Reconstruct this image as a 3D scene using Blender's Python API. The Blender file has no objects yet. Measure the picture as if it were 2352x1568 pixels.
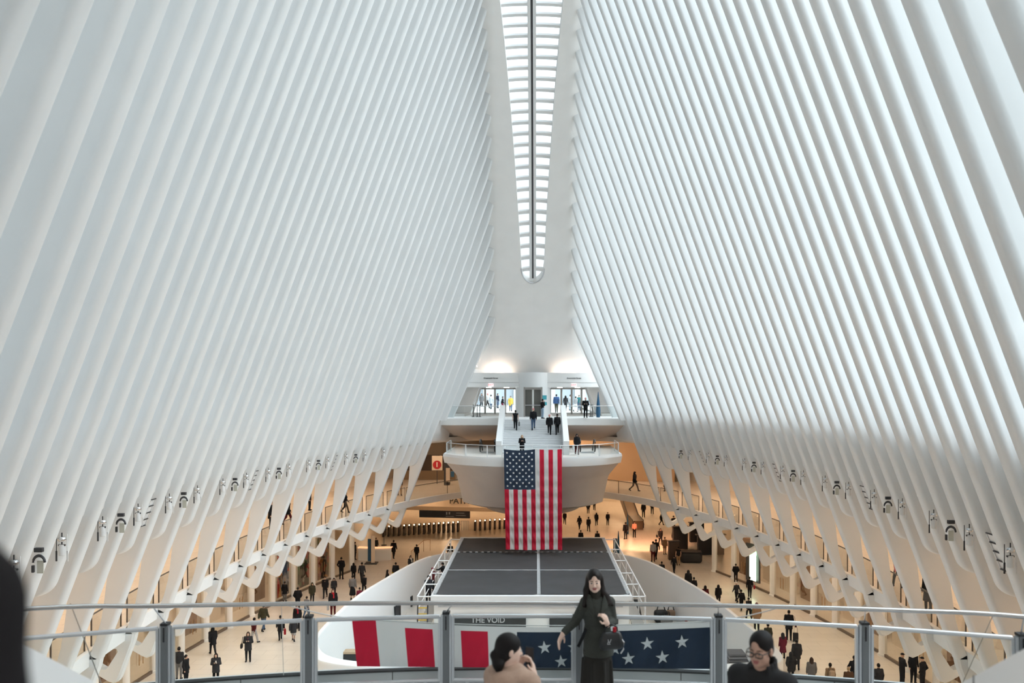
import bpy, bmesh, math, random
import numpy as np
from mathutils import Vector, Matrix

random.seed(7)
SC = bpy.context.scene
COL = SC.collection
E = 15.8            # eye height above the lower floor; positions below are written relative to the eye
FPX, VX, VY, CAMX = 1960.0, 1231.0, 900.0, 0.25

# ------------------------------------------------------------------ camera
cd = bpy.data.cameras.new('camera')
cam = bpy.data.objects.new('camera', cd)
COL.objects.link(cam)
cam.location = (CAMX, 0, E)
cam.rotation_euler = (math.pi / 2, 0, 0)
cd.sensor_width = 36.0
cd.lens = 36.0 * FPX / 2352.0
cd.shift_x = -(VX - 1176.0) / 2352.0
cd.shift_y = (VY - 784.0) / 2352.0
cd.clip_start = 0.05
cd.clip_end = 600
cd.dof.use_dof = True
cd.dof.focus_distance = 24.0
cd.dof.aperture_fstop = 1.5
SC.camera = cam

# ------------------------------------------------------------------ world, sun, exposure
W = bpy.data.worlds.new('overcast_sky')
SC.world = W
W.use_nodes = True
nt = W.node_tree
nt.nodes.clear()
out = nt.nodes.new('ShaderNodeOutputWorld')
bg = nt.nodes.new('ShaderNodeBackground')
geo = nt.nodes.new('ShaderNodeTexCoord')
sep = nt.nodes.new('ShaderNodeSeparateXYZ')
mr = nt.nodes.new('ShaderNodeMapRange')       # bright open sky on one side, street walls on the other
mr.interpolation_type = 'SMOOTHSTEP'
mr.inputs['From Min'].default_value = -0.3
mr.inputs['From Max'].default_value = 0.1
mr.inputs['To Min'].default_value = 0.07
mr.inputs['To Max'].default_value = 1.2
nt.links.new(geo.outputs['Generated'], sep.inputs[0])
nt.links.new(sep.outputs['X'], mr.inputs['Value'])
zm = nt.nodes.new('ShaderNodeMapRange')       # an overcast sky is about several times brighter overhead than at the horizon
zm.inputs['From Min'].default_value = 0.25
zm.inputs['From Max'].default_value = 1.0
zm.inputs['To Min'].default_value = 0.72
zm.inputs['To Max'].default_value = 3.8
nt.links.new(sep.outputs['Z'], zm.inputs['Value'])
mul = nt.nodes.new('ShaderNodeMath')
mul.operation = 'MULTIPLY'
nt.links.new(mr.outputs[0], mul.inputs[0])
nt.links.new(zm.outputs[0], mul.inputs[1])
nt.links.new(mul.outputs[0], bg.inputs['Strength'])
bg.inputs['Color'].default_value = (0.86, 0.95, 1.0, 1)
nt.links.new(bg.outputs[0], out.inputs[0])

sl = bpy.data.lights.new('sun', 'SUN')
sl.energy = 0.3
sl.angle = math.radians(20)
sl.color = (1.0, 0.97, 0.93)
sun = bpy.data.objects.new('sun', sl)
COL.objects.link(sun)
sun.location = (60, -20, 80)
sun.rotation_euler = Vector((-1.0, 0.12, -0.40)).to_track_quat('-Z', 'Y').to_euler()

SC.view_settings.view_transform = 'Standard'
SC.view_settings.look = 'None'
SC.view_settings.exposure = 0.88
SC.view_settings.gamma = 1.0
SC.view_settings.use_curve_mapping = False
try:
    SC.cycles.max_bounces = 10
    SC.cycles.diffuse_bounces = 6
    SC.cycles.glossy_bounces = 3
    SC.cycles.transparent_max_bounces = 16
    SC.cycles.transmission_bounces = 4
    SC.cycles.caustics_reflective = False
    SC.cycles.caustics_refractive = False
    SC.cycles.use_denoising = True
except Exception:
    pass

# ------------------------------------------------------------------ helpers
def P(x, y, d):
    """pixel of the photograph at depth d -> point relative to the eye"""
    return Vector((CAMX + (x - VX) * d / FPX, d, -(y - VY) * d / FPX))

def XX(x, d):
    return CAMX + (x - VX) * d / FPX

def ZZ(y, d):
    return -(y - VY) * d / FPX

_mats = {}
def mat(name, color, rough=0.5, metal=0.0, emit=0.0, ecol=None, noise=0.0, nscale=6.0, bump=0.0, bscale=40.0, spec=None, trans=0.0):
    if name in _mats:
        return _mats[name]
    m = bpy.data.materials.new(name)
    m.use_nodes = True
    n = m.node_tree.nodes
    l = m.node_tree.links
    b = n['Principled BSDF']
    c = (color[0], color[1], color[2], 1)
    b.inputs['Base Color'].default_value = c
    b.inputs['Roughness'].default_value = rough
    b.inputs['Metallic'].default_value = metal
    if spec is not None:
        b.inputs['Specular IOR Level'].default_value = spec
    if emit > 0:
        e = ecol or color
        b.inputs['Emission Color'].default_value = (e[0], e[1], e[2], 1)
        b.inputs['Emission Strength'].default_value = emit
    if noise > 0 or bump > 0:
        tc = n.new('ShaderNodeTexCoord')
    if noise > 0:
        t = n.new('ShaderNodeTexNoise')
        t.inputs['Scale'].default_value = nscale
        t.inputs['Detail'].default_value = 4
        l.new(tc.outputs['Object'], t.inputs['Vector'])
        r = n.new('ShaderNodeMapRange')
        r.inputs['From Min'].default_value = 0.3
        r.inputs['From Max'].default_value = 0.7
        r.inputs['To Min'].default_value = 1 - noise
        r.inputs['To Max'].default_value = 1 + noise * 0.5
        l.new(t.outputs['Fac'], r.inputs['Value'])
        mx = n.new('ShaderNodeVectorMath')
        mx.operation = 'SCALE'
        mx.inputs[0].default_value = color[:3]
        l.new(r.outputs[0], mx.inputs['Scale'])
        l.new(mx.outputs[0], b.inputs['Base Color'])
    if bump > 0:
        t2 = n.new('ShaderNodeTexNoise')
        t2.inputs['Scale'].default_value = bscale
        t2.inputs['Detail'].default_value = 3
        l.new(tc.outputs['Object'], t2.inputs['Vector'])
        bp = n.new('ShaderNodeBump')
        bp.inputs['Strength'].default_value = bump
        l.new(t2.outputs['Fac'], bp.inputs['Height'])
        l.new(bp.outputs[0], b.inputs['Normal'])
    if trans > 0:
        tr = n.new('ShaderNodeBsdfTranslucent')
        tr.inputs['Color'].default_value = c
        mix = n.new('ShaderNodeMixShader')
        mix.inputs['Fac'].default_value = trans
        o = n['Material Output']
        l.new(b.outputs[0], mix.inputs[1])
        l.new(tr.outputs[0], mix.inputs[2])
        l.new(mix.outputs[0], o.inputs['Surface'])
    _mats[name] = m
    return m

def glass_mat(name, tint=(0.95, 0.97, 0.97), gloss=0.06):
    if name in _mats:
        return _mats[name]
    m = bpy.data.materials.new(name)
    m.use_nodes = True
    n = m.node_tree.nodes
    l = m.node_tree.links
    n.remove(n['Principled BSDF'])
    t = n.new('ShaderNodeBsdfTransparent')
    t.inputs['Color'].default_value = (tint[0], tint[1], tint[2], 1)
    g = n.new('ShaderNodeBsdfGlossy')
    g.inputs['Roughness'].default_value = 0.02
    mix = n.new('ShaderNodeMixShader')
    lw = n.new('ShaderNodeLayerWeight')
    lw.inputs['Blend'].default_value = 0.25
    mu = n.new('ShaderNodeMath')
    mu.operation = 'MULTIPLY'
    mu.inputs[1].default_value = gloss * 4
    l.new(lw.outputs['Fresnel'], mu.inputs[0])
    l.new(mu.outputs[0], mix.inputs['Fac'])
    l.new(t.outputs[0], mix.inputs[1])
    l.new(g.outputs[0], mix.inputs[2])
    l.new(mix.outputs[0], n['Material Output'].inputs['Surface'])
    _mats[name] = m
    return m

class MB:
    """collects shapes and links them as one mesh object"""
    def __init__(s):
        s.v, s.f, s.m = [], [], []
    def add(s, vs, fs, mi=0):
        b = len(s.v)
        s.v += [tuple(p) for p in vs]
        s.f += [tuple(i + b for i in f) for f in fs]
        s.m += [mi] * len(fs)
    def box(s, x0, x1, y0, y1, z0, z1, mi=0):
        vs = [(x, y, z) for z in (z0, z1) for y in (y0, y1) for x in (x0, x1)]
        s.add(vs, [(0, 2, 3, 1), (4, 5, 7, 6), (0, 1, 5, 4), (1, 3, 7, 5), (3, 2, 6, 7), (2, 0, 4, 6)], mi)
    def bbox(s, c, size, rz=0.0, r=0.02, mi=0, n=2):
        """box with rounded vertical and horizontal edges, about its centre"""
        bm = bmesh.new()
        bmesh.ops.create_cube(bm, size=1.0)
        bmesh.ops.scale(bm, vec=size, verts=bm.verts)
        rr = min(r, min(size) * 0.45)
        bmesh.ops.bevel(bm, geom=list(bm.edges), offset=rr, segments=n, affect='EDGES', profile=0.5)
        bmesh.ops.rotate(bm, cent=(0, 0, 0), matrix=Matrix.Rotation(rz, 3, 'Z'), verts=bm.verts)
        bmesh.ops.translate(bm, vec=c, verts=bm.verts)
        s.bm(bm, mi)
    def bm(s, bm, mi=0):
        bm.verts.index_update()
        s.add([v.co.copy() for v in bm.verts], [[v.index for v in f.verts] for f in bm.faces], mi)
        bm.free()
    def quad(s, a, b, c, d, mi=0):
        s.add([a, b, c, d], [(0, 1, 2, 3)], mi)
    def loft(s, rings, closed=True, caps=True, loop=False, mi=0):
        n = len(rings[0])
        vs = [p for r in rings for p in r]
        fs = []
        R = len(rings)
        for i in range(R if loop else R - 1):
            j = (i + 1) % R
            for k in range(n if closed else n - 1):
                k2 = (k + 1) % n
                fs.append((i * n + k, i * n + k2, j * n + k2, j * n + k))
        if caps and closed and not loop:
            fs.append(tuple(range(n))[::-1])
            fs.append(tuple((R - 1) * n + k for k in range(n)))
        s.add(vs, fs, mi)
    def tube(s, path, r, n=8, caps=True, loop=False, mi=0):
        path = [Vector(p) for p in path]
        rings = []
        up = Vector((0, 0, 1))
        L = len(path)
        for i, p in enumerate(path):
            if loop:
                t = path[(i + 1) % L] - path[i - 1]
            else:
                t = path[min(i + 1, L - 1)] - path[max(i - 1, 0)]
            t.normalize()
            u = up if abs(t.dot(up)) < 0.97 else Vector((0, 1, 0))
            a = t.cross(u).normalized()
            b = a.cross(t).normalized()
            rr = r[i] if isinstance(r, (list, tuple)) else r
            rings.append([p + a * (rr * math.cos(k * 2 * math.pi / n)) + b * (rr * math.sin(k * 2 * math.pi / n)) for k in range(n)])
        s.loft(rings, True, caps, loop, mi)
    def bar(s, a, b, w, h, mi=0):
        """rectangular bar from a to b"""
        a, b = Vector(a), Vector(b)
        t = (b - a).normalized()
        u = Vector((0, 0, 1)) if abs(t.z) < 0.97 else Vector((0, 1, 0))
        x = t.cross(u).normalized()
        y = x.cross(t).normalized()
        ring = lambda c: [c + x * (i * w / 2) + y * (j * h / 2) for i, j in ((-1, -1), (1, -1), (1, 1), (-1, 1))]
        s.loft([ring(a), ring(b)], True, True, False, mi)
    def lathe(s, prof, c=(0, 0, 0), n=20, mi=0):
        rings = [[(c[0] + r * math.cos(k * 2 * math.pi / n), c[1] + r * math.sin(k * 2 * math.pi / n), c[2] + z) for k in range(n)] for r, z in prof]
        s.loft(rings, True, True, False, mi)
    def prism(s, poly, y0, y1, mi=0, axis='y'):
        """polygon (x,z) extruded along y, or (x,y) along z"""
        n = len(poly)
        if axis == 'y':
            vs = [(p[0], y0, p[1]) for p in poly] + [(p[0], y1, p[1]) for p in poly]
        elif axis == 'z':
            vs = [(p[0], p[1], y0) for p in poly] + [(p[0], p[1], y1) for p in poly]
        else:
            vs = [(y0, p[0], p[1]) for p in poly] + [(y1, p[0], p[1]) for p in poly]
        fs = [tuple(range(n)), tuple(range(n, 2 * n))[::-1]] + [(i, i + n, (i + 1) % n + n, (i + 1) % n) for i in range(n)]
        s.add(vs, fs, mi)
    def build(s, name, mats, parent=None, smooth=None, fix=True, local=False):
        if not isinstance(mats, (list, tuple)):
            mats = [mats]
        base = Vector((0, 0, 0))
        if parent is not None and not local:
            q = parent
            while q.parent is not None:
                q = q.parent
            base = Vector((q.location.x, q.location.y, q.location.z - E))
        me = bpy.data.meshes.new(name)
        me.from_pydata([(v[0] - base.x, v[1] - base.y, v[2] - base.z) for v in s.v], [], s.f)
        for m in mats:
            me.materials.append(m)
        if len(mats) > 1:
            me.polygons.foreach_set('material_index', s.m)
        if fix:
            bm = bmesh.new()
            bm.from_mesh(me)
            bmesh.ops.recalc_face_normals(bm, faces=bm.faces)
            bm.to_mesh(me)
            bm.free()
        if smooth is not None:
            me.polygons.foreach_set('use_smooth', [True] * len(me.polygons))
            if smooth < 180:
                me.set_sharp_from_angle(angle=math.radians(smooth))
        o = bpy.data.objects.new(name, me)
        COL.objects.link(o)
        if parent is not None:
            o.parent = parent
        else:
            o.location = (0, 0, E)
        return o

def tag(o, label, cat, group=None):
    o['label'] = label
    o['category'] = cat
    if group:
        o['group'] = group
    return o

def struct(o):
    o['kind'] = 'structure'
    return o

def thing(name, label, cat, loc, group=None, rz=0.0):
    o = bpy.data.objects.new(name, None)
    COL.objects.link(o)
    o.location = (loc[0], loc[1], loc[2] + E)
    o.rotation_euler = (0, 0, rz)
    o.empty_display_size = 0.2
    return tag(o, label, cat, group)

ORD = ('first second third fourth fifth sixth seventh eighth ninth tenth eleventh twelfth thirteenth fourteenth fifteenth sixteenth '
       'seventeenth eighteenth nineteenth twentieth').split()
def nth(i):
    """1 -> first, 23 -> twenty-third"""
    if i <= 20:
        return ORD[i - 1]
    tens = {2: 'twenty', 3: 'thirty', 4: 'forty', 5: 'fifty'}[i // 10]
    return tens + '-' + ORD[i % 10 - 1] if i % 10 else {30: 'thirtieth', 40: 'fortieth', 50: 'fiftieth'}[i]
SIDE = {-1: 'turnstile side', 1: 'black kiosk side'}

def text_mesh(name, body, size, m, parent, loc, rot=(math.pi / 2, 0, 0), extrude=0.01, align='CENTER', bold=0.0):
    cu = bpy.data.curves.new(name, 'FONT')
    cu.body = body
    cu.size = size
    cu.extrude = extrude
    cu.offset = bold
    cu.align_x = align
    cu.align_y = 'CENTER'
    cu.materials.append(m)
    tmp = bpy.data.objects.new(name, cu)
    COL.objects.link(tmp)
    dg = bpy.context.evaluated_depsgraph_get()
    me = bpy.data.meshes.new_from_object(tmp.evaluated_get(dg))
    bpy.data.objects.remove(tmp)
    if not me.materials:
        me.materials.append(m)
    o = bpy.data.objects.new(name, me)
    COL.objects.link(o)
    o.parent = parent
    base = Vector(parent.location)
    o.location = (loc[0] - base.x, loc[1] - base.y, loc[2] + E - base.z)
    o.rotation_euler = rot
    return o

# ------------------------------------------------------------------ materials of the place
WHITE = mat('white_painted_steel', (0.72, 0.732, 0.735), 0.42, noise=0.03, nscale=0.6)
WHITE2 = mat('white_plaster', (0.80, 0.80, 0.79), 0.6, noise=0.03, nscale=0.8)
BEIGE = mat('warm_white_wall', (0.78, 0.71, 0.62), 0.55, noise=0.05, nscale=0.5)
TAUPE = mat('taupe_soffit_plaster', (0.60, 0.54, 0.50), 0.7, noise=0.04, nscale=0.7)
STEEL = mat('brushed_steel', (0.55, 0.56, 0.58), 0.28, 0.9)
ALU = mat('grey_anodised_aluminium', (0.42, 0.44, 0.46), 0.38, 0.75)
BLACK = mat('black_rubber', (0.015, 0.015, 0.017), 0.6)
DARK = mat('dark_grey_metal', (0.05, 0.05, 0.055), 0.45, 0.3)
GLASS = glass_mat('clear_glass')
FGLASS = glass_mat('facade_glass', (0.93, 0.96, 0.97), 0.05)
WARM_EMIT = mat('warm_lamp', (1, 0.8, 0.6), 0.5, emit=14.0, ecol=(1.0, 0.66, 0.38))
# ------------------------------------------------------------------ the hall: shape functions
DC = 38.3                                   # middle of the hall
ZSLAB, ZFLOOR = -8.6, -15.8
def zcrease(d):
    return -1.36 - 0.0153 * (d - DC)
def wcrease(d):
    u = abs(d - DC)
    if u <= 24:
        return 11.8 * math.sqrt(1 - (u / 34.7) ** 2)
    return 8.52 - (u - 24) * 0.25
def zridge(d):
    return 24.0 - 0.01106 * abs(d - DC) ** 2.13
def xfin(d):
    return 2.45 + 0.0006 * (d - DC) ** 2
def wslab(d):
    u = abs(d - 38.0)
    return 15.05 * math.sqrt(max(0.0, 1 - (u / 39.0) ** 2))
SKE = 28.9
def skyhalf(d):
    u = abs(d - DC)
    if u <= SKE:
        return 1.81 - 0.0506 * (u - 10.4)
    if u < SKE + 1:
        return 0.875 * math.sqrt(max(0.0, 1 - (u - SKE) ** 2))
    return 0.0
def xin(d, z):
    zc = zcrease(d)
    wc = wcrease(d)
    if z >= zc:
        zr = zridge(d)
        t = (z - zc) / (zr - zc)
        return wc + (xfin(d) - wc) * t
    return wc + 0.38 * (zc - z)

RIB_T = 0.40
def rib_slice(side, d, z, xi, xo, t=RIB_T):
    r = 0.14
    h = t / 2
    pts = [(xo, -h), (xi + r, -h)]
    for a in (22, 45, 68, 90):
        q = math.radians(a)
        pts.append((xi + r - r * math.sin(q), -h + r - r * math.cos(q)))
    for a in (0, 22, 45, 68):
        q = math.radians(a)
        pts.append((xi + r - r * math.cos(q), h - r + r * math.sin(q)))
    pts += [(xi + r, h), (xo, h)]
    return [(side * x, d + y, z) for x, y in pts]

def rounded(poly, r, n=4):
    out = []
    L = len(poly)
    for i in range(L):
        p0, p1, p2 = Vector(poly[i - 1]), Vector(poly[i]), Vector(poly[(i + 1) % L])
        a = (p0 - p1); b = (p2 - p1)
        rr = min(r, a.length * 0.45, b.length * 0.45)
        A = p1 + a.normalized() * rr
        B = p1 + b.normalized() * rr
        for k in range(n + 1):
            t = k / n
            out.append(tuple((1 - t) ** 2 * A + 2 * t * (1 - t) * p1 + t * t * B))
    return out

def resample(poly, n, c):
    """n points of a closed polygon at even angles about c"""
    out = []
    L = len(poly)
    for k in range(n):
        a = 2 * math.pi * k / n
        dx, dy = math.cos(a), math.sin(a)
        best = None
        for i in range(L):
            x1, y1 = poly[i][0] - c[0], poly[i][1] - c[1]
            x2, y2 = poly[(i + 1) % L][0] - c[0], poly[(i + 1) % L][1] - c[1]
            den = dx * (y2 - y1) - dy * (x2 - x1)
            if abs(den) < 1e-9:
                continue
            t = (x1 * (y2 - y1) - y1 * (x2 - x1)) / den
            s = (x1 * dy - y1 * dx) / den
            if t > 0 and -1e-6 <= s <= 1 + 1e-6 and (best is None or t > best):
                best = t
        out.append((c[0] + dx * best, c[1] + dy * best))
    return out

def make_rib(d, side, kind):
    m = MB()
    zc, zr = zcrease(d), zridge(d)
    zs = [zr + 0.3] + [zr - (zr - zc) * i / 14 for i in range(1, 15)]
    zk = zc - 2.6                     # underside of the springing beam
    if kind == 'leg':
        zs += [zc - 1.0, zc - 1.8, zk, -5.0, -6.0, -7.0, -7.6, -8.2, -8.9]
    elif kind == 'tongue':
        zs += [zc - 1.0, zc - 1.8, zk, zc - 3.0, zc - 3.62, zc - 3.70, zc - 3.78, zc - 3.85, zc - 3.90, zc - 3.93, zc - 3.94]
    else:
        zs += [-2.3]
    rings = []
    for z in zs:
        xi = xin(d, min(z, zr))
        dep = 0.66 if z > zc + 0.2 else 1.3
        if kind == 'leg' and z < zk:
            dep = 0.40 + 1.1 * max(0.0, (z + 8.0) / (zk + 8.0)) ** 1.2
        elif z < -2:
            dep = 1.45
        xo = xi + dep
        if kind == 'tongue' and z < zc - 3.6:
            q = min(1.0, (zc - 3.6 - z) / 0.34)
            xi = xi + 0.30 * (1 - math.sqrt(max(0.0, 1 - q * q)))
        rings.append(rib_slice(side, d, z, xi, xo))
    m.loft(rings)
    if kind == 'leg':
        xa, xt = xin(d, -8.7), xin(d, -10.8)
        outer = rounded([(xa, -8.7), (xt, -10.85), (xt + 1.55, -9.95), (xt + 1.75, -8.7)], 0.34, 5)
        inner = rounded([(xin(d, -9.5) + 0.36, -9.45), (xt + 0.40, -10.28), (xt + 1.22, -9.80), (xt + 1.0, -9.42)], 0.16, 4)
        c = (xt + 0.62, -9.78)
        N = 40
        po, pi = resample(outer, N, c), resample(inner, N, c)
        h = RIB_T / 2
        e = 0.07
        def ring(pl, y):
            return [(side * p[0], d + y, p[1]) for p in pl]
        def inset(pl, k):
            return [(p[0] + (c[0] - p[0]) * k, p[1] + (c[1] - p[1]) * k) for p in pl]
        m.loft([ring(pi, -h), ring(inset(po, 0.07), -h), ring(po, -h + e), ring(po, h - e), ring(inset(po, 0.07), h), ring(pi, h)], True, False, True)
    return m

RIB_S = 1.5
rib_d = {}
for side in (-1, 1):
    i = 0
    for k in range(-2, 41):
        d = 67.6 - RIB_S * k
        i += 1
        if k < 0 or k > 37:
            kind = 'short'
        else:
            kind = 'leg' if k % 2 == 0 else 'tongue'
        rib_d[k] = d
        o = make_rib(d, side, kind).build('rib', WHITE, smooth=40)
        end = {'leg': 'with looped foot', 'tongue': 'ending in rounded tongue', 'short': 'beside street landing'}[kind]
        struct(tag(o, 'white rib %s, %s from the far doors, %s' % (end, nth(i), SIDE[side]), 'rib', 'white ribs of the hall, %s' % SIDE[side]))

# springing beam between the ribs, the glass strip above it
def frange(a, b, n):
    return [a + (b - a) * i / n for i in range(n + 1)]
DS = frange(4.3, 72.2, 70)
for side, nm in ((-1, 'left'), (1, 'right')):
    rings = []
    for d in DS:
        zc = zcrease(d)
        prof = [(0.60, zc + 0.05), (0.58, zc - 0.35), (0.50, zc - 1.0), (0.42, zc - 1.5), (0.32, zc - 2.1), (0.40, zc - 2.28), (0.62, zc - 2.33), (2.6, zc - 2.33), (2.6, zc + 0.3), (1.3, zc + 0.3)]
        rings.append([(side * (xin(d, z) + o), d, z) for o, z in prof])
    m = MB(); m.loft(rings)
    struct(m.build('springing_beam_' + nm, WHITE, smooth=50))
    m = MB()
    DG = frange(5.4, 72.0, 70)
    rows = []
    for d in DG:
        zc, zr = zcrease(d), zridge(d)
        rows.append([(side * (xin(d, zc + (zr - zc) * t) + 0.58), d, zc + (zr - zc) * t + (0.2 if t == 0 else 0)) for t in (0, 0.25, 0.5, 0.75, 1.0)])
    m.loft(rows, closed=False, caps=False)
    struct(m.build('window_%d' % (1 if side < 0 else 2), FGLASS, fix=False))

# spine with the long skylight slot
DSP = sorted(set([round(v, 3) for v in frange(2.7, 73.9, 90)] + [DC + s * (SKE + q) for s in (-1, 1) for q in (0, 0.35, 0.6, 0.8, 0.92, 0.98, 1.0, 1.02)]))
def spine_x(d):
    u = abs(d - DC)
    return xfin(d) + 0.05 + max(0.0, (u - 31.5) / 5.6) ** 1.4 * 0.95
for side, nm in ((-1, 'left'), (1, 'right')):
    rings = []
    for d in DSP:
        zr = zridge(d)
        xf = spine_x(d)
        sk = skyhalf(d)
        up = 0.42 if sk > 0 else 0.5
        prof = [(sk, zr + 0.02), (sk + (xf - sk) * 0.5, zr - 0.02), (xf - 0.25, zr - 0.03), (xf + 0.02, zr + 0.0), (xf + 0.4, zr + 0.18), (xf + 1.25, zr + 0.3), (xf + 1.3, zr + 0.9), (sk, zr + 0.55)]
        rings.append([(side * x, d, z) for x, z in prof])
    m = MB(); m.loft(rings)
    struct(m.build('ceiling_spine_' + nm, WHITE2, smooth=40))

# skylight: curved cross bars, two centre mullions with a dark gap between, glass
sky = struct(thing('window_3', 'long narrow glazed skylight slot along the ridge of the hall', 'skylight', (0, DC, zridge(DC))))
dd = sorted(DC + s * (q * 0.75) for q in range(0, 40) for s in (-1, 1))
bars = [d for d in sorted(set(round(v, 3) for v in dd)) if skyhalf(d) > 0.2]
for d in bars:
    m = MB()
    w = skyhalf(d)
    z = zridge(d)
    sl = (zridge(d + 0.05) - zridge(d - 0.05)) / 0.1
    ring = []
    for i in range(9):
        x = -w - 0.05 + (2 * w + 0.1) * i / 8
        y = d - 0.18 * abs(x) / max(w, 0.1) * (1 if d > DC else -1) * 0.4
        zz = z + 0.30 + 0.10 * (1 - (x / (w + 0.05)) ** 2)
        ring.append([(x, y - 0.10, zz + sl * (-0.10)), (x, y + 0.10, zz + sl * 0.10), (x, y + 0.10, zz + sl * 0.10 + 0.12), (x, y - 0.10, zz - sl * 0.10 + 0.12)])
    m.loft(ring)
    m.build('cross_bar', WHITE, sky, smooth=40)
for s in (-1, 1):
    m = MB()
    m.loft([[(s * 0.07, d, zridge(d) + 0.28), (s * 0.26, d, zridge(d) + 0.28), (s * 0.26, d, zridge(d) + 0.46), (s * 0.07, d, zridge(d) + 0.46)] for d in frange(DC - SKE - 0.9, DC + SKE + 0.9, 80)])
    m.build('centre_mullion', WHITE, sky)
m = MB()
m.loft([[(-0.068, d, zridge(d) + 0.33), (0.068, d, zridge(d) + 0.33), (0.068, d, zridge(d) + 0.42), (-0.068, d, zridge(d) + 0.42)] for d in frange(DC - SKE - 0.9, DC + SKE + 0.9, 80)])
m.build('centre_gasket', DARK, sky)
m = MB()
m.loft([[(x, d, zridge(d) + 0.52) for x in (-skyhalf(d) - 0.02, -0.01, 0.01, skyhalf(d) + 0.02)] for d in frange(DC - SKE - 0.9, DC + SKE + 0.9, 80)], closed=False, caps=False)
m.build('glass', FGLASS, sky, fix=False)
# rounded steel collars at the far tip of the slot
m = MB()
pts = []
for i in range(25):
    a = math.pi * i / 24
    x = 0.92 * math.cos(a)
    y = DC + SKE + 0.98 * math.sin(a)
    pts.append((x, y, zridge(y) + 0.05))
m.tube(pts, 0.05, 6)
m.build('tip_collar', STEEL, sky, smooth=60)

# ------------------------------------------------------------------ floors, concourse slab, outer walls
def floor_mat(name, c1, c2, tile, rough):
    m = bpy.data.materials.new(name)
    m.use_nodes = True
    n = m.node_tree.nodes; l = m.node_tree.links
    b = n['Principled BSDF']
    b.inputs['Roughness'].default_value = rough
    tc = n.new('ShaderNodeTexCoord')
    br = n.new('ShaderNodeTexBrick')
    br.inputs['Color1'].default_value = (*c1, 1)
    br.inputs['Color2'].default_value = (*c2, 1)
    br.inputs['Mortar'].default_value = (c1[0] * 0.7, c1[1] * 0.7, c1[2] * 0.7, 1)
    br.inputs['Scale'].default_value = 1.0
    br.inputs['Mortar Size'].default_value = 0.012
    br.inputs['Brick Width'].default_value = tile
    br.inputs['Row Height'].default_value = tile * 0.5
    no = n.new('ShaderNodeTexNoise')
    no.inputs['Scale'].default_value = 0.7
    no.inputs['Detail'].default_value = 5
    mx = n.new('ShaderNodeMix')
    mx.data_type = 'RGBA'
    mx.blend_type = 'MULTIPLY'
    mx.inputs[0].default_value = 0.18
    l.new(tc.outputs['Object'], br.inputs['Vector'])
    l.new(tc.outputs['Object'], no.inputs['Vector'])
    l.new(br.outputs['Color'], mx.inputs[6])
    l.new(no.outputs['Fac'], mx.inputs[7])
    l.new(mx.outputs[2], b.inputs['Base Color'])
    return m
MARBLE = floor_mat('cream_marble_floor', (0.80, 0.74, 0.67), (0.77, 0.71, 0.64), 1.8, 0.28)
MARBLE2 = floor_mat('upper_marble_floor', (0.78, 0.70, 0.60), (0.75, 0.67, 0.57), 1.5, 0.3)

m = MB()
m.box(-45, 45, -20, 135, ZFLOOR - 0.4, ZFLOOR)
struct(m.build('floor', MARBLE))

def ellipse_ring(w, a, cy, n, z):
    return [(w * math.sin(2 * math.pi * k / n), cy + a * math.cos(2 * math.pi * k / n), z) for k in range(n)]
NS = 120
ri = lambda z, o=0.0: ellipse_ring(15.05 + o, 39.0 + o, 38.0, NS, z)
ro = lambda z: ellipse_ring(21.0, 66.0, 40.0, NS, z)
m = MB()
m.loft([ro(-9.35), ri(-9.35, 1.6), ri(-9.15, 0.05), ri(-8.62, 0.0), ri(ZSLAB, 0.12), ro(ZSLAB)], True, False, True)
for i in range(len(m.f)):
    m.m[i] = 1 if i // NS == 4 else 0
struct(m.build('floor_concourse', [WHITE2, MARBLE2], smooth=30))
# concourse ceiling behind the ribs
def rce(z):
    out = []
    for k in range(NS):
        a = 2 * math.pi * k / NS
        y = 38.5 + 38.9 * math.cos(a)
        out.append((14.3 * math.sin(a), y, z + zcrease(y) + 1.36))
    return out
m = MB()
def rot(z):
    return [(p[0], p[1], z + zcrease(p[1]) + 1.36) for p in ro(0)]
m.loft([rce(-3.72), rot(-3.72), rot(-3.3), rce(-3.3)], True, False, True)
struct(m.build('ceiling_concourse', BEIGE, smooth=30))
# outer wall of the concourse level
m = MB()
m.loft([ellipse_ring(20.4, 64.0, 40.0, NS, ZSLAB), ellipse_ring(20.4, 64.0, 40.0, NS, -3.3), ellipse_ring(20.9, 65.0, 40.0, NS, -3.3), ellipse_ring(20.9, 65.0, 40.0, NS, ZSLAB)], True, False, True)
struct(m.build('wall_concourse', BEIGE, smooth=30))

# lower level: curved shop walls, far hall
def wshop(d):
    return 21.7 * math.sqrt(max(0.02, 1 - ((d - 38.0) / 55.0) ** 2))
for side, nm in ((-1, 'left'), (1, 'right')):
    m = MB()
    ds = frange(-8, 76, 50)
    m.loft([[(side * (wshop(d) + 4.2), d, ZFLOOR), (side * (wshop(d) + 4.2), d, -9.3), (side * (wshop(d) + 4.5), d, -9.3), (side * (wshop(d) + 4.5), d, ZFLOOR)] for d in ds])
    struct(m.build('wall_shop_' + nm, BEIGE, smooth=30))
m = MB()
m.box(-45, 45, 124, 124.4, ZFLOOR, -2)
struct(m.build('wall_far', BEIGE))
m = MB()
m.box(-45, -44.6, -20, 124, ZFLOOR, -2)
struct(m.build('wall_outer_left', BEIGE))
m = MB()
m.box(44.6, 45, -20, 124, ZFLOOR, -2)
struct(m.build('wall_outer_right', BEIGE))
m = MB()
m.box(-45, 45, 100, 124, -9.4, -9.0)
struct(m.build('ceiling_far', BEIGE))
m = MB()
m.box(-45, 45, -20.4, -20, ZFLOOR, -1.9)
struct(m.build('wall_near', BEIGE))
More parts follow.
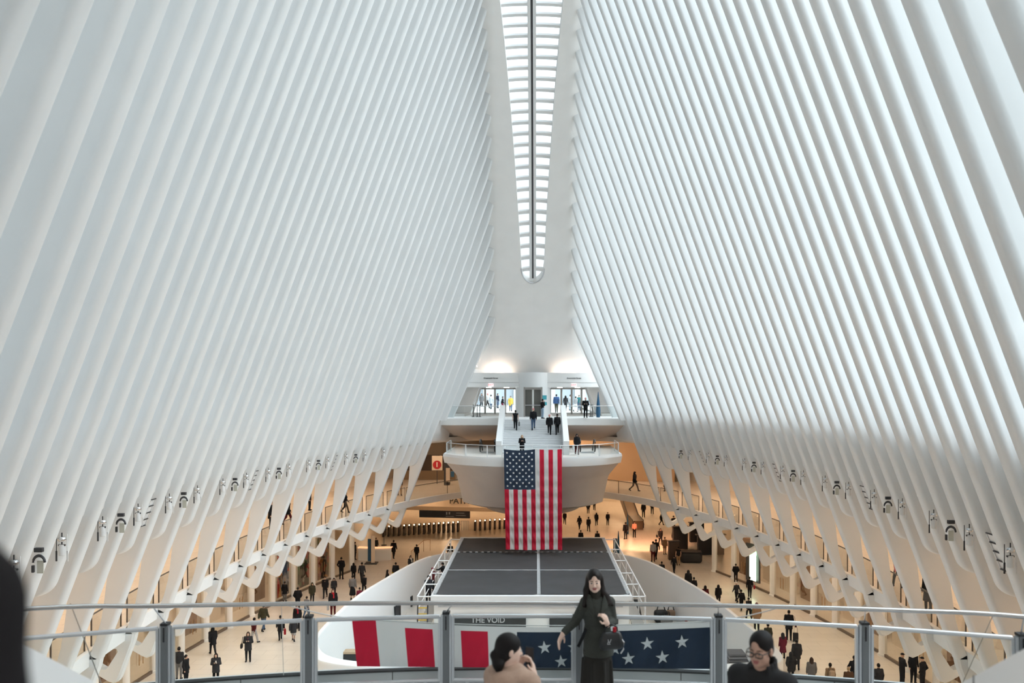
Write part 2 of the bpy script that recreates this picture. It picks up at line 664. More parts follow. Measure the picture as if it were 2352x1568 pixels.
# roof over the street-side ground beyond the hall's outline, so that no daylight falls behind the walls
for side, nm in ((-1, 'left'), (1, 'right')):
    m = MB()
    ds = frange(-20, 124, 100)
    m.loft([[(side * (xin(min(max(d, 5.0), 72.0), -2.2) + 2.0 if 3.5 < d < 73.5 else 5.9), d, -2.3), (side * 45, d, -2.3), (side * 45, d, -1.9), (side * (xin(min(max(d, 5.0), 72.0), -2.2) + 2.0 if 3.5 < d < 73.5 else 5.9), d, -1.9)] for d in ds])
    struct(m.build('street_pavement_' + nm, mat('street_paving', (0.5, 0.49, 0.47), 0.8, noise=0.1, nscale=0.5)))
# near end behind the camera: street lobby with its end wall above
NLZ = 3.2
m = MB(); m.box(-12, 12, 4.5, 4.9, NLZ, 14); struct(m.build('wall_near_upper', WHITE2))
m = MB(); m.box(-12, 12, -9, 4.5, NLZ, NLZ + 0.3); struct(m.build('ceiling_near_lobby', WHITE2))
for s, nm in ((-1, 'left'), (1, 'right')):
    m = MB(); m.loft([[(s * 8.4, y, -2.0), (s * 8.4, y, NLZ), (s * 12, y, NLZ), (s * 12, y, -2.0)] for y in (-9, 4.9)])
    struct(m.build('wall_near_lobby_' + nm, WHITE2))
m = MB(); m.box(-12, 12, -9.4, -9, -2.0, NLZ + 0.3); struct(m.build('wall_near_lobby', WHITE2))
for x in (-6.0, -2.0, 2.0, 6.0):  # fill lamps added out of view to brighten the kerb and the near figures
    for y in (-5.0, 1.5):
        m = MB(); m.lathe([(0.0, 0.0), (0.35, 0.0), (0.35, 0.05), (0.0, 0.05)], (x, y, NLZ - 0.05), 14)
        tag(m.build('downlight', mat('neutral_lamp', (1, 0.95, 0.9), 0.5, emit=25.0, ecol=(1.0, 0.93, 0.85))), 'added round white fill lamp in the unseen near lobby ceiling', 'light', 'added near lobby fill lamps')
# ------------------------------------------------------------------ far end: street landing, doors, lift bay
ZUP, ZLOW = -2.1, -4.6
DUP = 69.8
GREYMAT = mat('grey_door_mat', (0.42, 0.41, 0.40), 0.85, noise=0.1)
DOORFR = mat('grey_bronze_door_frame', (0.36, 0.34, 0.32), 0.4, 0.5)
m = MB()
# landing: floor, white fascia, taupe sloping soffit
for x0, x1 in ((-7.95, 7.95),):
    m.loft([[(x0, DUP, ZUP), (x0, DUP - 0.06, ZUP - 0.08), (x0, DUP - 0.06, ZUP - 0.6), (x0, DUP + 0.25, ZUP - 0.66), (x0, DUP + 4.6, -4.2), (x0, 92, -4.2), (x0, 92, ZUP)],
            [(x1, DUP, ZUP), (x1, DUP - 0.06, ZUP - 0.08), (x1, DUP - 0.06, ZUP - 0.6), (x1, DUP + 0.25, ZUP - 0.66), (x1, DUP + 4.6, -4.2), (x1, 92, -4.2), (x1, 92, ZUP)]])
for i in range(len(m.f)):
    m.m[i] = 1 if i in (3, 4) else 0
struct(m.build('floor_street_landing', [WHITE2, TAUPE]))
m = MB()
m.box(-5.5, -1.7, 74.6, 80.2, ZUP, ZUP + 0.012)
tag(m.build('entrance_mat', GREYMAT), 'grey entrance mat before the street doors, turnstile side', 'mat')
m = MB()
m.box(1.7, 5.5, 74.6, 80.2, ZUP, ZUP + 0.012)
tag(m.build('entrance_mat', GREYMAT), 'grey entrance mat before the street doors, black kiosk side', 'mat')
# outside pavement and a pale building across the street
m = MB()
m.box(-45, 45, 92, 175, ZUP - 0.3, ZUP)
struct(m.build('street_pavement_far', mat('street_paving', (0.5, 0.49, 0.47))))
m = MB()
m.box(-30, 30, 140, 141, ZUP, 9)
for i in range(12):
    x = -27.5 + i * 5
    m.box(x - 0.9, x + 0.9, 139.5, 140, ZUP, 9, 1)
m.box(-30, 30, 139.6, 140, 3.4, 4.4, 1)
tag(m.build('street_building', [mat('pale_blue_glass_front', (0.55, 0.63, 0.70), 0.2), mat('pale_stone', (0.75, 0.75, 0.74), 0.7)]), 'pale glazed building across the street behind the far doors', 'building')

# end walls: lintel above the doors, leaning sides
m = MB()
for x0, x1 in ((-6.6, 6.6),):
    m.loft([[(x, 72.9, 0.42), (x, 72.9, 1.64), (x, 73.02, 1.64), (x, 73.02, 1.35), (x, 74.6, 1.35), (x, 74.6, 1.62), (x, 82.2, 1.62), (x, 82.2, 0.42)] for x in (x0, x1)])
m.box(-6.5, 6.5, 72.88, 72.9, 0.80, 0.815, 1)
struct(m.build('wall_far_lintel', [WHITE2, mat('shadow_joint', (0.35, 0.35, 0.35))]))
for s, nm in ((-1, 'left'), (1, 'right')):
    m = MB()
    m.loft([[(s * 5.95, y, ZUP), (s * 4.5, y, 1.7), (s * 9.5, y, 1.7), (s * 9.5, y, ZUP)] for y in (78.8, 82.2)])
    m.box(min(s * 9.5, s * 9.9), max(s * 9.5, s * 9.9), 70.5, 82.2, ZUP, 3.0)
    struct(m.build('wall_far_' + nm, WHITE2))
m = MB()
m.loft([[(-9.5, 74.0, 1.62), (-9.5, 74.3, 3.0), (-9.5, 83, 3.0), (-9.5, 83, 1.66)], [(9.5, 74.0, 1.62), (9.5, 74.3, 3.0), (9.5, 83, 3.0), (9.5, 83, 1.66)]])
struct(m.build('ceiling_far_lobby', WHITE2))

# curved lift bay between the door openings
m = MB()
pts = []
for i in range(21):
    a = math.pi * (i / 20)
    pts.append((1.52 * math.cos(a), 74.2 - 2.2 * math.sin(a)))
gap0, gap1 = -0.72, 0.72
def wallstrip(sel, z0, z1):
    m.loft([[(x, y, z0), (x, y, z1), (x * 0.9, y + 0.25, z1), (x * 0.9, y + 0.25, z0)] for x, y in sel])
yb = lambda x: 74.2 - 2.2 * math.sqrt(max(0, 1 - (x / 1.52) ** 2))
wallstrip([p for p in pts if p[0] > gap1] + [(gap1, yb(gap1))], ZUP, 1.66)
wallstrip([(gap0, yb(gap0))] + [p for p in pts if p[0] < gap0], ZUP, 1.66)
wallstrip([(gap1, yb(gap1))] + [p for p in pts if gap0 < p[0] < gap1] + [(gap0, yb(gap0))], 0.40, 1.66)
m.box(-1.52, -1.3, 74.2, 80.8, ZUP, 1.66)
m.box(1.3, 1.52, 74.2, 80.8, ZUP, 1.66)
struct(m.build('wall_lift_bay', WHITE, smooth=40))
ld = thing('lift_door', 'grey glazed lift doors in the curved white bay between the street doors', 'door', (0, 72.60, ZUP))
DG = mat('dark_tinted_glass', (0.10, 0.10, 0.09), 0.12, spec=0.8)
m = MB()
m.box(-0.80, -0.66, 72.25, 72.55, ZUP, 0.36); m.box(0.66, 0.80, 72.25, 72.55, ZUP, 0.36); m.box(-0.80, 0.80, 72.22, 72.55, 0.20, 0.42)
m.build('door_frame', DOORFR, ld)
for s in (-1, 1):
    m = MB(); m.box(min(s * 0.05, s * 0.66), max(s * 0.05, s * 0.66), 72.40, 72.46, ZUP + 0.05, 0.20)
    leaf = m.build('door_leaf', DG, ld)
    m = MB(); m.box(s * 0.05 - 0.04, s * 0.05 + 0.04, 72.34, 72.40, ZUP + 0.03, 0.20)
    m.build('edge_stile', mat('satin_metal', (0.62, 0.60, 0.55), 0.35, 0.6), leaf)
m = MB(); m.box(-0.7, 0.7, 72.30, 72.40, ZUP + 0.95, ZUP + 1.02); m.build('push_bar', STEEL, ld)

# street doors: frames with glass, one set on each side of the bay
def street_doors(s, n, label):
    x_in, x_top, x_bot = s * 1.62, s * 4.95, s * 5.75
    y = 80.6
    t = thing('door_%d' % n, label, 'doors', (s * 3.6, y, ZUP))
    struct(t)
    m = MB()
    m.bar((x_in, y, 0.33), (x_bot - s * 0.6, y, 0.33), 0.12, 0.16)
    m.bar((x_in, y, ZUP), (x_in, y, 0.33), 0.12, 0.12)
    m.build('door_frame', DOORFR, t)
    m = MB(); m.bar((x_bot, y, ZUP), (x_top, y, 0.4), 0.16, 0.16); m.build('slanted_jamb', WHITE2, t)
    xs = [s * q for q in (2.65, 3.62, 4.55)]
    edges = [x_in] + xs + [x_bot]
    for x in xs:
        m = MB(); m.box(x - 0.09, x + 0.09, y - 0.06, y + 0.06, ZUP, 0.28)
        m.build('mullion', DOORFR, t)
    m = MB(); m.box(min(x_in, x_bot), max(x_in, x_bot), y - 0.05, y + 0.05, ZUP, ZUP + 0.16)
    m.build('kick_rail', mat('pale_kick_plate', (0.62, 0.61, 0.60), 0.4, 0.3), t)
    for a, b in zip(edges[:-1], edges[1:]):
        a2 = a
        b2 = b if abs(b) < 5 else s * 5.3
        m = MB(); m.box(min(a2, b2) + 0.06, max(a2, b2) - 0.06, y - 0.01, y + 0.01, ZUP + 0.16, 0.26)
        g = m.build('door_pane', GLASS, t)
        m = MB()
        hx = (a2 + b2) / 2 + 0.3 * s
        m.tube([(hx, y - 0.07, ZUP + 0.8), (hx, y - 0.07, ZUP + 1.4)], 0.022, 6)
        m.build('pull_handle', STEEL, g, smooth=60)
street_doors(-1, 1, 'grey framed glass street doors on the turnstile side of the lift bay')
street_doors(1, 2, 'grey framed glass street doors on the black kiosk side of the lift bay')

EXITW = mat('exit_sign_white', (0.9, 0.85, 0.84), 0.5, emit=0.6, ecol=(1, 0.8, 0.8))
EXITR = mat('exit_sign_red', (0.75, 0.08, 0.10), 0.5, emit=0.5, ecol=(0.9, 0.1, 0.12))
for s, w in ((-1, 'turnstile side'), (1, 'black kiosk side')):
    t = thing('exit_sign', 'small red lettered EXIT sign above the street doors, %s' % w, 'sign', (s * 3.55 - 0.05, 72.81, 0.60))
    m = MB(); m.bbox((s * 3.55 - 0.05, 72.86, 0.60), (0.42, 0.08, 0.26), r=0.02)
    m.build('sign_box', EXITW, t)
    text_mesh('sign_lettering', 'EXIT', 0.2, EXITR, t, (s * 3.55 - 0.05, 72.81, 0.60), bold=0.006)
    t = thing('street_name_sign', 'dark street name lettering on the white lintel, %s' % w, 'sign', (s * 3.55 - 0.05, 72.89, 1.18))
    text_mesh('sign_lettering', 'Greenwich Street', 0.17, mat('dark_grey_lettering', (0.12, 0.12, 0.13)), t, (s * 3.55 - 0.05, 72.88, 1.18), bold=0.003)
TEAL = mat('teal_notice', (0.03, 0.30, 0.36), 0.5)
for x, z0, z1, w in ((0.98, -0.65, -0.28, 'large teal notice fixed to the white bay beside the lift doors'), (1.06, -1.12, -0.85, 'small teal notice below the larger one beside the lift doors')):
    yy = 74.2 - 2.2 * math.sqrt(1 - (x / 1.52) ** 2) - 0.12
    m = MB(); m.bbox((x, yy, (z0 + z1) / 2), (0.42 if z0 > -0.7 else 0.26, 0.03, z1 - z0), rz=0.55, r=0.01)
    tag(m.build('notice_board', TEAL), w, 'sign')

# spindle shaped blue banner, barriers, glass railing on the landing edge
BLUEF = mat('dark_blue_cloth', (0.02, 0.10, 0.20), 0.6)
m = MB()
bx, by = XX(1374, 70.6), 70.6
m.lathe([(0.02, 0.0), (0.16, 0.02), (0.19, 0.5), (0.15, 1.0), (0.08, 1.6), (0.02, 2.12)], (bx, by, ZUP), 14)
tag(m.build('furled_banner', BLUEF, smooth=50), 'dark blue furled feather banner standing on the street landing', 'banner')
def barrier(xs, y, label):
    t = thing('crowd_barrier', label, 'barrier', (sum(xs) / len(xs), y, ZUP))
    for x in xs:
        m = MB(); m.lathe([(0.14, 0), (0.14, 0.03), (0.03, 0.05), (0.03, 0.95), (0.045, 0.96), (0.045, 1.03), (0.0, 1.04)], (x, y, ZUP), 10)
        m.build('post', BLACK, t, smooth=50)
    for a, b in zip(xs[:-1], xs[1:]):
        m = MB(); m.box(a, b, y - 0.01, y + 0.01, ZUP + 0.93, ZUP + 0.99)
        m.build('belt', BLACK, t)
barrier([XX(1087, 72), XX(1096, 72), XX(1102, 72)], 72, 'black belt posts by the street doors on the turnstile side')
barrier([XX(1356, 72), XX(1360, 72)], 72, 'pair of black belt posts beside the guard in black')

RAILM = mat('satin_rail', (0.62, 0.63, 0.64), 0.35, 0.7)
def glass_rail(name, pts, z, h, label, parts=1, post=True, cat='railing', group=None, railr=0.03, rm=None, span=None):
    """glass balustrade along pts (x,y): a pane per span, a top rail, posts"""
    t = thing(name, label, cat, (pts[0][0], pts[0][1], z), group)
    zf = (lambda i: z) if not callable(z) else z
    for a, b in zip(pts[:-1], pts[1:]):
        A, B = Vector((a[0], a[1], 0)), Vector((b[0], b[1], 0))
        dv = (B - A).normalized()
        nn = Vector((-dv.y, dv.x, 0)) * 0.012
        A2, B2 = A + dv * 0.02, B - dv * 0.02
        m = MB()
        m.loft([[q + nn + Vector((0, 0, z + 0.03)), q - nn + Vector((0, 0, z + 0.03)), q - nn + Vector((0, 0, z + h - 0.02)), q + nn + Vector((0, 0, z + h - 0.02))] for q in (A2, B2)])
        m.build('glass_pane', GLASS, t)
    m = MB()
    m.tube([(p[0], p[1], z + h) for p in pts], railr, 8)
    m.build('top_rail', rm or RAILM, t, smooth=60)
    if post:
        for p in pts:
            m = MB(); m.box(p[0] - 0.035, p[0] + 0.035, p[1] - 0.03, p[1] + 0.03, z, z + h)
            m.build('post', WHITE, t)
    return t
glass_rail('glass_railing', [(-7.3, DUP + 0.1), (-5.6, DUP + 0.1), (-3.9, DUP + 0.1), (-2.78, DUP + 0.1)], ZUP, 0.95, 'glass railing along the street landing edge, turnstile side of the stairs', post=False)
glass_rail('glass_railing', [(2.78, DUP + 0.1), (3.9, DUP + 0.1), (5.6, DUP + 0.1), (7.3, DUP + 0.1)], ZUP, 0.95, 'glass railing along the street landing edge, black kiosk side of the stairs', post=False)

# stairs down to the lower landing
STEPM = mat('pale_grey_stone_steps', (0.62, 0.63, 0.64), 0.6, noise=0.06, nscale=2)
DLB = 62.8
st = thing('staircase', 'wide pale grey staircase between the street landing and the lower landing', 'stairs', (0, DLB, ZLOW))
m = MB()
NST = 16
prof = [(DUP + 0.02, ZUP - 0.4), (DUP + 0.02, ZUP)]
for i in range(NST):
    y = DUP - (DUP - DLB) * (i + 1) / NST
    z0 = ZUP - (ZUP - ZLOW) * i / NST
    z1 = ZUP - (ZUP - ZLOW) * (i + 1) / NST
    prof += [(y + (DUP - DLB) / NST, z0 - 0.0001), (y + (DUP - DLB) / NST, z1), (y, z1)]
prof += [(DLB, ZLOW - 0.3)]
m.prism([(a, b) for a, b in prof], -2.28, 2.28, axis='x')
m.build('steps', STEPM, st)
for s in (-1, 1):
    m = MB()
    m.loft([[(s * (2.28 + w * 0.4), DUP + 0.5, ZUP + 0.0 + h) for w, h in ((0, -0.9), (0, 1.02), (1, 1.02), (1, -0.9))],
            [(s * (2.28 + w * 0.4), DUP, ZUP + h) for w, h in ((0, -0.9), (0, 1.02), (1, 1.02), (1, -0.9))],
            [(s * (2.28 + w * 0.42), DLB - 0.2, ZLOW + h) for w, h in ((0, -0.3), (0, 1.0), (1, 1.0), (1, -0.3))]])
    m.build('side_wall', WHITE, st)

# lower landing: boat shaped platform
plan = []
hw = 6.6
for i in range(25):
    t = -1 + 2 * i / 24
    plan.append((hw * t, 59.6 + 3.6 * abs(t) ** 3.2))
def platring(z, sx, dy, back):
    pts = [(x * sx, y + dy) for x, y in plan]
    pts += [(hw * sx, back), (-hw * sx, back)]
    return [(x, y, z) for x, y in pts]
m = MB()
m.loft([platring(ZLOW, 0.985, 0.1, 73), platring(ZLOW + 0.04, 1.0, -0.02, 73), platring(ZLOW - 0.14, 1.005, -0.06, 73), platring(ZLOW - 0.62, 0.99, 0.0, 73), platring(ZLOW - 0.68, 0.965, 0.15, 73),
        platring(-6.15, 0.875, 0.9, 73), platring(-6.35, 0.865, 1.2, 73), platring(-8.45, 0.815, 2.6, 73), platring(-8.6, 0.77, 2.9, 73), platring(-8.75, 0.57, 3.1, 73), platring(-9.1, 0.54, 3.6, 73)])
nn = len(plan) + 2
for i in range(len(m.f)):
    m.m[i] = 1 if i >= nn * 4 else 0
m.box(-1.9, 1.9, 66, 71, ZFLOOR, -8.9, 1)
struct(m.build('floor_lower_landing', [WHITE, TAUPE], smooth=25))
rp = [(x * 0.965, y + 0.16) for x, y in plan]
sel = [0, 3, 6, 8, 10, 12, 14, 16, 18, 21, 24]
glass_rail('glass_railing', [(rp[0][0], 66.5)] + [rp[i] for i in sel] + [(rp[24][0], 66.5)], ZLOW, 0.84, 'curved glass railing with white posts round the lower landing', post=True, railr=0.025)

# escalators beside the staircase
RUB = mat('black_handrail_rubber', (0.02, 0.02, 0.022), 0.45)
def escalator(x0, s, label):
    y0, z0 = 64.2, ZLOW
    t = thing('escalator', label, 'escalator', (x0, y0, z0))
    def path(off):
        p = []
        for i in range(9):
            a = math.pi * (0.5 + i / 8)
            p.append((y0 + 0.45 + 0.42 * math.cos(a), z0 + 0.52 - 0.42 * math.sin(a) * -1))
        p = [(y0 + 0.5, z0 + 0.10), (y0 + 0.15, z0 + 0.18), (y0, z0 + 0.5), (y0 + 0.12, z0 + 0.82), (y0 + 0.45, z0 + 0.98), (y0 + 1.4, z0 + 0.95), (y0 + 7.2, z0 - 2.6)]
        return [(x0 + off, a, b) for a, b in p]
    for off in (-0.55, 0.55):
        m = MB(); m.tube(path(off), 0.05, 8)
        hr = m.build('handrail', RUB, t, smooth=60)
        m = MB()
        q = path(off)
        m.prism([(a, b) for _, a, b in q] + [(y0 + 7.2, z0 - 3.4), (y0 + 1.2, z0 + 0.05)], x0 + off - 0.012, x0 + off + 0.012, axis='x')
        m.build('balustrade_glass', GLASS, t)
    m = MB()
    m.prism([(y0, z0 + 0.02), (y0 + 1.4, z0 + 0.02), (y0 + 7.2, z0 - 3.5), (y0 + 7.2, z0 - 3.9), (y0 + 1.2, z0 - 0.2), (y0, z0 - 0.2)], x0 - 0.5, x0 + 0.5, axis='x')
    m.build('step_band', ALU, t)
escalator(XX(1104, 64.2) + 0.5, -1, 'escalator on the lower landing, turnstile side of the stairs')
escalator(XX(1338, 64.2) + 0.4, 1, 'escalator on the lower landing, black kiosk side of the stairs')
# ------------------------------------------------------------------ the hanging flag
RED = mat('red_flag_cloth', (0.62, 0.01, 0.045), 0.7, trans=0.35)
WCL = mat('white_flag_cloth', (0.80, 0.80, 0.80), 0.7, trans=0.35)
NAVY = mat('navy_flag_cloth', (0.012, 0.028, 0.06), 0.7, trans=0.1)
STARM = mat('white_star_cloth', (0.80, 0.82, 0.85), 0.7)
def star_pts(cx, cz, r, rot=0.0):
    out = []
    for i in range(10):
        a = math.pi / 2 + i * math.pi / 5 + rot
        rr = r if i % 2 == 0 else r * 0.382
        out.append((cx + rr * math.cos(a), cz + rr * math.sin(a)))
    return out
fd = 59.25
fx0, fx1, fz0, fz1 = XX(1157, fd), XX(1290.5, fd), ZZ(1262, fd), ZZ(1031, fd)
def flag_y(u, v):
    """u across 0..1, v down 0..1"""
    return fd + 0.06 * math.sin(u * 40 + v * 3) * (0.3 + v) * 0.5 + 0.05 * math.sin(v * 55 + math.sin(u * 80)) * (0.2 + 0.8 * v) + 0.12 * math.sin(u * 9 + 1) * v
fl = thing('flag', 'large United States flag hung upright from the lower landing railing', 'flag', ((fx0 + fx1) / 2, fd, fz1))
NU, NV = 78, 110
def fpos(u, v):
    sag = 0.10 * math.sin(math.pi * min(1, u / 0.55)) if u < 0.55 else 0.05 * math.sin(math.pi * (u - 0.55) / 0.45)
    w = 0.035 * v
    return (fx0 + (fx1 - fx0) * (u * (1 - 0.03 * v) + w), flag_y(u, v), fz1 + (fz0 - fz1) * v - sag * (1 - v) ** 3)
m = MB()
vs = [fpos(i / NU, j / NV) for j in range(NV + 1) for i in range(NU + 1)]
fs, ms = [], []
for j in range(NV):
    for i in range(NU):
        a = j * (NU + 1) + i
        fs.append((a, a + 1, a + NU + 2, a + NU + 1))
        stripe = int((i + 0.5) / NU * 13)
        v = (j + 0.5) / NV
        if v < 0.4 and stripe < 7:
            ms.append(2)
        else:
            ms.append(0 if stripe % 2 == 0 else 1)
m.add(vs, fs); m.m = ms
m.build('cloth', [RED, WCL, NAVY], fl, smooth=180, fix=False)
m = MB()
cw = 7 / 13
for c in range(9):
    rows = 6 if c % 2 == 0 else 5
    for r in range(rows):
        u = cw * (c + 1) / 10
        v = 0.4 * ((r * 2 + (1 if c % 2 == 0 else 2)) / 12)
        rad = 0.0235
        asp = (fx1 - fx0) / (fz1 - fz0)
        ctr = fpos(u, v)
        pts = star_pts(0, 0, rad * (fx1 - fx0))
        for dy in (-0.012, 0.012):
            vv = []
            for px, pz in pts + [(0, 0)]:
                uu, v2 = u + px / (fx1 - fx0), v - pz / (fz1 - fz0)
                p = fpos(uu, v2)
                vv.append((p[0], p[1] + dy, p[2]))
            m.add(vv, [(10, k, (k + 1) % 10) for k in range(10)])
m.build('star_pattern', STARM, fl, fix=False)
m = MB(); m.tube([(fx0 - 0.05, fd + 0.0, fz1 + 0.02), (fx1 + 0.05, fd + 0.0, fz1 + 0.02)], 0.025, 6)
m.build('header_rod', WHITE, fl, smooth=60)
for u in (0.02, 0.98):
    m = MB(); p = fpos(u, 0); m.tube([p, (p[0], 59.75, ZLOW + 0.84)], 0.012, 5)
    m.build('hanging_cord', WHITE, fl)

# small lamps of the far lobby: uplights on the lintel, downlights under its soffit
for x, w in ((-3.1, 'turnstile side'), (3.1, 'black kiosk side')):
    m = MB(); m.bbox((x, 73.4, 1.42), (1.6, 0.3, 0.12), r=0.02)
    tag(m.build('uplight', mat('peach_lamp', (1, 0.8, 0.7), 0.5, emit=8.0, ecol=(1.0, 0.80, 0.66))), 'warm uplight on top of the door lintel, %s' % w, 'light')
for x in (-4.0, -2.4, 2.4, 4.0):
    m = MB(); m.lathe([(0.0, 0.0), (0.22, 0.0), (0.22, 0.03), (0.0, 0.03)], (x, 77.0, 0.39), 14)
    tag(m.build('downlight', mat('neutral_lamp', (1, 0.95, 0.9), 0.5, emit=25.0, ecol=(1.0, 0.93, 0.85))), 'round white downlight in the soffit before the street doors', 'light', 'lobby downlights')
# ------------------------------------------------------------------ concourse edge: glass balustrades between the legs
DRAIL = mat('dark_bronze_rail', (0.10, 0.085, 0.07), 0.4, 0.5)
BGLASS = glass_mat('balustrade_glass', (0.90, 0.90, 0.88), 0.05)
def balustrade(pts, label, group):
    t = thing('glass_balustrade', label, 'railing', (pts[0][0], pts[0][1], ZSLAB), group)
    m = MB()
    rows = []
    for i, p in enumerate(pts):
        q0, q1 = Vector(pts[max(i - 1, 0)]), Vector(pts[min(i + 1, len(pts) - 1)])
        n = Vector((-(q1 - q0).y, (q1 - q0).x)).normalized() * 0.012
        rows.append([(p[0] - n.x, p[1] - n.y, ZSLAB), (p[0] - n.x, p[1] - n.y, ZSLAB + 1.03), (p[0] + n.x, p[1] + n.y, ZSLAB + 1.03), (p[0] + n.x, p[1] + n.y, ZSLAB)])
    m.loft(rows)
    m.build('glass_pane', BGLASS, t)
    m = MB(); m.tube([(p[0], p[1], ZSLAB + 1.05) for p in pts], 0.028, 6)
    m.build('top_rail', DRAIL, t, smooth=60)
    for p in (pts[0], pts[-1]):
        m = MB(); m.box(p[0] - 0.02, p[0] + 0.02, p[1] - 0.02, p[1] + 0.02, ZSLAB, ZSLAB + 1.04)
        m.build('edge_strip', DRAIL, t)
for side in (-1, 1):
    for j, k in enumerate(range(0, 34, 2)):
        d1, d2 = 67.6 - 1.5 * k - 0.27, 67.6 - 1.5 * (k + 2) + 0.27
        pts = [(side * (wslab(d1 + (d2 - d1) * i / 3) + 0.16), d1 + (d2 - d1) * i / 3) for i in range(4)]
        balustrade(pts, 'walkway glass balustrade, %s rib gap from the far end, %s' % (nth(j + 1), SIDE[side]), 'walkway balustrades, %s' % SIDE[side])
    a0 = math.asin(min(1, 9.9 / 15.05))
    for j in range(3):
        pts = []
        for i in range(5):
            a = a0 * (1 - (j + i / 4) / 3.0 * 0.92)
            pts.append((side * 15.2 * math.sin(a), 38 + 39.15 * math.cos(a)))
        balustrade(pts, 'curved end walkway glass balustrade, %s from the ribs, %s' % (nth(j + 1), SIDE[side]), 'end walkway balustrades')

# ------------------------------------------------------------------ spotlights, speakers and grilles in the gaps above the walkway
CHROME = mat('chrome', (0.75, 0.75, 0.76), 0.12, 1.0)
LAMPW = mat('spot_can_white', (0.72, 0.72, 0.72), 0.4)
def spot_parts(t, d, side, x, z):
    m = MB(); m.lathe([(0.0, 0.16), (0.10, 0.15), (0.17, 0.10), (0.19, 0.03), (0.15, -0.02), (0.0, -0.03)], (side * x, d, z - 0.16), 14)
    m.build('chrome_dome', CHROME, t, smooth=60)
    m = MB(); m.lathe([(0.0, 0.0), (0.13, -0.01), (0.15, -0.12), (0.15, -0.42), (0.11, -0.44), (0.0, -0.42)], (side * x, d, z - 0.30), 14)
    m.build('lamp_can', LAMPW, t, smooth=50)
    m = MB(); m.box(side * x - 0.16, side * x + 0.16, d - 0.05, d + 0.05, z - 0.36, z - 0.30); m.box(side * x - 0.02, side * x + 0.02, d - 0.02, d + 0.02, z - 0.33, z + 0.15)
    m.build('bracket', DARK, t)
    for q in (-0.26, 0.26):
        m = MB(); m.box(side * x + q - 0.035, side * x + q + 0.035, d - 0.02, d + 0.02, z - 0.95, z - 0.55); m.box(side * x + q - 0.012, side * x + q + 0.012, d - 0.02, d + 0.02, z - 0.6, z + 0.1)
        m.build('cable_clip', DARK if q < 0 else LAMPW, t)
def speaker_parts(t, d, side, x, z):
    m = MB(); m.bbox((side * x, d, z - 0.10), (0.36, 0.2, 0.16), r=0.02)
    m.build('driver_box', DARK, t)
    m = MB(); m.tube([(side * x + 0.26 * math.cos(a), d, z - 0.55 + 0.24 * math.sin(a)) for a in [math.pi * i / 10 for i in range(11)]], 0.055, 8)
    m.build('yoke', DARK, t, smooth=60)
    m = MB(); m.bbox((side * x - 0.26, d, z - 0.78), (0.11, 0.12, 0.26), r=0.02)
    m.build('column_speaker', DARK, t)
    m = MB(); m.bbox((side * x + 0.03, d + 0.06, z - 0.72), (0.30, 0.05, 0.46), r=0.02)
    m.build('back_plate', mat('pale_olive_plate', (0.55, 0.55, 0.48), 0.5), t)
def grille_parts(t, d, side, x, z):
    m = MB()
    m.bar((side * (x + 0.05), d - 0.35, z + 0.1), (side * (x + 0.75), d - 0.35, z - 1.3), 0.05, 0.05)
    m.bar((side * (x + 0.05), d + 0.35, z + 0.1), (side * (x + 0.75), d + 0.35, z - 1.3), 0.05, 0.05)
    m.build('grille_frame', LAMPW, t)
    for i in range(5):
        f = i / 4
        m = MB(); m.bar((side * (x + 0.05 + 0.7 * f), d - 0.36, z + 0.1 - 1.4 * f), (side * (x + 0.05 + 0.7 * f), d + 0.36, z + 0.1 - 1.4 * f), 0.07, 0.05)
        m.build('slat', DARK, t)
    m = MB()
    m.loft([[(side * (x + 0.09), y, z + 0.08), (side * (x + 0.13), y, z + 0.08), (side * (x + 0.83), y, z - 1.3), (side * (x + 0.79), y, z - 1.3)] for y in (d - 0.34, d + 0.34)])
    m.build('back_panel', LAMPW, t)
kinds = {0: 's', 1: 'p', 2: 's', 3: 'g', 4: 's', 5: 'p', 6: 's', 7: None}
for side in (-1, 1):
    cnt = {}
    for k in range(5, 37):
        kd = kinds[(k + (1 if side < 0 else 4)) % 8]
        if kd is None:
            continue
        d = 67.6 - 1.5 * k - 0.75
        z = zcrease(d) - 2.36
        x = xin(d, z) + 0.06
        cnt[kd] = cnt.get(kd, 0) + 1
        nm, cat_, fn, wd = {'s': ('spotlight', 'spotlight', spot_parts, 'chrome domed spotlight'), 'p': ('loudspeaker', 'loudspeaker', speaker_parts, 'dark arched loudspeaker'), 'g': ('air_grille', 'grille', grille_parts, 'slatted white air grille')}[kd]
        t = thing(nm, '%s between ribs, %s of its kind from far end, %s' % (wd, nth(cnt[kd]), SIDE[side]), cat_, (side * x, d, z), '%s row, %s' % (nm.replace('_', ' '), SIDE[side]))
        fn(t, d, side, x, z)
        t.scale = (0.5, 0.5, 0.62)

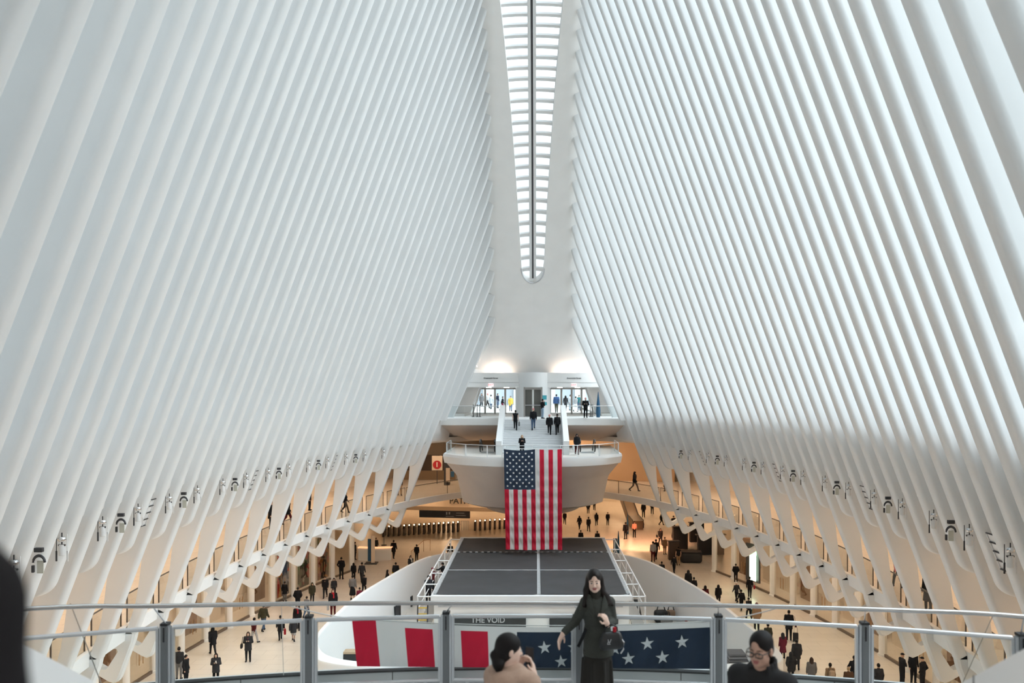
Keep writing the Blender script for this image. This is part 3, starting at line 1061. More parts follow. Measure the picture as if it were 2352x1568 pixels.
# ------------------------------------------------------------------ lamps of the concourse and of the lower floor
COVE = mat('warm_cove_lamp', (1, 0.8, 0.6), 0.5, emit=6.5, ecol=(1.0, 0.77, 0.56))
COVE2 = mat('amber_lamp', (1, 0.75, 0.5), 0.5, emit=20.0, ecol=(1.0, 0.68, 0.40))
def strip(name, pts, w, z, m_, label, group=None):
    m = MB()
    rows = []
    for i, p in enumerate(pts):
        q0, q1 = Vector(pts[max(i - 1, 0)]), Vector(pts[min(i + 1, len(pts) - 1)])
        n = Vector((-(q1 - q0).y, (q1 - q0).x)).normalized() * w / 2
        zz = z(p[1]) if callable(z) else z
        rows.append([(p[0] - n.x, p[1] - n.y, zz), (p[0] + n.x, p[1] + n.y, zz), (p[0] + n.x, p[1] + n.y, zz + 0.05), (p[0] - n.x, p[1] - n.y, zz + 0.05)])
    m.loft(rows)
    return tag(m.build(name, m_), label, 'light', group)
for side in (-1, 1):
    pts = [(side * (wslab(d) + 3.0), d) for d in frange(8, 70, 30)]
    strip('cove_light', pts, 0.35, lambda y: -3.80 + zcrease(y) + 1.36, COVE, 'long warm cove light above the upper walkway, %s' % SIDE[side])
    pts = [(side * (wslab(d) + 3.0), d) for d in frange(4, 72, 30)]
    strip('cove_light', pts, 0.35, -9.47, COVE, 'long warm cove light under the walkway slab, %s' % SIDE[side])
pts = [(17.5 * math.sin(a), 40 + 44 * math.cos(a)) for a in frange(-1.0, 1.0, 30)]
strip('cove_light', pts, 0.35, lambda y: -3.80 + zcrease(y) + 1.36, COVE, 'curved warm cove light behind the lower landing')
for i, x in enumerate((-24, -12, 0, 12, 24)):
    for j, y in enumerate((103, 112, 120)):
        m = MB(); m.lathe([(0.0, 0.0), (0.7, 0.0), (0.7, 0.06), (0.0, 0.06)], (x, y, -9.48), 16)
        tag(m.build('downlight', COVE2), 'round amber downlight in the far hall ceiling beyond the turnstiles', 'light', 'far hall downlights')
for i, x in enumerate((-11.5, -6, 0, 6, 11.5)):
    m = MB(); m.lathe([(0.0, 0.0), (0.6, 0.0), (0.6, 0.06), (0.0, 0.06)], (x, 88.0, -9.42), 16)
    tag(m.build('downlight', COVE2), 'round amber downlight under the end walkway slab above the turnstile hall', 'light', 'end walkway downlights')

# ------------------------------------------------------------------ shop fronts under the walkway
PIL = WHITE2
SGLASS = glass_mat('shop_glass', (0.92, 0.90, 0.86), 0.07)
def voro_mat(name, cols, scale):
    m = bpy.data.materials.new(name)
    m.use_nodes = True
    n = m.node_tree.nodes; l = m.node_tree.links
    b = n['Principled BSDF']; b.inputs['Roughness'].default_value = 0.5
    tc = n.new('ShaderNodeTexCoord'); v = n.new('ShaderNodeTexVoronoi'); v.inputs['Scale'].default_value = scale
    no = n.new('ShaderNodeTexNoise'); no.inputs['Scale'].default_value = scale * 0.4; no.inputs['Detail'].default_value = 3
    ad = n.new('ShaderNodeVectorMath'); ad.operation = 'ADD'
    r = n.new('ShaderNodeValToRGB'); r.color_ramp.interpolation = 'CONSTANT'
    els = r.color_ramp.elements
    while len(els) < len(cols):
        els.new(0.5)
    for i, c in enumerate(cols):
        els[i].position = i / len(cols); els[i].color = (*c, 1)
    sx = n.new('ShaderNodeSeparateXYZ')
    l.new(tc.outputs['Object'], ad.inputs[0]); l.new(no.outputs['Color'], ad.inputs[1])
    l.new(tc.outputs['Object'], no.inputs['Vector'])
    l.new(ad.outputs[0], v.inputs['Vector']); l.new(v.outputs['Color'], sx.inputs[0])
    l.new(sx.outputs['X'], r.inputs['Fac']); l.new(r.outputs['Color'], b.inputs['Base Color'])
    return m
ART1 = voro_mat('abstract_print_red_blue', [(0.02, 0.03, 0.06), (0.45, 0.02, 0.02), (0.03, 0.08, 0.2), (0.5, 0.18, 0.01), (0.25, 0.3, 0.4), (0.03, 0.02, 0.03)], 1.3)
ART2 = voro_mat('dark_print_with_pale_flecks', [(0.015, 0.02, 0.02), (0.02, 0.03, 0.03), (0.35, 0.34, 0.3), (0.02, 0.04, 0.03), (0.3, 0.04, 0.05), (0.02, 0.02, 0.02), (0.05, 0.15, 0.08)], 2.6)
ART3 = voro_mat('floral_print_red_green', [(0.03, 0.03, 0.02), (0.18, 0.03, 0.02), (0.05, 0.07, 0.02), (0.3, 0.12, 0.03), (0.02, 0.02, 0.02), (0.25, 0.05, 0.08)], 2.2)
PANELW = mat('pale_shop_panel', (0.74, 0.66, 0.57), 0.6)
SHOPLAMP = mat('shop_lamp', (1, 0.85, 0.7), 0.5, emit=14.0, ecol=(1.0, 0.80, 0.58))
for side in (-1, 1):
    for j in range(0, 17):
        d1 = 75.2 - 3.0 * j
        d2 = d1 - 3.0
        w1, w2 = wshop(d1), wshop(d2)
        m = MB()
        m.lathe([(0.30, 0), (0.30, 0.12), (0.24, 0.14), (0.24, 6.45)], (side * w1, d1, ZFLOOR), 14)
        struct(tag(m.build('column', PIL, smooth=50), 'white shop front column, %s from the far hall, %s' % (nth(j + 1), SIDE[side]), 'column'))
        t = thing('shop_window', 'lit shop window under the walkway, %s from the far hall, %s' % (nth(j + 1), SIDE[side]), 'shop window', (side * (w1 + w2) / 2, (d1 + d2) / 2, ZFLOOR), 'shop windows, %s' % SIDE[side])
        def wp(f, off=0.0):
            d = d1 - 0.26 + (d2 + 0.52 - d1) * f
            return side * (wshop(d) + off), d
        def wall(f0, f1, z0, z1, off, th, name, m_, par):
            a, b = wp(f0, off), wp(f1, off)
            n = Vector((-(b[1] - a[1]), b[0] - a[0])).normalized() * th / 2
            mm = MB()
            mm.loft([[(p[0] - n.x, p[1] - n.y, z0), (p[0] - n.x, p[1] - n.y, z1), (p[0] + n.x, p[1] + n.y, z1), (p[0] + n.x, p[1] + n.y, z0)] for p in (a, b)])
            return mm.build(name, m_, par)
        wall(0, 1, -11.0, -9.36, 0, 0.2, 'header', WHITE2, t)
        wall(0, 1, ZFLOOR, ZFLOOR + 0.16, 0, 0.12, 'base_strip', mat('bronze_base', (0.16, 0.12, 0.09), 0.4, 0.4), t)
        for f0, f1 in ((0, 0.495), (0.505, 1)):
            g = wall(f0, f1, ZFLOOR + 0.16, -11.0, 0, 0.02, 'glass_pane', SGLASS, t)
            if j % 2 == 1:
                hx = wp(0.42 if f0 == 0 else 0.58, -0.07)
                mm = MB(); mm.tube([(hx[0], hx[1], ZFLOOR + 0.9), (hx[0], hx[1], ZFLOOR + 1.7)], 0.025, 6)
                mm.build('door_handle', mat('brass_handle', (0.45, 0.28, 0.14), 0.35, 0.8), g, smooth=60)
        # shop interior: shelf unit or pale panel behind the glass
        wall(0.1, 0.9, ZFLOOR, -12.6, 2.0, 0.3, 'display_unit', PANELW if j % 3 else mat('brown_display', (0.22, 0.12, 0.07), 0.6), t)
        wall(0.2, 0.8, -10.95, -10.9, 1.2, 0.3, 'ceiling_lamp', SHOPLAMP, t)
        art = {3: ART1, 2: ART2, 1: ART3}.get(j) if side < 0 else None
        if art is not None:
            wall(0.04, 0.72, ZFLOOR + 0.3, -11.8, 0.10, 0.04, 'window_graphic', art, t)
            wall(0.74, 0.97, ZFLOOR + 0.3, -11.8, 0.10, 0.04, 'white_graphic', WHITE2, t)
# green lit screen in the second shop window on the kiosk side
t = thing('display_screen', 'glowing green and white display screen in a shop window', 'screen', (17.6, 68.0, ZFLOOR + 1.0))
m = MB(); m.bbox((17.55, 68.0, -13.6), (0.12, 1.7, 3.0), rz=0.42, r=0.02)
m.build('screen_case', DARK, t)
m = MB(); m.bbox((17.46, 67.75, -13.7), (0.06, 0.75, 2.5), rz=0.42, r=0.02)
sc_ = m.build('lit_panel', mat('screen_white', (0.8, 1, 0.8), 0.5, emit=3.0, ecol=(0.75, 1.0, 0.72)), t)
m = MB(); m.lathe([(0, -0.05), (0.42, -0.05), (0.42, 0.05), (0, 0.05)], (0, 0, 0), 18)
bpy_o = m.build('lit_ring', mat('screen_green', (0.2, 0.9, 0.3), 0.5, emit=2.2, ecol=(0.35, 1.0, 0.42)), t, smooth=60, local=True)
bpy_o.location = (17.43 - 17.6, 67.65 - 68.0, -12.75 - (ZFLOOR + 1.0))
bpy_o.rotation_euler = (0, math.pi / 2, 0.42)

# ------------------------------------------------------------------ turnstile hall at the far end
FASC = mat('tan_fascia', (0.66, 0.53, 0.40), 0.6, noise=0.04, nscale=0.6)
m = MB()
m.loft([[(-24, 91.5, -10.4), (-24, 91.5, -12.0), (-24, 92.2, -12.5), (-24, 104, -12.5), (-24, 104, -10.4)], [(-1.5, 88.0, -10.4), (-1.5, 88.0, -12.0), (-1.5, 88.7, -12.5), (-1.5, 104, -12.5), (-1.5, 104, -10.4)]])
struct(m.build('beam_turnstile_hall', FASC))
ps = thing('station_sign', 'black PATH lettering on the tan fascia above the turnstiles', 'sign', (-7.4, 88.8, -11.35))
slope = math.atan2(-3.5, 22.5)
text_mesh('sign_lettering', 'PATH', 0.86, mat('black_lettering', (0.02, 0.02, 0.02), 0.5), ps, (-7.72, 88.86, -11.36), rot=(math.pi / 2, 0, slope), bold=0.012)
sg = thing('direction_sign', 'long dark direction sign hanging above the turnstiles', 'sign', (-9.4, 92.0, -13.3))
m = MB(); m.bbox((-9.6, 92.0, -13.15), (5.6, 0.25, 0.8), rz=slope, r=0.03)
m.build('sign_box', mat('black_blue_sign', (0.015, 0.02, 0.035), 0.4), sg)
m = MB()
for i, (u, v, w, h) in enumerate(((0.25, 0.1, 0.12, 0.3), (0.55, 0.12, 0.16, 0.26), (0.6, -0.22, 0.9, 0.05), (1.75, 0.16, 0.9, 0.07), (1.8, -0.1, 1.1, 0.07))):
    m.bbox((-9.6 + u * math.cos(slope), 92.0 + u * math.sin(slope) - 0.14, -13.15 + v), (w, 0.02, h), rz=slope, r=0.005)
m.build('sign_marks', mat('pale_sign_marks', (0.35, 0.42, 0.52)), sg)
for xx in (-11.8, -7.4):
    m = MB(); m.tube([(xx, 92.0 + (xx + 9.6) * math.tan(slope), -12.76), (xx, 92.0 + (xx + 9.6) * math.tan(slope), -12.5)], 0.03, 6); m.build('hanger', DARK, sg)
TURN = mat('dark_bronze_turnstile', (0.07, 0.055, 0.045), 0.35, 0.6)
LEDW = mat('turnstile_lamp', (1, 0.85, 0.6), 0.5, emit=8.0, ecol=(1, 0.75, 0.45))
def turnstile_at(x, y, label, grp):
    t = thing('turnstile', label, 'turnstile', (x, y, ZFLOOR), grp)
    m = MB()
    m.prism([(-0.85, 0), (-0.85, 0.75), (-0.6, 1.02), (0.85, 1.02), (0.85, 0)], x - 0.11, x + 0.11, axis='x')
    for i in range(len(m.v)):
        a = m.v[i]; m.v[i] = (a[0], a[1] + y, a[2] + ZFLOOR)
    cab = m.build('cabinet', TURN, t)
    m = MB(); m.lathe([(0, 0), (0.055, 0.0), (0.05, 0.09), (0, 0.1)], (x, y - 0.35, ZFLOOR + 1.02), 8)
    m.build('indicator_lamp', LEDW, cab, smooth=60)
    m = MB(); m.bar((x + 0.11, y, ZFLOOR + 0.85), (x + 0.36, y - 0.05, ZFLOOR + 0.72), 0.04, 0.04)
    m.build('arm', STEEL, cab)
    return t
def row_y(x):
    return 93.8 + (x + 16.5) * 5.5 / 12.9
for i in range(16):
    x = -16.4 + i * 0.52
    turnstile_at(x, row_y(x), 'dark turnstile with a lit lamp, %s of the long row' % nth(i + 1), 'long turnstile row')
for i in range(8):
    x = -6.7 + i * 0.55
    turnstile_at(x, row_y(x), 'dark turnstile with a lit lamp, %s of the short row behind the flag' % nth(i + 1), 'short turnstile row')
t = thing('fare_gate', 'pale barred gate between the two turnstile rows', 'gate', (-7.9, row_y(-7.9), ZFLOOR))
m = MB()
for i in range(4):
    m.box(-8.3 + i * 0.28, -8.26 + i * 0.28, row_y(-7.9) - 0.02, row_y(-7.9) + 0.02, ZFLOOR, ZFLOOR + 1.1)
m.box(-8.3, -7.42, row_y(-7.9) - 0.02, row_y(-7.9) + 0.02, ZFLOOR + 1.06, ZFLOOR + 1.1)
m.build('gate_frame', STEEL, t)
m = MB(); m.box(-8.25, -7.45, row_y(-7.9), row_y(-7.9) + 0.01, ZFLOOR + 0.1, ZFLOOR + 1.05); m.build('glass_pane', GLASS, t)

# information counter, pylons, sign stand, little railing on the turnstile side
cx, cy = XX(857, 79.4), 80.3
t = thing('information_counter', 'long curved white counter with a lit orange top near the turnstiles', 'counter', (cx, cy, ZFLOOR))
def arcpts(r0, a0, a1, n):
    return [(cx + r0 * math.sin(a), cy + 4.0 - r0 * math.cos(a)) for a in frange(a0, a1, n)]
m = MB()
m.loft([[(x, y, ZFLOOR), (x, y, ZFLOOR + 1.15), (x, y + 0.15, ZFLOOR + 1.15), (x, y + 0.15, ZFLOOR)] for x, y in arcpts(4.4, -0.36, 0.36, 12)])
m.build('front_panel', WHITE2, t, smooth=40)
m = MB()
m.loft([[(x, y - 0.05, ZFLOOR + 1.15), (x, y - 0.05, ZFLOOR + 1.2), (x, y + 0.7, ZFLOOR + 1.2), (x, y + 0.7, ZFLOOR + 1.15)] for x, y in arcpts(4.42, -0.37, 0.37, 12)])
m.build('worktop', mat('orange_lit_top', (0.85, 0.45, 0.25), 0.4, emit=0.6, ecol=(1.0, 0.5, 0.25)), t)
def pylon(x, d, w, h, ma, mb, label):
    t = thing('information_pylon', label, 'sign', (x, d, ZFLOOR))
    m = MB(); m.bbox((x, d, ZFLOOR + 0.05), (w + 0.5, 0.9, 0.1), r=0.02); m.build('foot_plate', DARK, t)
    m = MB(); m.bbox((x + w * 0.25, d - 0.05, ZFLOOR + h / 2 + 0.1), (w * 0.55, 0.16, h), rz=0.25, r=0.02); m.build('pale_face', ma, t)
    m = MB(); m.bbox((x - w * 0.28, d + 0.02, ZFLOOR + h / 2 + 0.0), (w * 0.5, 0.16, h * 0.82), rz=-0.5, r=0.02); m.build('blue_face', mb, t)
pylon(XX(853, 78.6), 78.6, 0.62, 2.5, mat('pale_tan_panel', (0.72, 0.60, 0.48), 0.5), mat('deep_blue_panel', (0.02, 0.08, 0.16), 0.5), 'tall blue and tan information pylon before the white counter')
x, d = XX(882, 88), 88
t = thing('sign_stand', 'slim dark sign stand on a round foot near the turnstiles', 'sign', (x, d, ZFLOOR))
m = MB(); m.lathe([(0.28, 0), (0.28, 0.05), (0.03, 0.08), (0.03, 1.5)], (x, d, ZFLOOR), 12); m.build('pole', DARK, t, smooth=50)
m = MB(); m.bbox((x, d, ZFLOOR + 1.7), (0.4, 0.04, 0.5), r=0.01); m.build('sign_board', DARK, t)
t = thing('pipe_railing', 'thin tan pipe railing on the floor beside the white oval wall', 'railing', (XX(975, 84), 84, ZFLOOR))
m = MB()
x0, x1 = XX(948, 83), XX(988, 85)
m.tube([(x0, 82, ZFLOOR), (x0, 82, ZFLOOR + 0.5), (x1 - 0.6, 84.6, ZFLOOR + 1.1), (x1, 85, ZFLOOR + 1.1), (x1, 85, ZFLOOR)], 0.03, 6)
m.tube([(x1 - 0.6, 84.6, ZFLOOR), (x1 - 0.6, 84.6, ZFLOOR + 1.1)], 0.025, 6)
m.build('pipe', mat('tan_pipe', (0.4, 0.26, 0.15), 0.4, 0.4), t)
# ------------------------------------------------------------------ kiosk side of the far floor
kx, ky = XX(1589, 78.8), 79.2
t = thing('black_counter', 'low rounded black counter on the marble floor', 'counter', (kx, ky, ZFLOOR))
m = MB(); m.bbox((kx, ky, ZFLOOR + 0.5), (2.0, 1.2, 1.0), rz=-0.12, r=0.3, n=5); m.build('counter_body', BLACK, t, smooth=50)
m = MB(); m.bbox((kx, ky, ZFLOOR + 1.03), (1.9, 1.1, 0.06), rz=-0.12, r=0.02); m.build('counter_top', DARK, t)
def tall_box(x, d, w, h, label, mm=None, name='display_stand'):
    t = thing(name, label, 'display stand', (x, d, ZFLOOR))
    m = MB(); m.bbox((x, d, ZFLOOR + h * 0.5), (w, 0.5, h), rz=0.1, r=0.04); m.build('case', mm or BLACK, t)
    m = MB(); m.bbox((x, d - 0.02, ZFLOOR + h + 0.05), (w * 1.15, 0.6, 0.1), rz=0.1, r=0.03); m.build('cap', DARK, t)
    return t
tall_box(XX(1547, 80.5), 80.5, 1.0, 1.7, 'dark brown display stand beside the black counter', mat('dark_brown_case', (0.05, 0.03, 0.02), 0.5))
tall_box(XX(1562, 86), 86, 1.5, 2.2, 'tall black display stand behind the brown one')
tall_box(XX(1632, 83), 83, 2.6, 1.9, 'wide black display stand behind the black counter')
tall_box(XX(1600, 90), 90, 1.5, 2.0, 'black display stand farther back under the looped feet')
x, d = XX(1413, 84), 84
t = thing('blue_box', 'small blue box standing by the white oval wall', 'box', (x, d, ZFLOOR))
m = MB(); m.bbox((x, d, ZFLOOR + 0.7), (0.36, 0.3, 1.4), r=0.02); m.build('case', mat('blue_box_paint', (0.03, 0.12, 0.22), 0.5), t)
def feather(x, d, h, label):
    m = MB(); m.lathe([(0.10, 0.0), (0.12, 0.02), (0.13, h * 0.3), (0.10, h * 0.6), (0.02, h)], (x, d, ZFLOOR), 12)
    tag(m.build('furled_banner', BLUEF, smooth=50), label, 'banner')
feather(XX(1419.5, 84), 83.6, 2.2, 'dark blue furled feather banner beside the blue box')
feather(XX(1441.5, 95), 95, 2.3, 'dark furled feather banner on the far marble floor')
# curved dark escalator rising at the far end
t = thing('escalator', 'dark escalator on the far marble floor behind the furled banner', 'escalator', (XX(1452, 104), 104, ZFLOOR))
ex = XX(1452, 104)
m = MB()
m.prism([(98, 0), (98, 1.0), (101, 1.2), (112, 5.6), (112, 4.4), (101, 0.1)], ex - 0.6, ex + 0.6, axis='x')
for i in range(len(m.v)):
    a = m.v[i]; m.v[i] = (a[0] - 0.25 * (a[1] - 98) * 0.3, a[1], a[2] + ZFLOOR)
m.build('truss', mat('dark_bronze_cladding', (0.16, 0.11, 0.07), 0.4, 0.3), t)
m = MB()
for off in (-0.62, 0.62):
    m.tube([(ex + off - 0.075 * max(0, y - 98), y, z + ZFLOOR) for y, z in ((98, 0.2), (97.8, 0.7), (98.1, 1.1), (101, 1.3), (112, 5.7))], 0.06, 6)
m.build('handrail', RUB, t, smooth=60)
# upper level at the far end: subway line sign, ticket machine, dark counter, tan wall
sx, sd = XX(1004, 80), 80
t = thing('route_sign', 'square cream sign with a red disc and the numeral 1', 'sign', (sx, sd, ZZ(1079, sd)))
m = MB(); m.bbox((sx, sd, ZZ(1063, sd)), (0.98, 0.1, 1.36), r=0.02); m.build('sign_panel', mat('cream_sign', (0.80, 0.68, 0.55), 0.5), t)
m = MB(); m.lathe([(0, -0.02), (0.40, -0.02), (0.40, 0.02), (0, 0.02)], (0, 0, 0), 28)
o = m.build('red_disc', mat('red_disc_paint', (0.50, 0.015, 0.025), 0.5), t, smooth=40, local=True)
o.location = (0, -0.07, ZZ(1067, sd) - ZZ(1079, sd)); o.rotation_euler = (math.pi / 2, 0, 0)
text_mesh('numeral', '1', 0.62, mat('cream_numeral', (0.85, 0.78, 0.70)), t, (sx, sd - 0.1, ZZ(1067, sd)), bold=0.015)
m = MB(); m.box(sx - 0.03, sx + 0.03, sd - 0.03, sd + 0.03, ZSLAB, ZZ(1079, sd)); m.build('post', DARK, t)
x, d = XX(1027, 79), 79
t = thing('ticket_machine', 'dark framed ticket machine with a tan front on the upper walkway', 'machine', (x, d, ZSLAB))
m = MB(); m.bbox((x, d, ZSLAB + 1.1), (0.55, 0.5, 2.2), r=0.04); m.build('case', DARK, t)
m = MB(); m.bbox((x + 0.1, d - 0.26, ZSLAB + 0.95), (0.38, 0.04, 1.3), r=0.02); m.build('front_panel', mat('tan_panel', (0.6, 0.5, 0.4), 0.5), t)
m = MB(); m.bbox((x + 0.5, d, ZSLAB + 1.0), (0.3, 0.4, 0.5), r=0.03); m.build('blue_unit', BLUEF, t)
m = MB(); m.bbox((XX(985, 84), 84, ZSLAB + 1.2), (5.2, 0.5, 2.4), r=0.04)
m2 = MB(); m2.bbox((XX(985, 84), 83.7, ZSLAB + 0.45), (5.3, 0.12, 0.9), r=0.03)
t = thing('ticket_counter', 'long dark ticket counter behind the red route sign', 'counter', (XX(985, 84), 84, ZSLAB))
m.build('back_case', mat('dark_brown_case', (0.05, 0.03, 0.02), 0.5), t); m2.build('front_panel', mat('bronze_front', (0.22, 0.15, 0.09), 0.4, 0.3), t)
m = MB()
m.loft([[(3.0, 84.0, ZSLAB), (3.0, 84.0, -3.4), (3.0, 84.4, -3.4), (3.0, 84.4, ZSLAB)], [(13.5, 81.5, ZSLAB), (13.5, 81.5, -3.4), (13.5, 81.9, -3.4), (13.5, 81.9, ZSLAB)]])
struct(m.build('wall_walkway_end', mat('tan_wall', (0.55, 0.37, 0.22), 0.6, noise=0.06, nscale=0.5)))

# orange spot lamp over the marble at the kiosk side
t = thing('spot_lamp', 'orange spot lamp under the end walkway slab, kiosk side', 'light', (11.8, 84.0, -9.42))
m = MB(); m.lathe([(0.0, -0.12), (0.10, -0.12), (0.12, 0.0), (0.0, 0.02)], (11.8, 84.0, -9.42), 12)
m.build('lamp_can', DARK, t, smooth=50)
ll = bpy.data.lights.new('spot_lamp_light', 'SPOT')
ll.energy = 2600; ll.color = (1.0, 0.42, 0.22); ll.spot_size = math.radians(75); ll.spot_blend = 0.6; ll.shadow_soft_size = 0.15
lo = bpy.data.objects.new('spot_lamp_light', ll); COL.objects.link(lo); lo.parent = t
lo.location = (0, 0, -0.2); lo.rotation_euler = Vector((-0.05, 0.75, -1)).to_track_quat('-Z', 'Y').to_euler()
# ------------------------------------------------------------------ white oval wall on the lower floor
def catmull(pts, n, closed=True):
    out = []
    L = len(pts)
    for i in range(L):
        p0, p1, p2, p3 = [Vector(pts[(i + k) % L]) for k in (-1, 0, 1, 2)]
        for j in range(n):
            t = j / n
            out.append(0.5 * ((2 * p1) + (p2 - p0) * t + (2 * p0 - 5 * p1 + 4 * p2 - p3) * t * t + (3 * p1 - p0 - 3 * p2 + p3) * t ** 3))
    return out
oval = [(-11.15, 44.2), (-11.25, 49), (-10.9, 54), (-10.2, 58), (-9.3, 62.5), (-8.3, 66.0), (-6.9, 68.0), (-5.0, 68.7), (0, 68.9), (4.8, 68.7), (6.7, 67.8), (8.8, 64.5), (10.4, 58), (11.3, 53), (11.7, 49.0), (12.1, 44.5), (11.9, 41.5), (10.6, 40.2), (6, 39.6), (0, 39.5), (-6, 39.9), (-9.8, 41.0)]
ov = catmull(oval, 5)
NO = len(ov)
m = MB()
rings = []
for i, p in enumerate(ov):
    t = (ov[(i + 1) % NO] - ov[i - 1]).normalized()
    n = Vector((t.y, -t.x))
    if n.dot(p - Vector((0, 54))) < 0:
        n = -n
    w = 0.3 + 0.5 * max(0.0, min(1.0, (44 - p.y) / 3))
    a, b = p - n * w * 0.5, p + n * w * 0.5
    rings.append([(a.x - n.x * 0.12, a.y - n.y * 0.12, ZFLOOR), (a.x, a.y, ZFLOOR + 2.9), (a.x + n.x * 0.05, a.y + n.y * 0.05, ZFLOOR + 2.98), (b.x - n.x * 0.05, b.y - n.y * 0.05, ZFLOOR + 2.98), (b.x, b.y, ZFLOOR + 2.9), (b.x, b.y, ZFLOOR)])
m.loft(rings, True, False, True)
struct(tag(m.build('oval_parapet', mat('white_lacquer_panel', (0.82, 0.825, 0.83), 0.45), smooth=40), 'curved white oval parapet enclosing the black roofed pavilion on the floor', 'parapet'))

# ------------------------------------------------------------------ pavilion with the black fabric roof
RF, RB, RW, RZ = 47.6, 66.1, 5.5, -11.3
pv = thing('pavilion', 'white event pavilion with a black panelled fabric roof inside the oval wall', 'pavilion', (0, RF, ZFLOOR))
FAB = mat('black_roof_fabric', (0.03, 0.031, 0.034), 0.75, noise=0.25, nscale=0.7, bump=0.15, bscale=6)
rows = [(RF + 0.12, 54.1), (54.3, 60.1), (60.3, RB - 0.1)]
for y0, y1 in rows:
    for x0, x1 in ((-RW + 0.14, 0.32), (0.52, RW - 0.14)):
        m = MB()
        N = 10
        vs = []
        for j in range(N + 1):
            for i in range(N + 1):
                u, v = i / N, j / N
                sag = -0.10 * 16 * u * (1 - u) * v * (1 - v) + 0.012 * math.sin(u * 23 + v * 5) * math.sin(v * 17)
                vs.append((x0 + (x1 - x0) * u, y0 + (y1 - y0) * v, RZ + sag))
        m.add(vs, [(j * (N + 1) + i, j * (N + 1) + i + 1, (j + 1) * (N + 1) + i + 1, (j + 1) * (N + 1) + i) for j in range(N) for i in range(N)])
        m.build('roof_panel', FAB, pv, smooth=180, fix=False)
# lacing along the panel edges
LACE = mat('pale_lacing', (0.55, 0.56, 0.58), 0.6)
m = MB()
for xl in (-RW + 0.07, RW - 0.07, 0.42):
    y = RF + 0.3
    while y < RB:
        w = 0.12 if xl != 0.42 else 0.085
        m.box(xl - w, xl + w, y - 0.045, y + 0.045, RZ + 0.005, RZ + 0.03)
        y += 0.27
for yl in (60.2,):
    x = -RW + 0.3
    while x < RW:
        m.box(x - 0.09, x + 0.09, yl - 0.05, yl + 0.05, RZ + 0.005, RZ + 0.03)
        x += 0.42
m.box(-RW, RW, 54.16, 54.22, RZ - 0.01, RZ + 0.02)
m.build('lacing', LACE, pv)
m = MB()
m.box(-RW - 0.1, RW + 0.1, RF - 0.25, RF + 0.05, RZ - 0.28, RZ - 0.02)
m.box(-RW - 0.1, RW + 0.1, RB - 0.05, RB + 0.25, RZ - 0.28, RZ + 0.02)
m.box(-RW - 0.1, -RW, RF, RB, RZ - 0.28, RZ - 0.02)
m.box(RW, RW + 0.1, RF, RB, RZ - 0.28, RZ - 0.02)
m.box(-RW, RW, RF, RB, RZ - 0.3, RZ - 0.2)
m.build('roof_frame', WHITE, pv)
m = MB()
m.box(-RW + 0.05, RW - 0.05, RF + 0.1, RB - 0.2, ZFLOOR, RZ - 0.28)
m.build('wall_box', WHITE2, pv)
m = MB(); m.box(-RW + 0.3, RW - 0.4, RF - 0.02, RF + 0.1, -12.0, -11.8)
m.build('grey_cornice', mat('mid_grey_band', (0.45, 0.46, 0.47), 0.6), pv)
for x0, x1 in ((XX(1040, RF), XX(1208, RF)), (XX(1262, RF), XX(1420, RF))):
    m = MB(); m.box(x0, x1, RF - 0.02, RF + 0.1, ZFLOOR + 0.2, -12.42)
    m.build('black_panel', mat('black_board', (0.03, 0.033, 0.035), 0.5), pv)
text_mesh('sign_lettering', 'THE VOID', 0.42, mat('pale_grey_lettering', (0.5, 0.52, 0.53)), pv, (XX(1121, RF), RF - 0.04, -12.72), bold=0.004)
# outrigger scaffolding along both sides of the roof
SCW = mat('white_scaffold_tube', (0.72, 0.72, 0.72), 0.45)
for s, w in ((-1, 'turnstile side'), (1, 'black kiosk side')):
    t = thing('scaffold', 'white tube scaffold along the black pavilion roof, %s' % w, 'scaffold', (s * 6.2, 56, ZFLOOR))
    xo = s * 6.35
    m = MB(); m.tube([(xo, RF - 0.1, RZ - 0.1), (xo, RB + 0.1, RZ - 0.1)], 0.05, 6); m.build('outer_rail', SCW, t, smooth=60)
    for y in (RF + 0.05, 50.7, 53.8, 57.8, 61.9, RB):
        m = MB(); m.tube([(s * (RW + 0.12), y, RZ - 0.12), (xo, y, RZ - 0.12)], 0.04, 6); m.build('cross_tube', SCW, t, smooth=60)
        m = MB(); m.tube([(xo, y, ZFLOOR), (xo, y, RZ - 0.1)], 0.045, 6); m.build('standard', SCW, t, smooth=60)
    m = MB(); m.box(min(s * 5.65, xo), max(s * 5.65, xo), RF + 0.1, RB, -13.06, -13.0); m.build('deck_board', mat('grey_deck', (0.3, 0.29, 0.27), 0.7), t)
    m = MB(); m.tube([(xo, RF - 0.1, -12.1), (xo, RB, -12.1)], 0.03, 6); m.build('guard_rail', SCW, t, smooth=60)
# yellow step ladder at the pavilion corner
t = thing('step_ladder', 'yellow and black ladder leaning at the pavilion corner below the scaffold', 'ladder', (-6.0, RF - 0.6, ZFLOOR))
YEL = mat('yellow_ladder', (0.55, 0.38, 0.07), 0.5)
for x in (-6.3, -5.75):
    m = MB(); m.bar((x, RF - 0.85, ZFLOOR), (x, RF - 0.25, RZ - 0.4), 0.07, 0.10); m.build('stile', DARK, t)
for i in range(12):
    f = (i + 0.8) / 12.6
    m = MB(); m.bar((-6.3, RF - 0.85 + 0.6 * f, ZFLOOR + 4.1 * f), (-5.75, RF - 0.85 + 0.6 * f, ZFLOOR + 4.1 * f), 0.09, 0.06); m.build('rung', YEL, t)

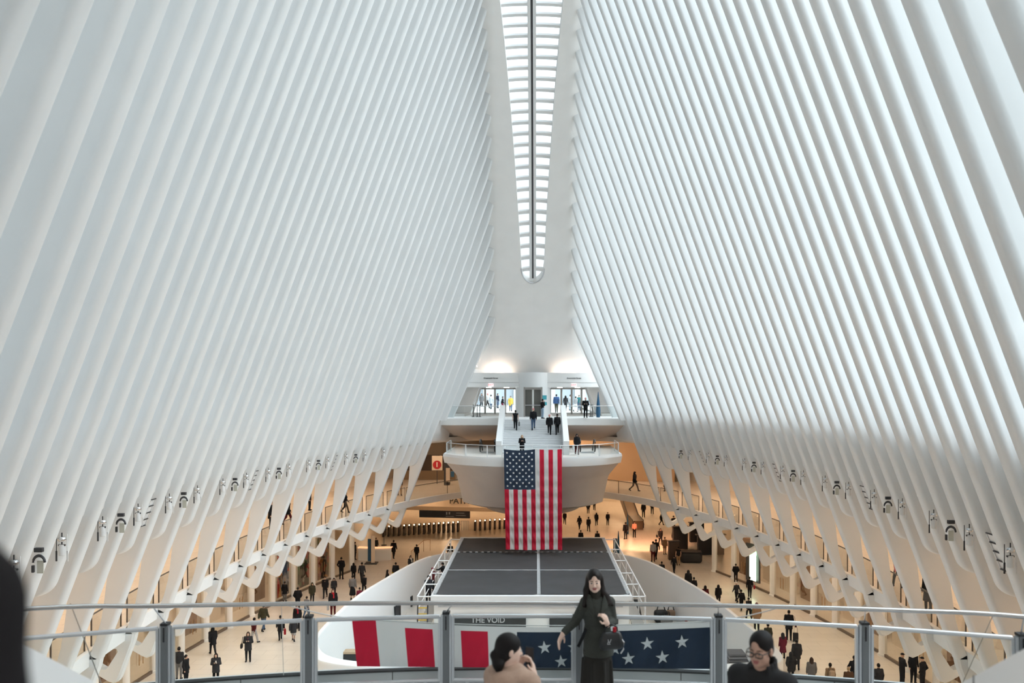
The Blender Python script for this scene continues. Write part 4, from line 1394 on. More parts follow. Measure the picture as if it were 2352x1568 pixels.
# equipment lying inside the oval wall
def speaker_box(px, d, w, h, label):
    x = XX(px, d)
    t = thing('speaker_box', label, 'loudspeaker', (x, d, ZFLOOR))
    m = MB(); m.bbox((x, d, ZFLOOR + h / 2), (w, 0.5, h), r=0.06, n=3); m.build('cabinet', BLACK, t)
    m = MB(); m.bbox((x, d - 0.25, ZFLOOR + h / 2), (w * 0.8, 0.03, h * 0.85), r=0.02); m.build('grille', DARK, t)
speaker_box(901.5, 59.8, 0.34, 0.85, 'slim black speaker box standing beside its twin, nearer the oval wall')
speaker_box(914, 59.8, 0.36, 0.85, 'slim black speaker box standing beside its twin, nearer the pavilion')
speaker_box(938, 63.0, 0.62, 0.75, 'black box with rounded top against the oval wall behind the scaffold')
def fbag(px, d, w, h, label, cm, name='duffel_bag'):
    x = XX(px, d)
    t = thing(name, label, 'bag', (x, d, ZFLOOR))
    m = MB(); m.bbox((x, d, ZFLOOR + h * 0.42), (w, w * 0.7, h * 0.84), r=0.22, n=4); m.build('bag_body', cm, t, smooth=60)
    m = MB(); m.tube([(x - w * 0.3, d, ZFLOOR + h * 0.8), (x - w * 0.2, d, ZFLOOR + h * 1.15), (x + w * 0.2, d, ZFLOOR + h * 1.15), (x + w * 0.3, d, ZFLOOR + h * 0.8)], 0.04, 6); m.build('handle', BLACK, t, smooth=60)
    return t
fbag(1518, 58.6, 0.95, 1.0, 'black duffel bag on the pile inside the oval wall, kiosk side', BLACK)
fbag(1531, 58.0, 0.8, 0.75, 'grey and white bag lying before the black duffel bag', mat('grey_bag_cloth', (0.28, 0.27, 0.26), 0.7))
fbag(1541, 59.3, 0.7, 0.8, 'brown paper carrier beside the black duffel bag', mat('brown_paper', (0.35, 0.22, 0.14), 0.7), 'paper_bag')
t = thing('equipment_case', 'flat black case with a red clamp lying on the floor inside the oval wall', 'case', (XX(1588, 57), 57, ZFLOOR))
m = MB(); m.bbox((XX(1588, 57), 57, ZFLOOR + 0.1), (1.7, 0.8, 0.2), r=0.04); m.build('case_body', BLACK, t)
m = MB(); m.tube([(XX(1580, 57), 57, ZFLOOR + 0.2), (XX(1580, 57), 57, ZFLOOR + 0.55)], 0.05, 6); m.tube([(XX(1573, 57), 57, ZFLOOR + 0.52), (XX(1587, 57), 57, ZFLOOR + 0.52)], 0.04, 6); m.build('clamp', mat('red_paint', (0.5, 0.05, 0.04), 0.5), t)
x = XX(1684, 46.0); d = 45.0
t = thing('folded_drapes', 'grey and black stack of folded drapes at the bend of the oval wall', 'drapes', (x, d, ZFLOOR))
DRP = mat('black_drape', (0.035, 0.036, 0.038), 0.85)
DRG = mat('grey_drape', (0.25, 0.24, 0.25), 0.85)
m = MB(); m.bbox((x, d, ZFLOOR + 0.75), (1.15, 1.0, 1.5), r=0.12, n=3); m.build('black_fold', DRP, t)
for i in range(4):
    m = MB(); m.bbox((x - 0.03 * i, d, ZFLOOR + 1.58 + i * 0.16), (1.1 - i * 0.07, 0.95, 0.14), r=0.06, n=3); m.build('grey_fold', DRG if i % 2 == 0 else mat('mid_grey_drape', (0.16, 0.155, 0.16), 0.85), t)
x, d = XX(805, 45.5), 45.5
t = thing('equipment_trolley', 'black equipment trolley with a cardboard top at the near end of the oval wall', 'trolley', (x, d, ZFLOOR))
m = MB(); m.loft([[(x - 0.75, d - 0.4, ZFLOOR), (x + 0.5, d - 0.4, ZFLOOR), (x + 0.5, d + 0.4, ZFLOOR), (x - 0.75, d + 0.4, ZFLOOR)], [(x - 0.35, d - 0.35, ZFLOOR + 0.5), (x + 0.45, d - 0.35, ZFLOOR + 0.5), (x + 0.45, d + 0.35, ZFLOOR + 0.5), (x - 0.35, d + 0.35, ZFLOOR + 0.5)], [(x - 0.32, d - 0.3, ZFLOOR + 1.9), (x + 0.4, d - 0.3, ZFLOOR + 1.9), (x + 0.4, d + 0.3, ZFLOOR + 1.9), (x - 0.32, d + 0.3, ZFLOOR + 1.9)]]); m.build('trolley_body', BLACK, t)
m = MB(); m.bbox((x + 0.02, d, ZFLOOR + 1.97), (0.7, 0.6, 0.12), r=0.02); m.build('cardboard', mat('cardboard', (0.45, 0.33, 0.22), 0.8), t)
x, d = XX(1472, 55), 55
t = thing('flight_case', 'black flight case lid leaning beside the scaffold, kiosk side', 'case', (x, d, ZFLOOR))
m = MB(); m.loft([[(x - 0.5, d, ZFLOOR), (x + 0.35, d, ZFLOOR), (x + 0.35, d + 0.15, ZFLOOR), (x - 0.5, d + 0.15, ZFLOOR)], [(x - 0.75, d + 0.5, ZFLOOR + 2.3), (x - 0.1, d + 0.5, ZFLOOR + 2.3), (x - 0.1, d + 0.65, ZFLOOR + 2.3), (x - 0.75, d + 0.65, ZFLOOR + 2.3)]]); m.build('case_lid', BLACK, t)

# ------------------------------------------------------------------ near landing: floor, kerb, railing, handrail
ZN = -3.44
def rail_d(x):
    return 9.62 - 0.034 * (x - 0.1) ** 2
def rail_x(px):
    x = 0.0
    for _ in range(30):
        x = XX(px, rail_d(x))
    return x
xs_edge = frange(-9.0, 9.2, 40)
m = MB()
m.loft([[(x, -9.0, ZN), (x, rail_d(x) + 0.6, ZN), (x, rail_d(x) + 0.6, ZN - 0.6), (x, -9.0, ZN - 1.6)] for x in xs_edge])
struct(m.build('floor_near_landing', mat('grey_terrazzo', (0.45, 0.45, 0.45), 0.5, noise=0.08, nscale=8)))
KERB = mat('pale_grey_kerb', (0.70, 0.72, 0.73), 0.55, noise=0.05, nscale=2)
m = MB()
m.loft([[(x, rail_d(x) + 0.30, ZN), (x, rail_d(x) + 0.30, -3.20), (x, rail_d(x) + 0.36, -3.19), (x, rail_d(x) + 0.55, ZN)] for x in xs_edge])
struct(m.build('trim_kerb', KERB, smooth=30))
m = MB()
m.loft([[(x, rail_d(x) + 0.285, -3.225), (x, rail_d(x) + 0.285, -3.205), (x, rail_d(x) + 0.31, -3.185), (x, rail_d(x) + 0.31, -3.225)] for x in xs_edge])
for q in range(-5, 6):
    xq = rail_x(531) + q * 1.66
    if abs(xq) < 8.8:
        m.box(xq - 0.004, xq + 0.004, rail_d(xq) + 0.295, rail_d(xq) + 0.32, ZN, -3.2)
struct(m.build('trim_kerb_joint', mat('dark_joint', (0.06, 0.06, 0.06), 0.7)))

post_px = [380, 710, 1025, 1330, 1650, 1985, 2345]
posts = [rail_x(p) for p in post_px]
posts = [posts[0] - 3.0, posts[0] - 1.5] + posts + [posts[-1] + 1.5]
RTOP, RBOT = -2.49, -3.24
FRM = mat('silver_rail_frame', (0.62, 0.64, 0.66), 0.3, 0.75)
PST = mat('grey_post_channel', (0.20, 0.21, 0.22), 0.35, 0.6)
pname = ['beside the dark shoulder, out of frame', 'out of frame', 'first', 'second', 'third', 'fourth', 'fifth', 'sixth', 'seventh', 'last']
for i, x in enumerate(posts):
    d = rail_d(x)
    n = i - 1
    t = thing('railing_post', 'grey channelled railing post on the near landing, %s from the dark shoulder' % (nth(i + 1)), 'post', (x, d, ZN), 'near landing railing posts')
    m = MB(); m.box(x - 0.035, x + 0.035, d - 0.045, d + 0.045, ZN, RTOP + 0.0); chn = m.build('channel', PST, t)
    m = MB(); m.box(x - 0.04, x + 0.04, d - 0.05, d + 0.05, RTOP, RTOP + 0.025); m.build('cap', BLACK, chn)
    for s in (-1, 1):
        m = MB(); m.box(x + s * 0.047 - 0.011, x + s * 0.047 + 0.011, d - 0.03, d + 0.03, ZN, RTOP - 0.01); m.build('side_rod', FRM, t)
    m = MB(); m.box(x - 0.006, x + 0.006, d - 0.056, d - 0.045, RTOP - 0.17, RTOP - 0.02); m.build('slot', BLACK, chn)
for i in range(len(posts) - 1):
    xa, xb = posts[i] + 0.075, posts[i + 1] - 0.075
    t = thing('glass_railing', 'framed glass railing on the near landing, %s from the dark shoulder' % nth(i + 1), 'railing', ((xa + xb) / 2, rail_d((xa + xb) / 2), ZN), 'near landing railing panels')
    pa, pb = Vector((xa, rail_d(xa), 0)), Vector((xb, rail_d(xb), 0))
    for zz in (RTOP - 0.03, RBOT):
        m = MB(); m.tube([pa + Vector((0, 0, zz)), pb + Vector((0, 0, zz))], 0.024, 10); m.build('frame_rail', FRM, t, smooth=60)
    for p in (pa, pb):
        m = MB(); m.box(p.x - 0.014, p.x + 0.014, p.y - 0.02, p.y + 0.02, RBOT, RTOP - 0.03); m.build('frame_stile', FRM, t)
    m = MB()
    nrm = Vector((-(pb - pa).y, (pb - pa).x, 0)).normalized() * 0.006
    m.loft([[q - nrm + Vector((0, 0, RBOT)), q - nrm + Vector((0, 0, RTOP - 0.03)), q + nrm + Vector((0, 0, RTOP - 0.03)), q + nrm + Vector((0, 0, RBOT))] for q in (pa, pb)])
    m.build('glass_pane', GLASS, t)
    for q in (pa.lerp(pb, 0.12), pa.lerp(pb, 0.88)):
        m = MB(); m.box(q.x - 0.02, q.x + 0.02, q.y - 0.02, q.y + 0.02, ZN, RBOT); m.build('foot_stub', FRM, t)
hr_px = [(75, 1397), (350, 1391.5), (700, 1386), (1000, 1384.5), (1230, 1385), (1500, 1387.5), (1800, 1393.5), (2080, 1402), (2352, 1416)]
hp = []
for px, py in hr_px:
    x = rail_x(px)
    dd_ = rail_d(x) - 0.06
    hp.append((XX(px, dd_), dd_, ZZ(py, dd_)))
hp = [(hp[0][0] - 2.6, hp[0][1] - 1.1, hp[0][2] + 0.06)] + hp + [(hp[-1][0] + 2.2, hp[-1][1] - 1.0, hp[-1][2] - 0.02)]
hc = [Vector(hp[0])]
for i in range(len(hp) - 1):
    p0, p1, p2, p3 = Vector(hp[max(i - 1, 0)]), Vector(hp[i]), Vector(hp[i + 1]), Vector(hp[min(i + 2, len(hp) - 1)])
    for j in range(1, 7):
        t_ = j / 6
        hc.append(0.5 * ((2 * p1) + (p2 - p0) * t_ + (2 * p0 - 5 * p1 + 4 * p2 - p3) * t_ * t_ + (3 * p1 - p0 - 3 * p2 + p3) * t_ ** 3))
t = thing('handrail', 'long polished steel handrail above the glass panels of the near landing', 'handrail', (0, 9.5, ZN))
m = MB(); m.tube(hc, 0.0245, 12); m.build('tube', mat('polished_steel', (0.50, 0.49, 0.48), 0.22, 1.0), t, smooth=60)
for x in posts:
    best = min(hc, key=lambda p: abs(p.x - x))
    m = MB(); m.tube([(x, rail_d(x), RTOP + 0.02), (best.x, best.y, best.z)], 0.008, 6); m.build('bracket', STEEL, t)

# ------------------------------------------------------------------ long banner lashed outside the railing
def ban(u, v):
    """u along 0..1, v down 0..1, pixel guided outline at the railing's own depth"""
    px = 808 + (1640 - 808) * u
    topy = 1420 + 18 * math.sin(math.pi * u) * (1 - 0.15 * u) + 6 * u
    boty = 1530 + 6 * u
    px += (12 if u < 0.5 else -9) * v * abs(1 - 2 * u)
    y = topy + (boty - topy) * v
    x = rail_x(px)
    d = rail_d(x) + 0.20 + 0.025 * math.sin(u * 46) * v + 0.012 * math.sin(u * 110 + v * 7) * (0.3 + v)
    return P(px, y, d)
bn = thing('banner', 'long stars and stripes banner lashed outside the near landing railing', 'banner', tuple(ban(0.5, 1.0)))
bnds = [0.0, 0.066, 0.145, 0.222, 0.30, 0.375, 0.4555, 1.0]
cols = [0, 1, 0, 1, 0, 1, 2]
NU, NV = 160, 16
us = sorted(set([i / NU for i in range(NU + 1)] + bnds))
vs_ = [ban(u, j / NV) for j in range(NV + 1) for u in us]
m = MB()
fs, ms = [], []
Lu = len(us)
for j in range(NV):
    for i in range(Lu - 1):
        uu = (us[i] + us[i + 1]) / 2
        c = cols[max(k for k in range(7) if bnds[k] <= uu)]
        # the first red stripe is folded over at its upper corner
        if j < 2 and uu > 0.07:
            c = 1
        fs.append((j * Lu + i, j * Lu + i + 1, (j + 1) * Lu + i + 1, (j + 1) * Lu + i)); ms.append(c)
m.add(vs_, fs); m.m = ms
m.build('cloth', [RED, WCL, NAVY], bn, smooth=180, fix=False)
m = MB()
for px, py, r in ((1251, 1486, 16), (1290, 1518, 15.5), (1318, 1484, 14), (1414, 1490, 15), (1489, 1477, 16), (1569, 1473, 16.5), (1447, 1511.5, 16), (1526, 1508.5, 16.5)):
    for off in (-0.012, 0.012):
        vv = []
        for a, b in star_pts(px, py, r, 0.12) + [(px, py)]:
            b = 2 * py - b
            u = (a - 808) / 832.0
            topy = 1420 + 18 * math.sin(math.pi * u) * (1 - 0.15 * u) + 6 * u
            v = (b - topy) / (1530 + 6 * u - topy)
            q = ban(min(max(u, 0), 1), min(max(v, 0), 0.99))
            q.y += off - 0.002
            vv.append(q)
        m.add(vv, [(10, k, (k + 1) % 10) for k in range(10)])
m.build('star_pattern', STARM, bn, fix=False)
ROPE = mat('white_rope', (0.70, 0.70, 0.68), 0.8)
def rope(a, b, sag, label, r=0.007):
    m = MB()
    pts = []
    for i in range(13):
        t_ = i / 12
        p = Vector(a).lerp(Vector(b), t_)
        p.z -= sag * 4 * t_ * (1 - t_)
        pts.append(p)
    m.tube(pts, r, 6)
    tag(m.build('rope', ROPE, smooth=60), label, 'rope')
def onrail(px, off=0.0):
    x = rail_x(px)
    b = min(hc, key=lambda p: abs(p.x - x))
    return (b.x, b.y + off, b.z)
rope(onrail(628, 0.03), tuple(ban(0.0, 0.0)), 0.02, 'white rope tying the striped end of the banner to the handrail')
rope(onrail(1795, 0.03), tuple(ban(1.0, 0.0)), 0.02, 'white rope tying the starred end of the banner to the handrail')
rope(tuple(ban(0.02, 0.0)), tuple(ban(0.98, 0.0)), 0.06, 'white rope running along the top edge of the banner', 0.006)
rope(onrail(626, 0.03), (rail_x(634), rail_d(rail_x(634)) + 0.28, -3.2), 0.0, 'thin cord hanging from the handrail down to the kerb', 0.003)
CAB = mat('thin_steel_cable', (0.45, 0.42, 0.38), 0.35, 0.8)
def cable(a, b, label):
    m = MB(); m.tube([a, b], 0.006, 6)
    tag(m.build('steel_cable', CAB, smooth=60), label, 'cable')
x = rail_x(147); cable((x, rail_d(x) + 0.12, -2.22), (rail_x(217), rail_d(rail_x(217)) + 0.2, -3.2), 'thin slanted steel cable behind the railing beside the dark shoulder')
x = rail_x(2298); cable((x, rail_d(x) + 0.12, -2.3), (rail_x(2218), rail_d(rail_x(2218)) + 0.2, -3.25), 'thin slanted steel cable behind the railing at the stars end')

# near stair from the camera's landing down to the railing
m = MB(); m.box(-8.4, 8.4, -9.0, 3.0, ZN, -1.62)
struct(m.build('floor_near_street_landing', mat('grey_terrazzo', (0.45, 0.45, 0.45))))
t = thing('staircase', 'near grey staircase leading down to the railing of the near landing', 'stairs', (0, 4.5, ZN))
m = MB()
prof = [(3.0, ZN), (3.0, -1.63)]
for i in range(11):
    y = 3.0 + 3.1 * (i + 1) / 11
    z1 = -1.63 - 1.81 * (i + 1) / 11
    prof += [(y - 3.1 / 11 + 0.001, z1), (y, z1)]
prof += [(6.1, ZN)]
m.prism(prof, -2.6, 2.6, axis='x')
m.build('steps', STEPM, t)
for s, z0 in ((-1, -1.53 + 0.613 * 4.98), (1, -1.33 + 0.614 * 4.28)):
    zt = lambda y: z0 - 0.614 * y
    m = MB()
    xa, xb = s * 2.62, s * 3.02
    m.loft([[(xa, y, zb), (xa, y, zt(y)), (xb, y, zt(y)), (xb, y, zb)] for y, zb in ((2.2, -1.62), (3.0, -1.62), (3.1, ZN), (6.0, ZN), (6.35, ZN))])
    for yj in (3.4, 4.62, 5.8):
        m.box(min(xa, xb) - 0.002, max(xa, xb) + 0.002, yj - 0.006, yj + 0.006, zt(yj) - 0.3, zt(yj) + 0.003, 1)
    m.build('side_wall', [WHITE2, mat('dark_joint', (0.06, 0.06, 0.06))], t)
# ------------------------------------------------------------------ people: one smooth surface per body, clothes over it
def smin(a, b, k):
    h = np.clip(0.5 + 0.5 * (b - a) / k, 0, 1)
    return b + (a - b) * h - k * h * (1 - h)

class Field:
    """blended solid of round cones and ellipsoids, turned into one mesh"""
    def __init__(s, lo, hi, step, zsteps=None):
        s.ax = [np.arange(lo[0], hi[0] + step, step), np.arange(lo[1], hi[1] + step, step),
                np.arange(lo[2], hi[2] + step, step) if zsteps is None else zsteps]
        s.F = np.full([len(a) for a in s.ax], 1.0)
        s.M = np.zeros(s.F.shape, dtype=np.int8)
    def _sub(s, lo, hi):
        sl = []
        for a, l, h in zip(s.ax, lo, hi):
            i0 = max(0, np.searchsorted(a, l) - 1)
            i1 = min(len(a), np.searchsorted(a, h) + 1)
            if i1 - i0 < 1:
                return None, None
            sl.append(slice(i0, i1))
        g = np.meshgrid(s.ax[0][sl[0]], s.ax[1][sl[1]], s.ax[2][sl[2]], indexing='ij')
        return tuple(sl), g
    def _mix(s, sl, d, k, mi, cut):
        f = s.F[sl]
        if cut:
            s.F[sl] = -smin(-f, d, k)
            if mi is not None:
                mm = s.M[sl]; mm[d < k] = mi; s.M[sl] = mm
        else:
            if mi is not None:
                mm = s.M[sl]; mm[d < f] = mi; s.M[sl] = mm
            s.F[sl] = smin(f, d, k)
    def cone(s, a, b, ra, rb, k=0.03, q=(1, 1, 1), mi=0, cut=False):
        a, b = np.array(a, float), np.array(b, float)
        q = np.array(q, float)
        mg = max(ra, rb) * max(q) + 2.5 * k + 0.05
        sl, g = s._sub(np.minimum(a, b) - mg, np.maximum(a, b) + mg)
        if sl is None:
            return
        A, B = a / q, b / q
        ba = B - A
        pa = [g[i] / q[i] - A[i] for i in range(3)]
        den = max(1e-9, float(ba @ ba))
        h = np.clip((pa[0] * ba[0] + pa[1] * ba[1] + pa[2] * ba[2]) / den, 0, 1)
        d = np.sqrt(sum((pa[i] - ba[i] * h) ** 2 for i in range(3))) - (ra + (rb - ra) * h)
        s._mix(sl, d * float(min(q)), k, mi, cut)
    def ell(s, c, r, k=0.03, R=None, mi=0, cut=False):
        c, r = np.array(c, float), np.array(r, float)
        mg = max(r) + 2.5 * k + 0.03
        sl, g = s._sub(c - mg, c + mg)
        if sl is None:
            return
        p = [g[i] - c[i] for i in range(3)]
        if R is not None:
            Rt = np.array(R).T
            p = [Rt[i][0] * p[0] + Rt[i][1] * p[1] + Rt[i][2] * p[2] for i in range(3)]
        k0 = np.sqrt(sum((p[i] / r[i]) ** 2 for i in range(3))) + 1e-9
        k1 = np.sqrt(sum((p[i] / r[i] ** 2) ** 2 for i in range(3))) + 1e-9
        s._mix(sl, k0 * (k0 - 1) / k1, k, mi, cut)
    def clip(s, axis, val, above=True):
        sh = [1, 1, 1]; sh[axis] = -1
        d = (s.ax[axis] - val).reshape(sh)
        s.F = np.maximum(s.F, d if above else -d)
    def mesh(s, name, nm=1):
        F = s.F
        sg = F < 0
        nx, ny, nz = F.shape
        cnt = np.zeros((nx - 1, ny - 1, nz - 1), dtype=np.int8)
        for i in (0, 1):
            for j in (0, 1):
                for k in (0, 1):
                    cnt += sg[i:nx - 1 + i, j:ny - 1 + j, k:nz - 1 + k]
        act = (cnt > 0) & (cnt < 8)
        I, J, K = np.nonzero(act)
        idx = np.full(act.shape, -1, dtype=np.int64)
        idx[I, J, K] = np.arange(len(I))
        acc = np.zeros((len(I), 3)); w = np.zeros(len(I))
        for ax in range(3):
            o1, o2 = [q for q in range(3) if q != ax]
            for u in (0, 1):
                for v in (0, 1):
                    a = [0, 0, 0]; a[o1] = u; a[o2] = v
                    b = list(a); b[ax] = 1
                    fa = F[I + a[0], J + a[1], K + a[2]]; fb = F[I + b[0], J + b[1], K + b[2]]
                    m = (fa < 0) != (fb < 0)
                    t = np.where(m, fa / np.where(m, fa - fb, 1), 0)
                    ca = [s.ax[0][I + a[0]], s.ax[1][J + a[1]], s.ax[2][K + a[2]]]
                    cb = [s.ax[0][I + b[0]], s.ax[1][J + b[1]], s.ax[2][K + b[2]]]
                    for q in range(3):
                        acc[:, q] += np.where(m, ca[q] + (cb[q] - ca[q]) * t, 0)
                    w += m
        V = acc / np.maximum(w, 1)[:, None]
        faces = []
        for ax in range(3):
            o1, o2 = [(1, 2), (2, 0), (0, 1)][ax]
            sl0 = [slice(None)] * 3; sl1 = [slice(None)] * 3
            sl0[ax] = slice(0, -1); sl1[ax] = slice(1, None)
            for o in (o1, o2):
                sl0[o] = slice(1, -1); sl1[o] = slice(1, -1)
            ch = sg[tuple(sl0)] != sg[tuple(sl1)]
            c = np.array(np.nonzero(ch)).T
            if not len(c):
                continue
            base = c.copy()
            base[:, o1] += 1; base[:, o2] += 1
            ins = sg[tuple(base.T)]
            def cell(d1, d2):
                q = base.copy(); q[:, o1] -= d1; q[:, o2] -= d2
                return idx[tuple(q.T)]
            q4 = np.stack([cell(1, 1), cell(0, 1), cell(0, 0), cell(1, 0)], 1)
            q4[~ins] = q4[~ins][:, ::-1]
            faces.append(q4)
        Q = np.concatenate(faces)
        Q = Q[(Q >= 0).all(1)]
        me = bpy.data.meshes.new(name)
        me.vertices.add(len(V)); me.vertices.foreach_set('co', V.ravel())
        me.loops.add(len(Q) * 4); me.loops.foreach_set('vertex_index', Q.ravel().astype(np.int32))
        me.polygons.add(len(Q)); me.polygons.foreach_set('loop_start', np.arange(0, len(Q) * 4, 4, dtype=np.int32))
        me.update(calc_edges=True)
        me.polygons.foreach_set('use_smooth', np.ones(len(Q), dtype=bool))
        if nm > 1:
            vm = s.M[I, J, K]
            me.polygons.foreach_set('material_index', vm[Q[:, 0]].astype(np.int32))
        me.validate()
        return me

def link_mesh(name, me, mats, parent):
    o = bpy.data.objects.new(name, me)
    while len(me.materials) < len(mats):
        me.materials.append(None)
    for i, m in enumerate(mats):
        o.material_slots[i].link = 'OBJECT'
        o.material_slots[i].material = m
    COL.objects.link(o)
    o.parent = parent
    return o

SKIN = {'l': mat('skin_light', (0.56, 0.36, 0.27), 0.55), 'm': mat('skin_medium', (0.34, 0.20, 0.14), 0.55), 'd': mat('skin_dark', (0.12, 0.07, 0.05), 0.55)}
_cl = {}
CLOTH = {'black': (0.013, 0.013, 0.015), 'char': (0.03, 0.031, 0.035), 'navy': (0.015, 0.02, 0.04), 'grey': (0.16, 0.16, 0.165), 'lgrey': (0.36, 0.36, 0.37), 'white': (0.72, 0.72, 0.72),
         'blue': (0.05, 0.10, 0.22), 'jeans': (0.06, 0.10, 0.17), 'ljeans': (0.30, 0.40, 0.50), 'brown': (0.10, 0.055, 0.03), 'olive': (0.045, 0.045, 0.028), 'red': (0.35, 0.02, 0.03), 'dred': (0.08, 0.012, 0.014),
         'pink': (0.62, 0.22, 0.24), 'yellow': (0.60, 0.42, 0.08), 'beige': (0.45, 0.34, 0.24), 'tan': (0.30, 0.20, 0.12), 'salmon': (0.70, 0.32, 0.24), 'teal': (0.03, 0.16, 0.18), 'wine': (0.14, 0.02, 0.04), 'pale': (0.50, 0.55, 0.60)}
def cloth(c):
    return mat('cloth_' + c, CLOTH[c], 0.9, bump=0.08, bscale=60, spec=0.15)
HAIRC = {'k': mat('hair_black', (0.009, 0.007, 0.007), 0.55, spec=0.2), 'b': mat('hair_brown', (0.05, 0.025, 0.015), 0.5), 'r': mat('hair_auburn', (0.12, 0.03, 0.015), 0.5), 'y': mat('hair_fair', (0.35, 0.24, 0.13), 0.5), 'g': mat('hair_grey', (0.30, 0.30, 0.30), 0.6)}

def joints(pose):
    """joint places of a 1.72 m figure facing -Y; x>0 is its own left"""
    J = {}
    st = {'walkA': 1, 'walkB': -1, 'strideA': 1.35, 'strideB': -1.35}.get(pose, 0)
    lean = 0.03 * abs(st)
    J['pel'] = (0, 0, 0.93); J['waist'] = (0, -lean * 0.4, 1.08); J['chest'] = (0, -lean, 1.29); J['neck'] = (0, -lean - 0.005, 1.45); J['head'] = (0, -lean - 0.02, 1.615)
    for s in (-1, 1):
        f = st * s                                   # >0: this leg swings forward
        hip = (s * 0.088, 0, 0.91)
        if st == 0:
            kn = (s * 0.10, -0.015, 0.50); an = (s * 0.105, 0.01, 0.085)
        elif f > 0:
            kn = (s * 0.085, -0.17 * abs(st), 0.53); an = (s * 0.08, -0.27 * abs(st), 0.11)
        else:
            kn = (s * 0.085, 0.06 * abs(st), 0.51); an = (s * 0.08, 0.32 * abs(st), 0.17)
        if pose in ('climbA', 'climbB'):
            if (pose == 'climbA') == (s > 0):
                kn = (s * 0.09, -0.21, 0.66); an = (s * 0.09, -0.24, 0.245)
            else:
                kn = (s * 0.09, -0.02, 0.50); an = (s * 0.09, 0.06, 0.095)
        toe = (an[0] + s * 0.02, an[1] - 0.15, an[2] - 0.055 if f >= 0 else an[2] - 0.11)
        if pose in ('climbA', 'climbB'):
            toe = (an[0] + s * 0.02, an[1] - 0.14, an[2] - 0.055)
        J['leg', s] = (hip, kn, an, toe)
        sh = (s * 0.175, -lean, 1.40)
        if pose in ('phone',):
            el = (s * 0.235, 0.0, 1.13); wr = (s * 0.07, -0.24, 1.22); ha = (s * 0.045, -0.30, 1.27)
        elif pose == 'pockets':
            el = (s * 0.285, 0.09, 1.14); wr = (s * 0.20, -0.06, 0.96); ha = (s * 0.17, -0.09, 0.92)
        elif pose == 'crossed':
            el = (s * 0.26, -0.06, 1.14); wr = (-s * 0.03, -0.21, 1.17); ha = (-s * 0.11, -0.20, 1.19)
        elif pose == 'call' and s < 0:
            el = (s * 0.30, -0.06, 1.18); wr = (s * 0.15, -0.10, 1.47); ha = (s * 0.105, -0.08, 1.57)
        elif pose == 'reach' and s > 0:
            el = (s * 0.38, -0.12, 1.30); wr = (s * 0.60, -0.22, 1.33); ha = (s * 0.68, -0.24, 1.34)
        else:
            q = st * s
            el = (s * 0.235, 0.03 + 0.09 * q, 1.13); wr = (s * 0.24, -0.05 + 0.20 * q, 0.90); ha = (s * 0.235, -0.08 + 0.23 * q, 0.81)
        J['arm', s] = (sh, el, wr, ha)
    return J

_cache = {}
STEP = 0.026
def body_mesh(pose):
    key = ('body', pose)
    if key not in _cache:
        J = joints(pose)
        f = Field((-0.75, -0.55, -0.02), (0.75, 0.6, 1.80), STEP)
        f.cone(J['pel'], J['waist'], 0.125, 0.115, 0.05, (1.15, 0.85, 1))
        f.cone(J['waist'], J['chest'], 0.115, 0.135, 0.05, (1.15, 0.85, 1))
        f.cone(J['chest'], J['neck'], 0.12, 0.055, 0.05, (1.2, 0.85, 1))
        f.cone(J['neck'], J['head'], 0.052, 0.055, 0.02)
        h = J['head']
        f.ell((h[0], h[1], h[2]), (0.075, 0.095, 0.115), 0.02)
        f.ell((h[0], h[1] - 0.035, h[2] - 0.055), (0.055, 0.06, 0.055), 0.02)
        f.cone((h[0], h[1] - 0.088, h[2] + 0.005), (h[0], h[1] - 0.108, h[2] - 0.03), 0.010, 0.015, 0.012)
        for s in (-1, 1):
            a, b, c, d = J['leg', s]
            f.cone(a, b, 0.088, 0.058, 0.04); f.cone(b, c, 0.056, 0.038, 0.02); f.cone(c, d, 0.038, 0.03, 0.02)
            a, b, c, d = J['arm', s]
            f.cone(J['chest'], a, 0.09, 0.06, 0.05); f.cone(a, b, 0.05, 0.04, 0.03); f.cone(b, c, 0.038, 0.028, 0.02); f.cone(c, d, 0.03, 0.036, 0.012)
            f.ell((h[0] + s * 0.077, h[1] + 0.005, h[2] - 0.01), (0.012, 0.022, 0.03), 0.008)
        _cache[key] = f.mesh('person_body')
    return _cache[key]

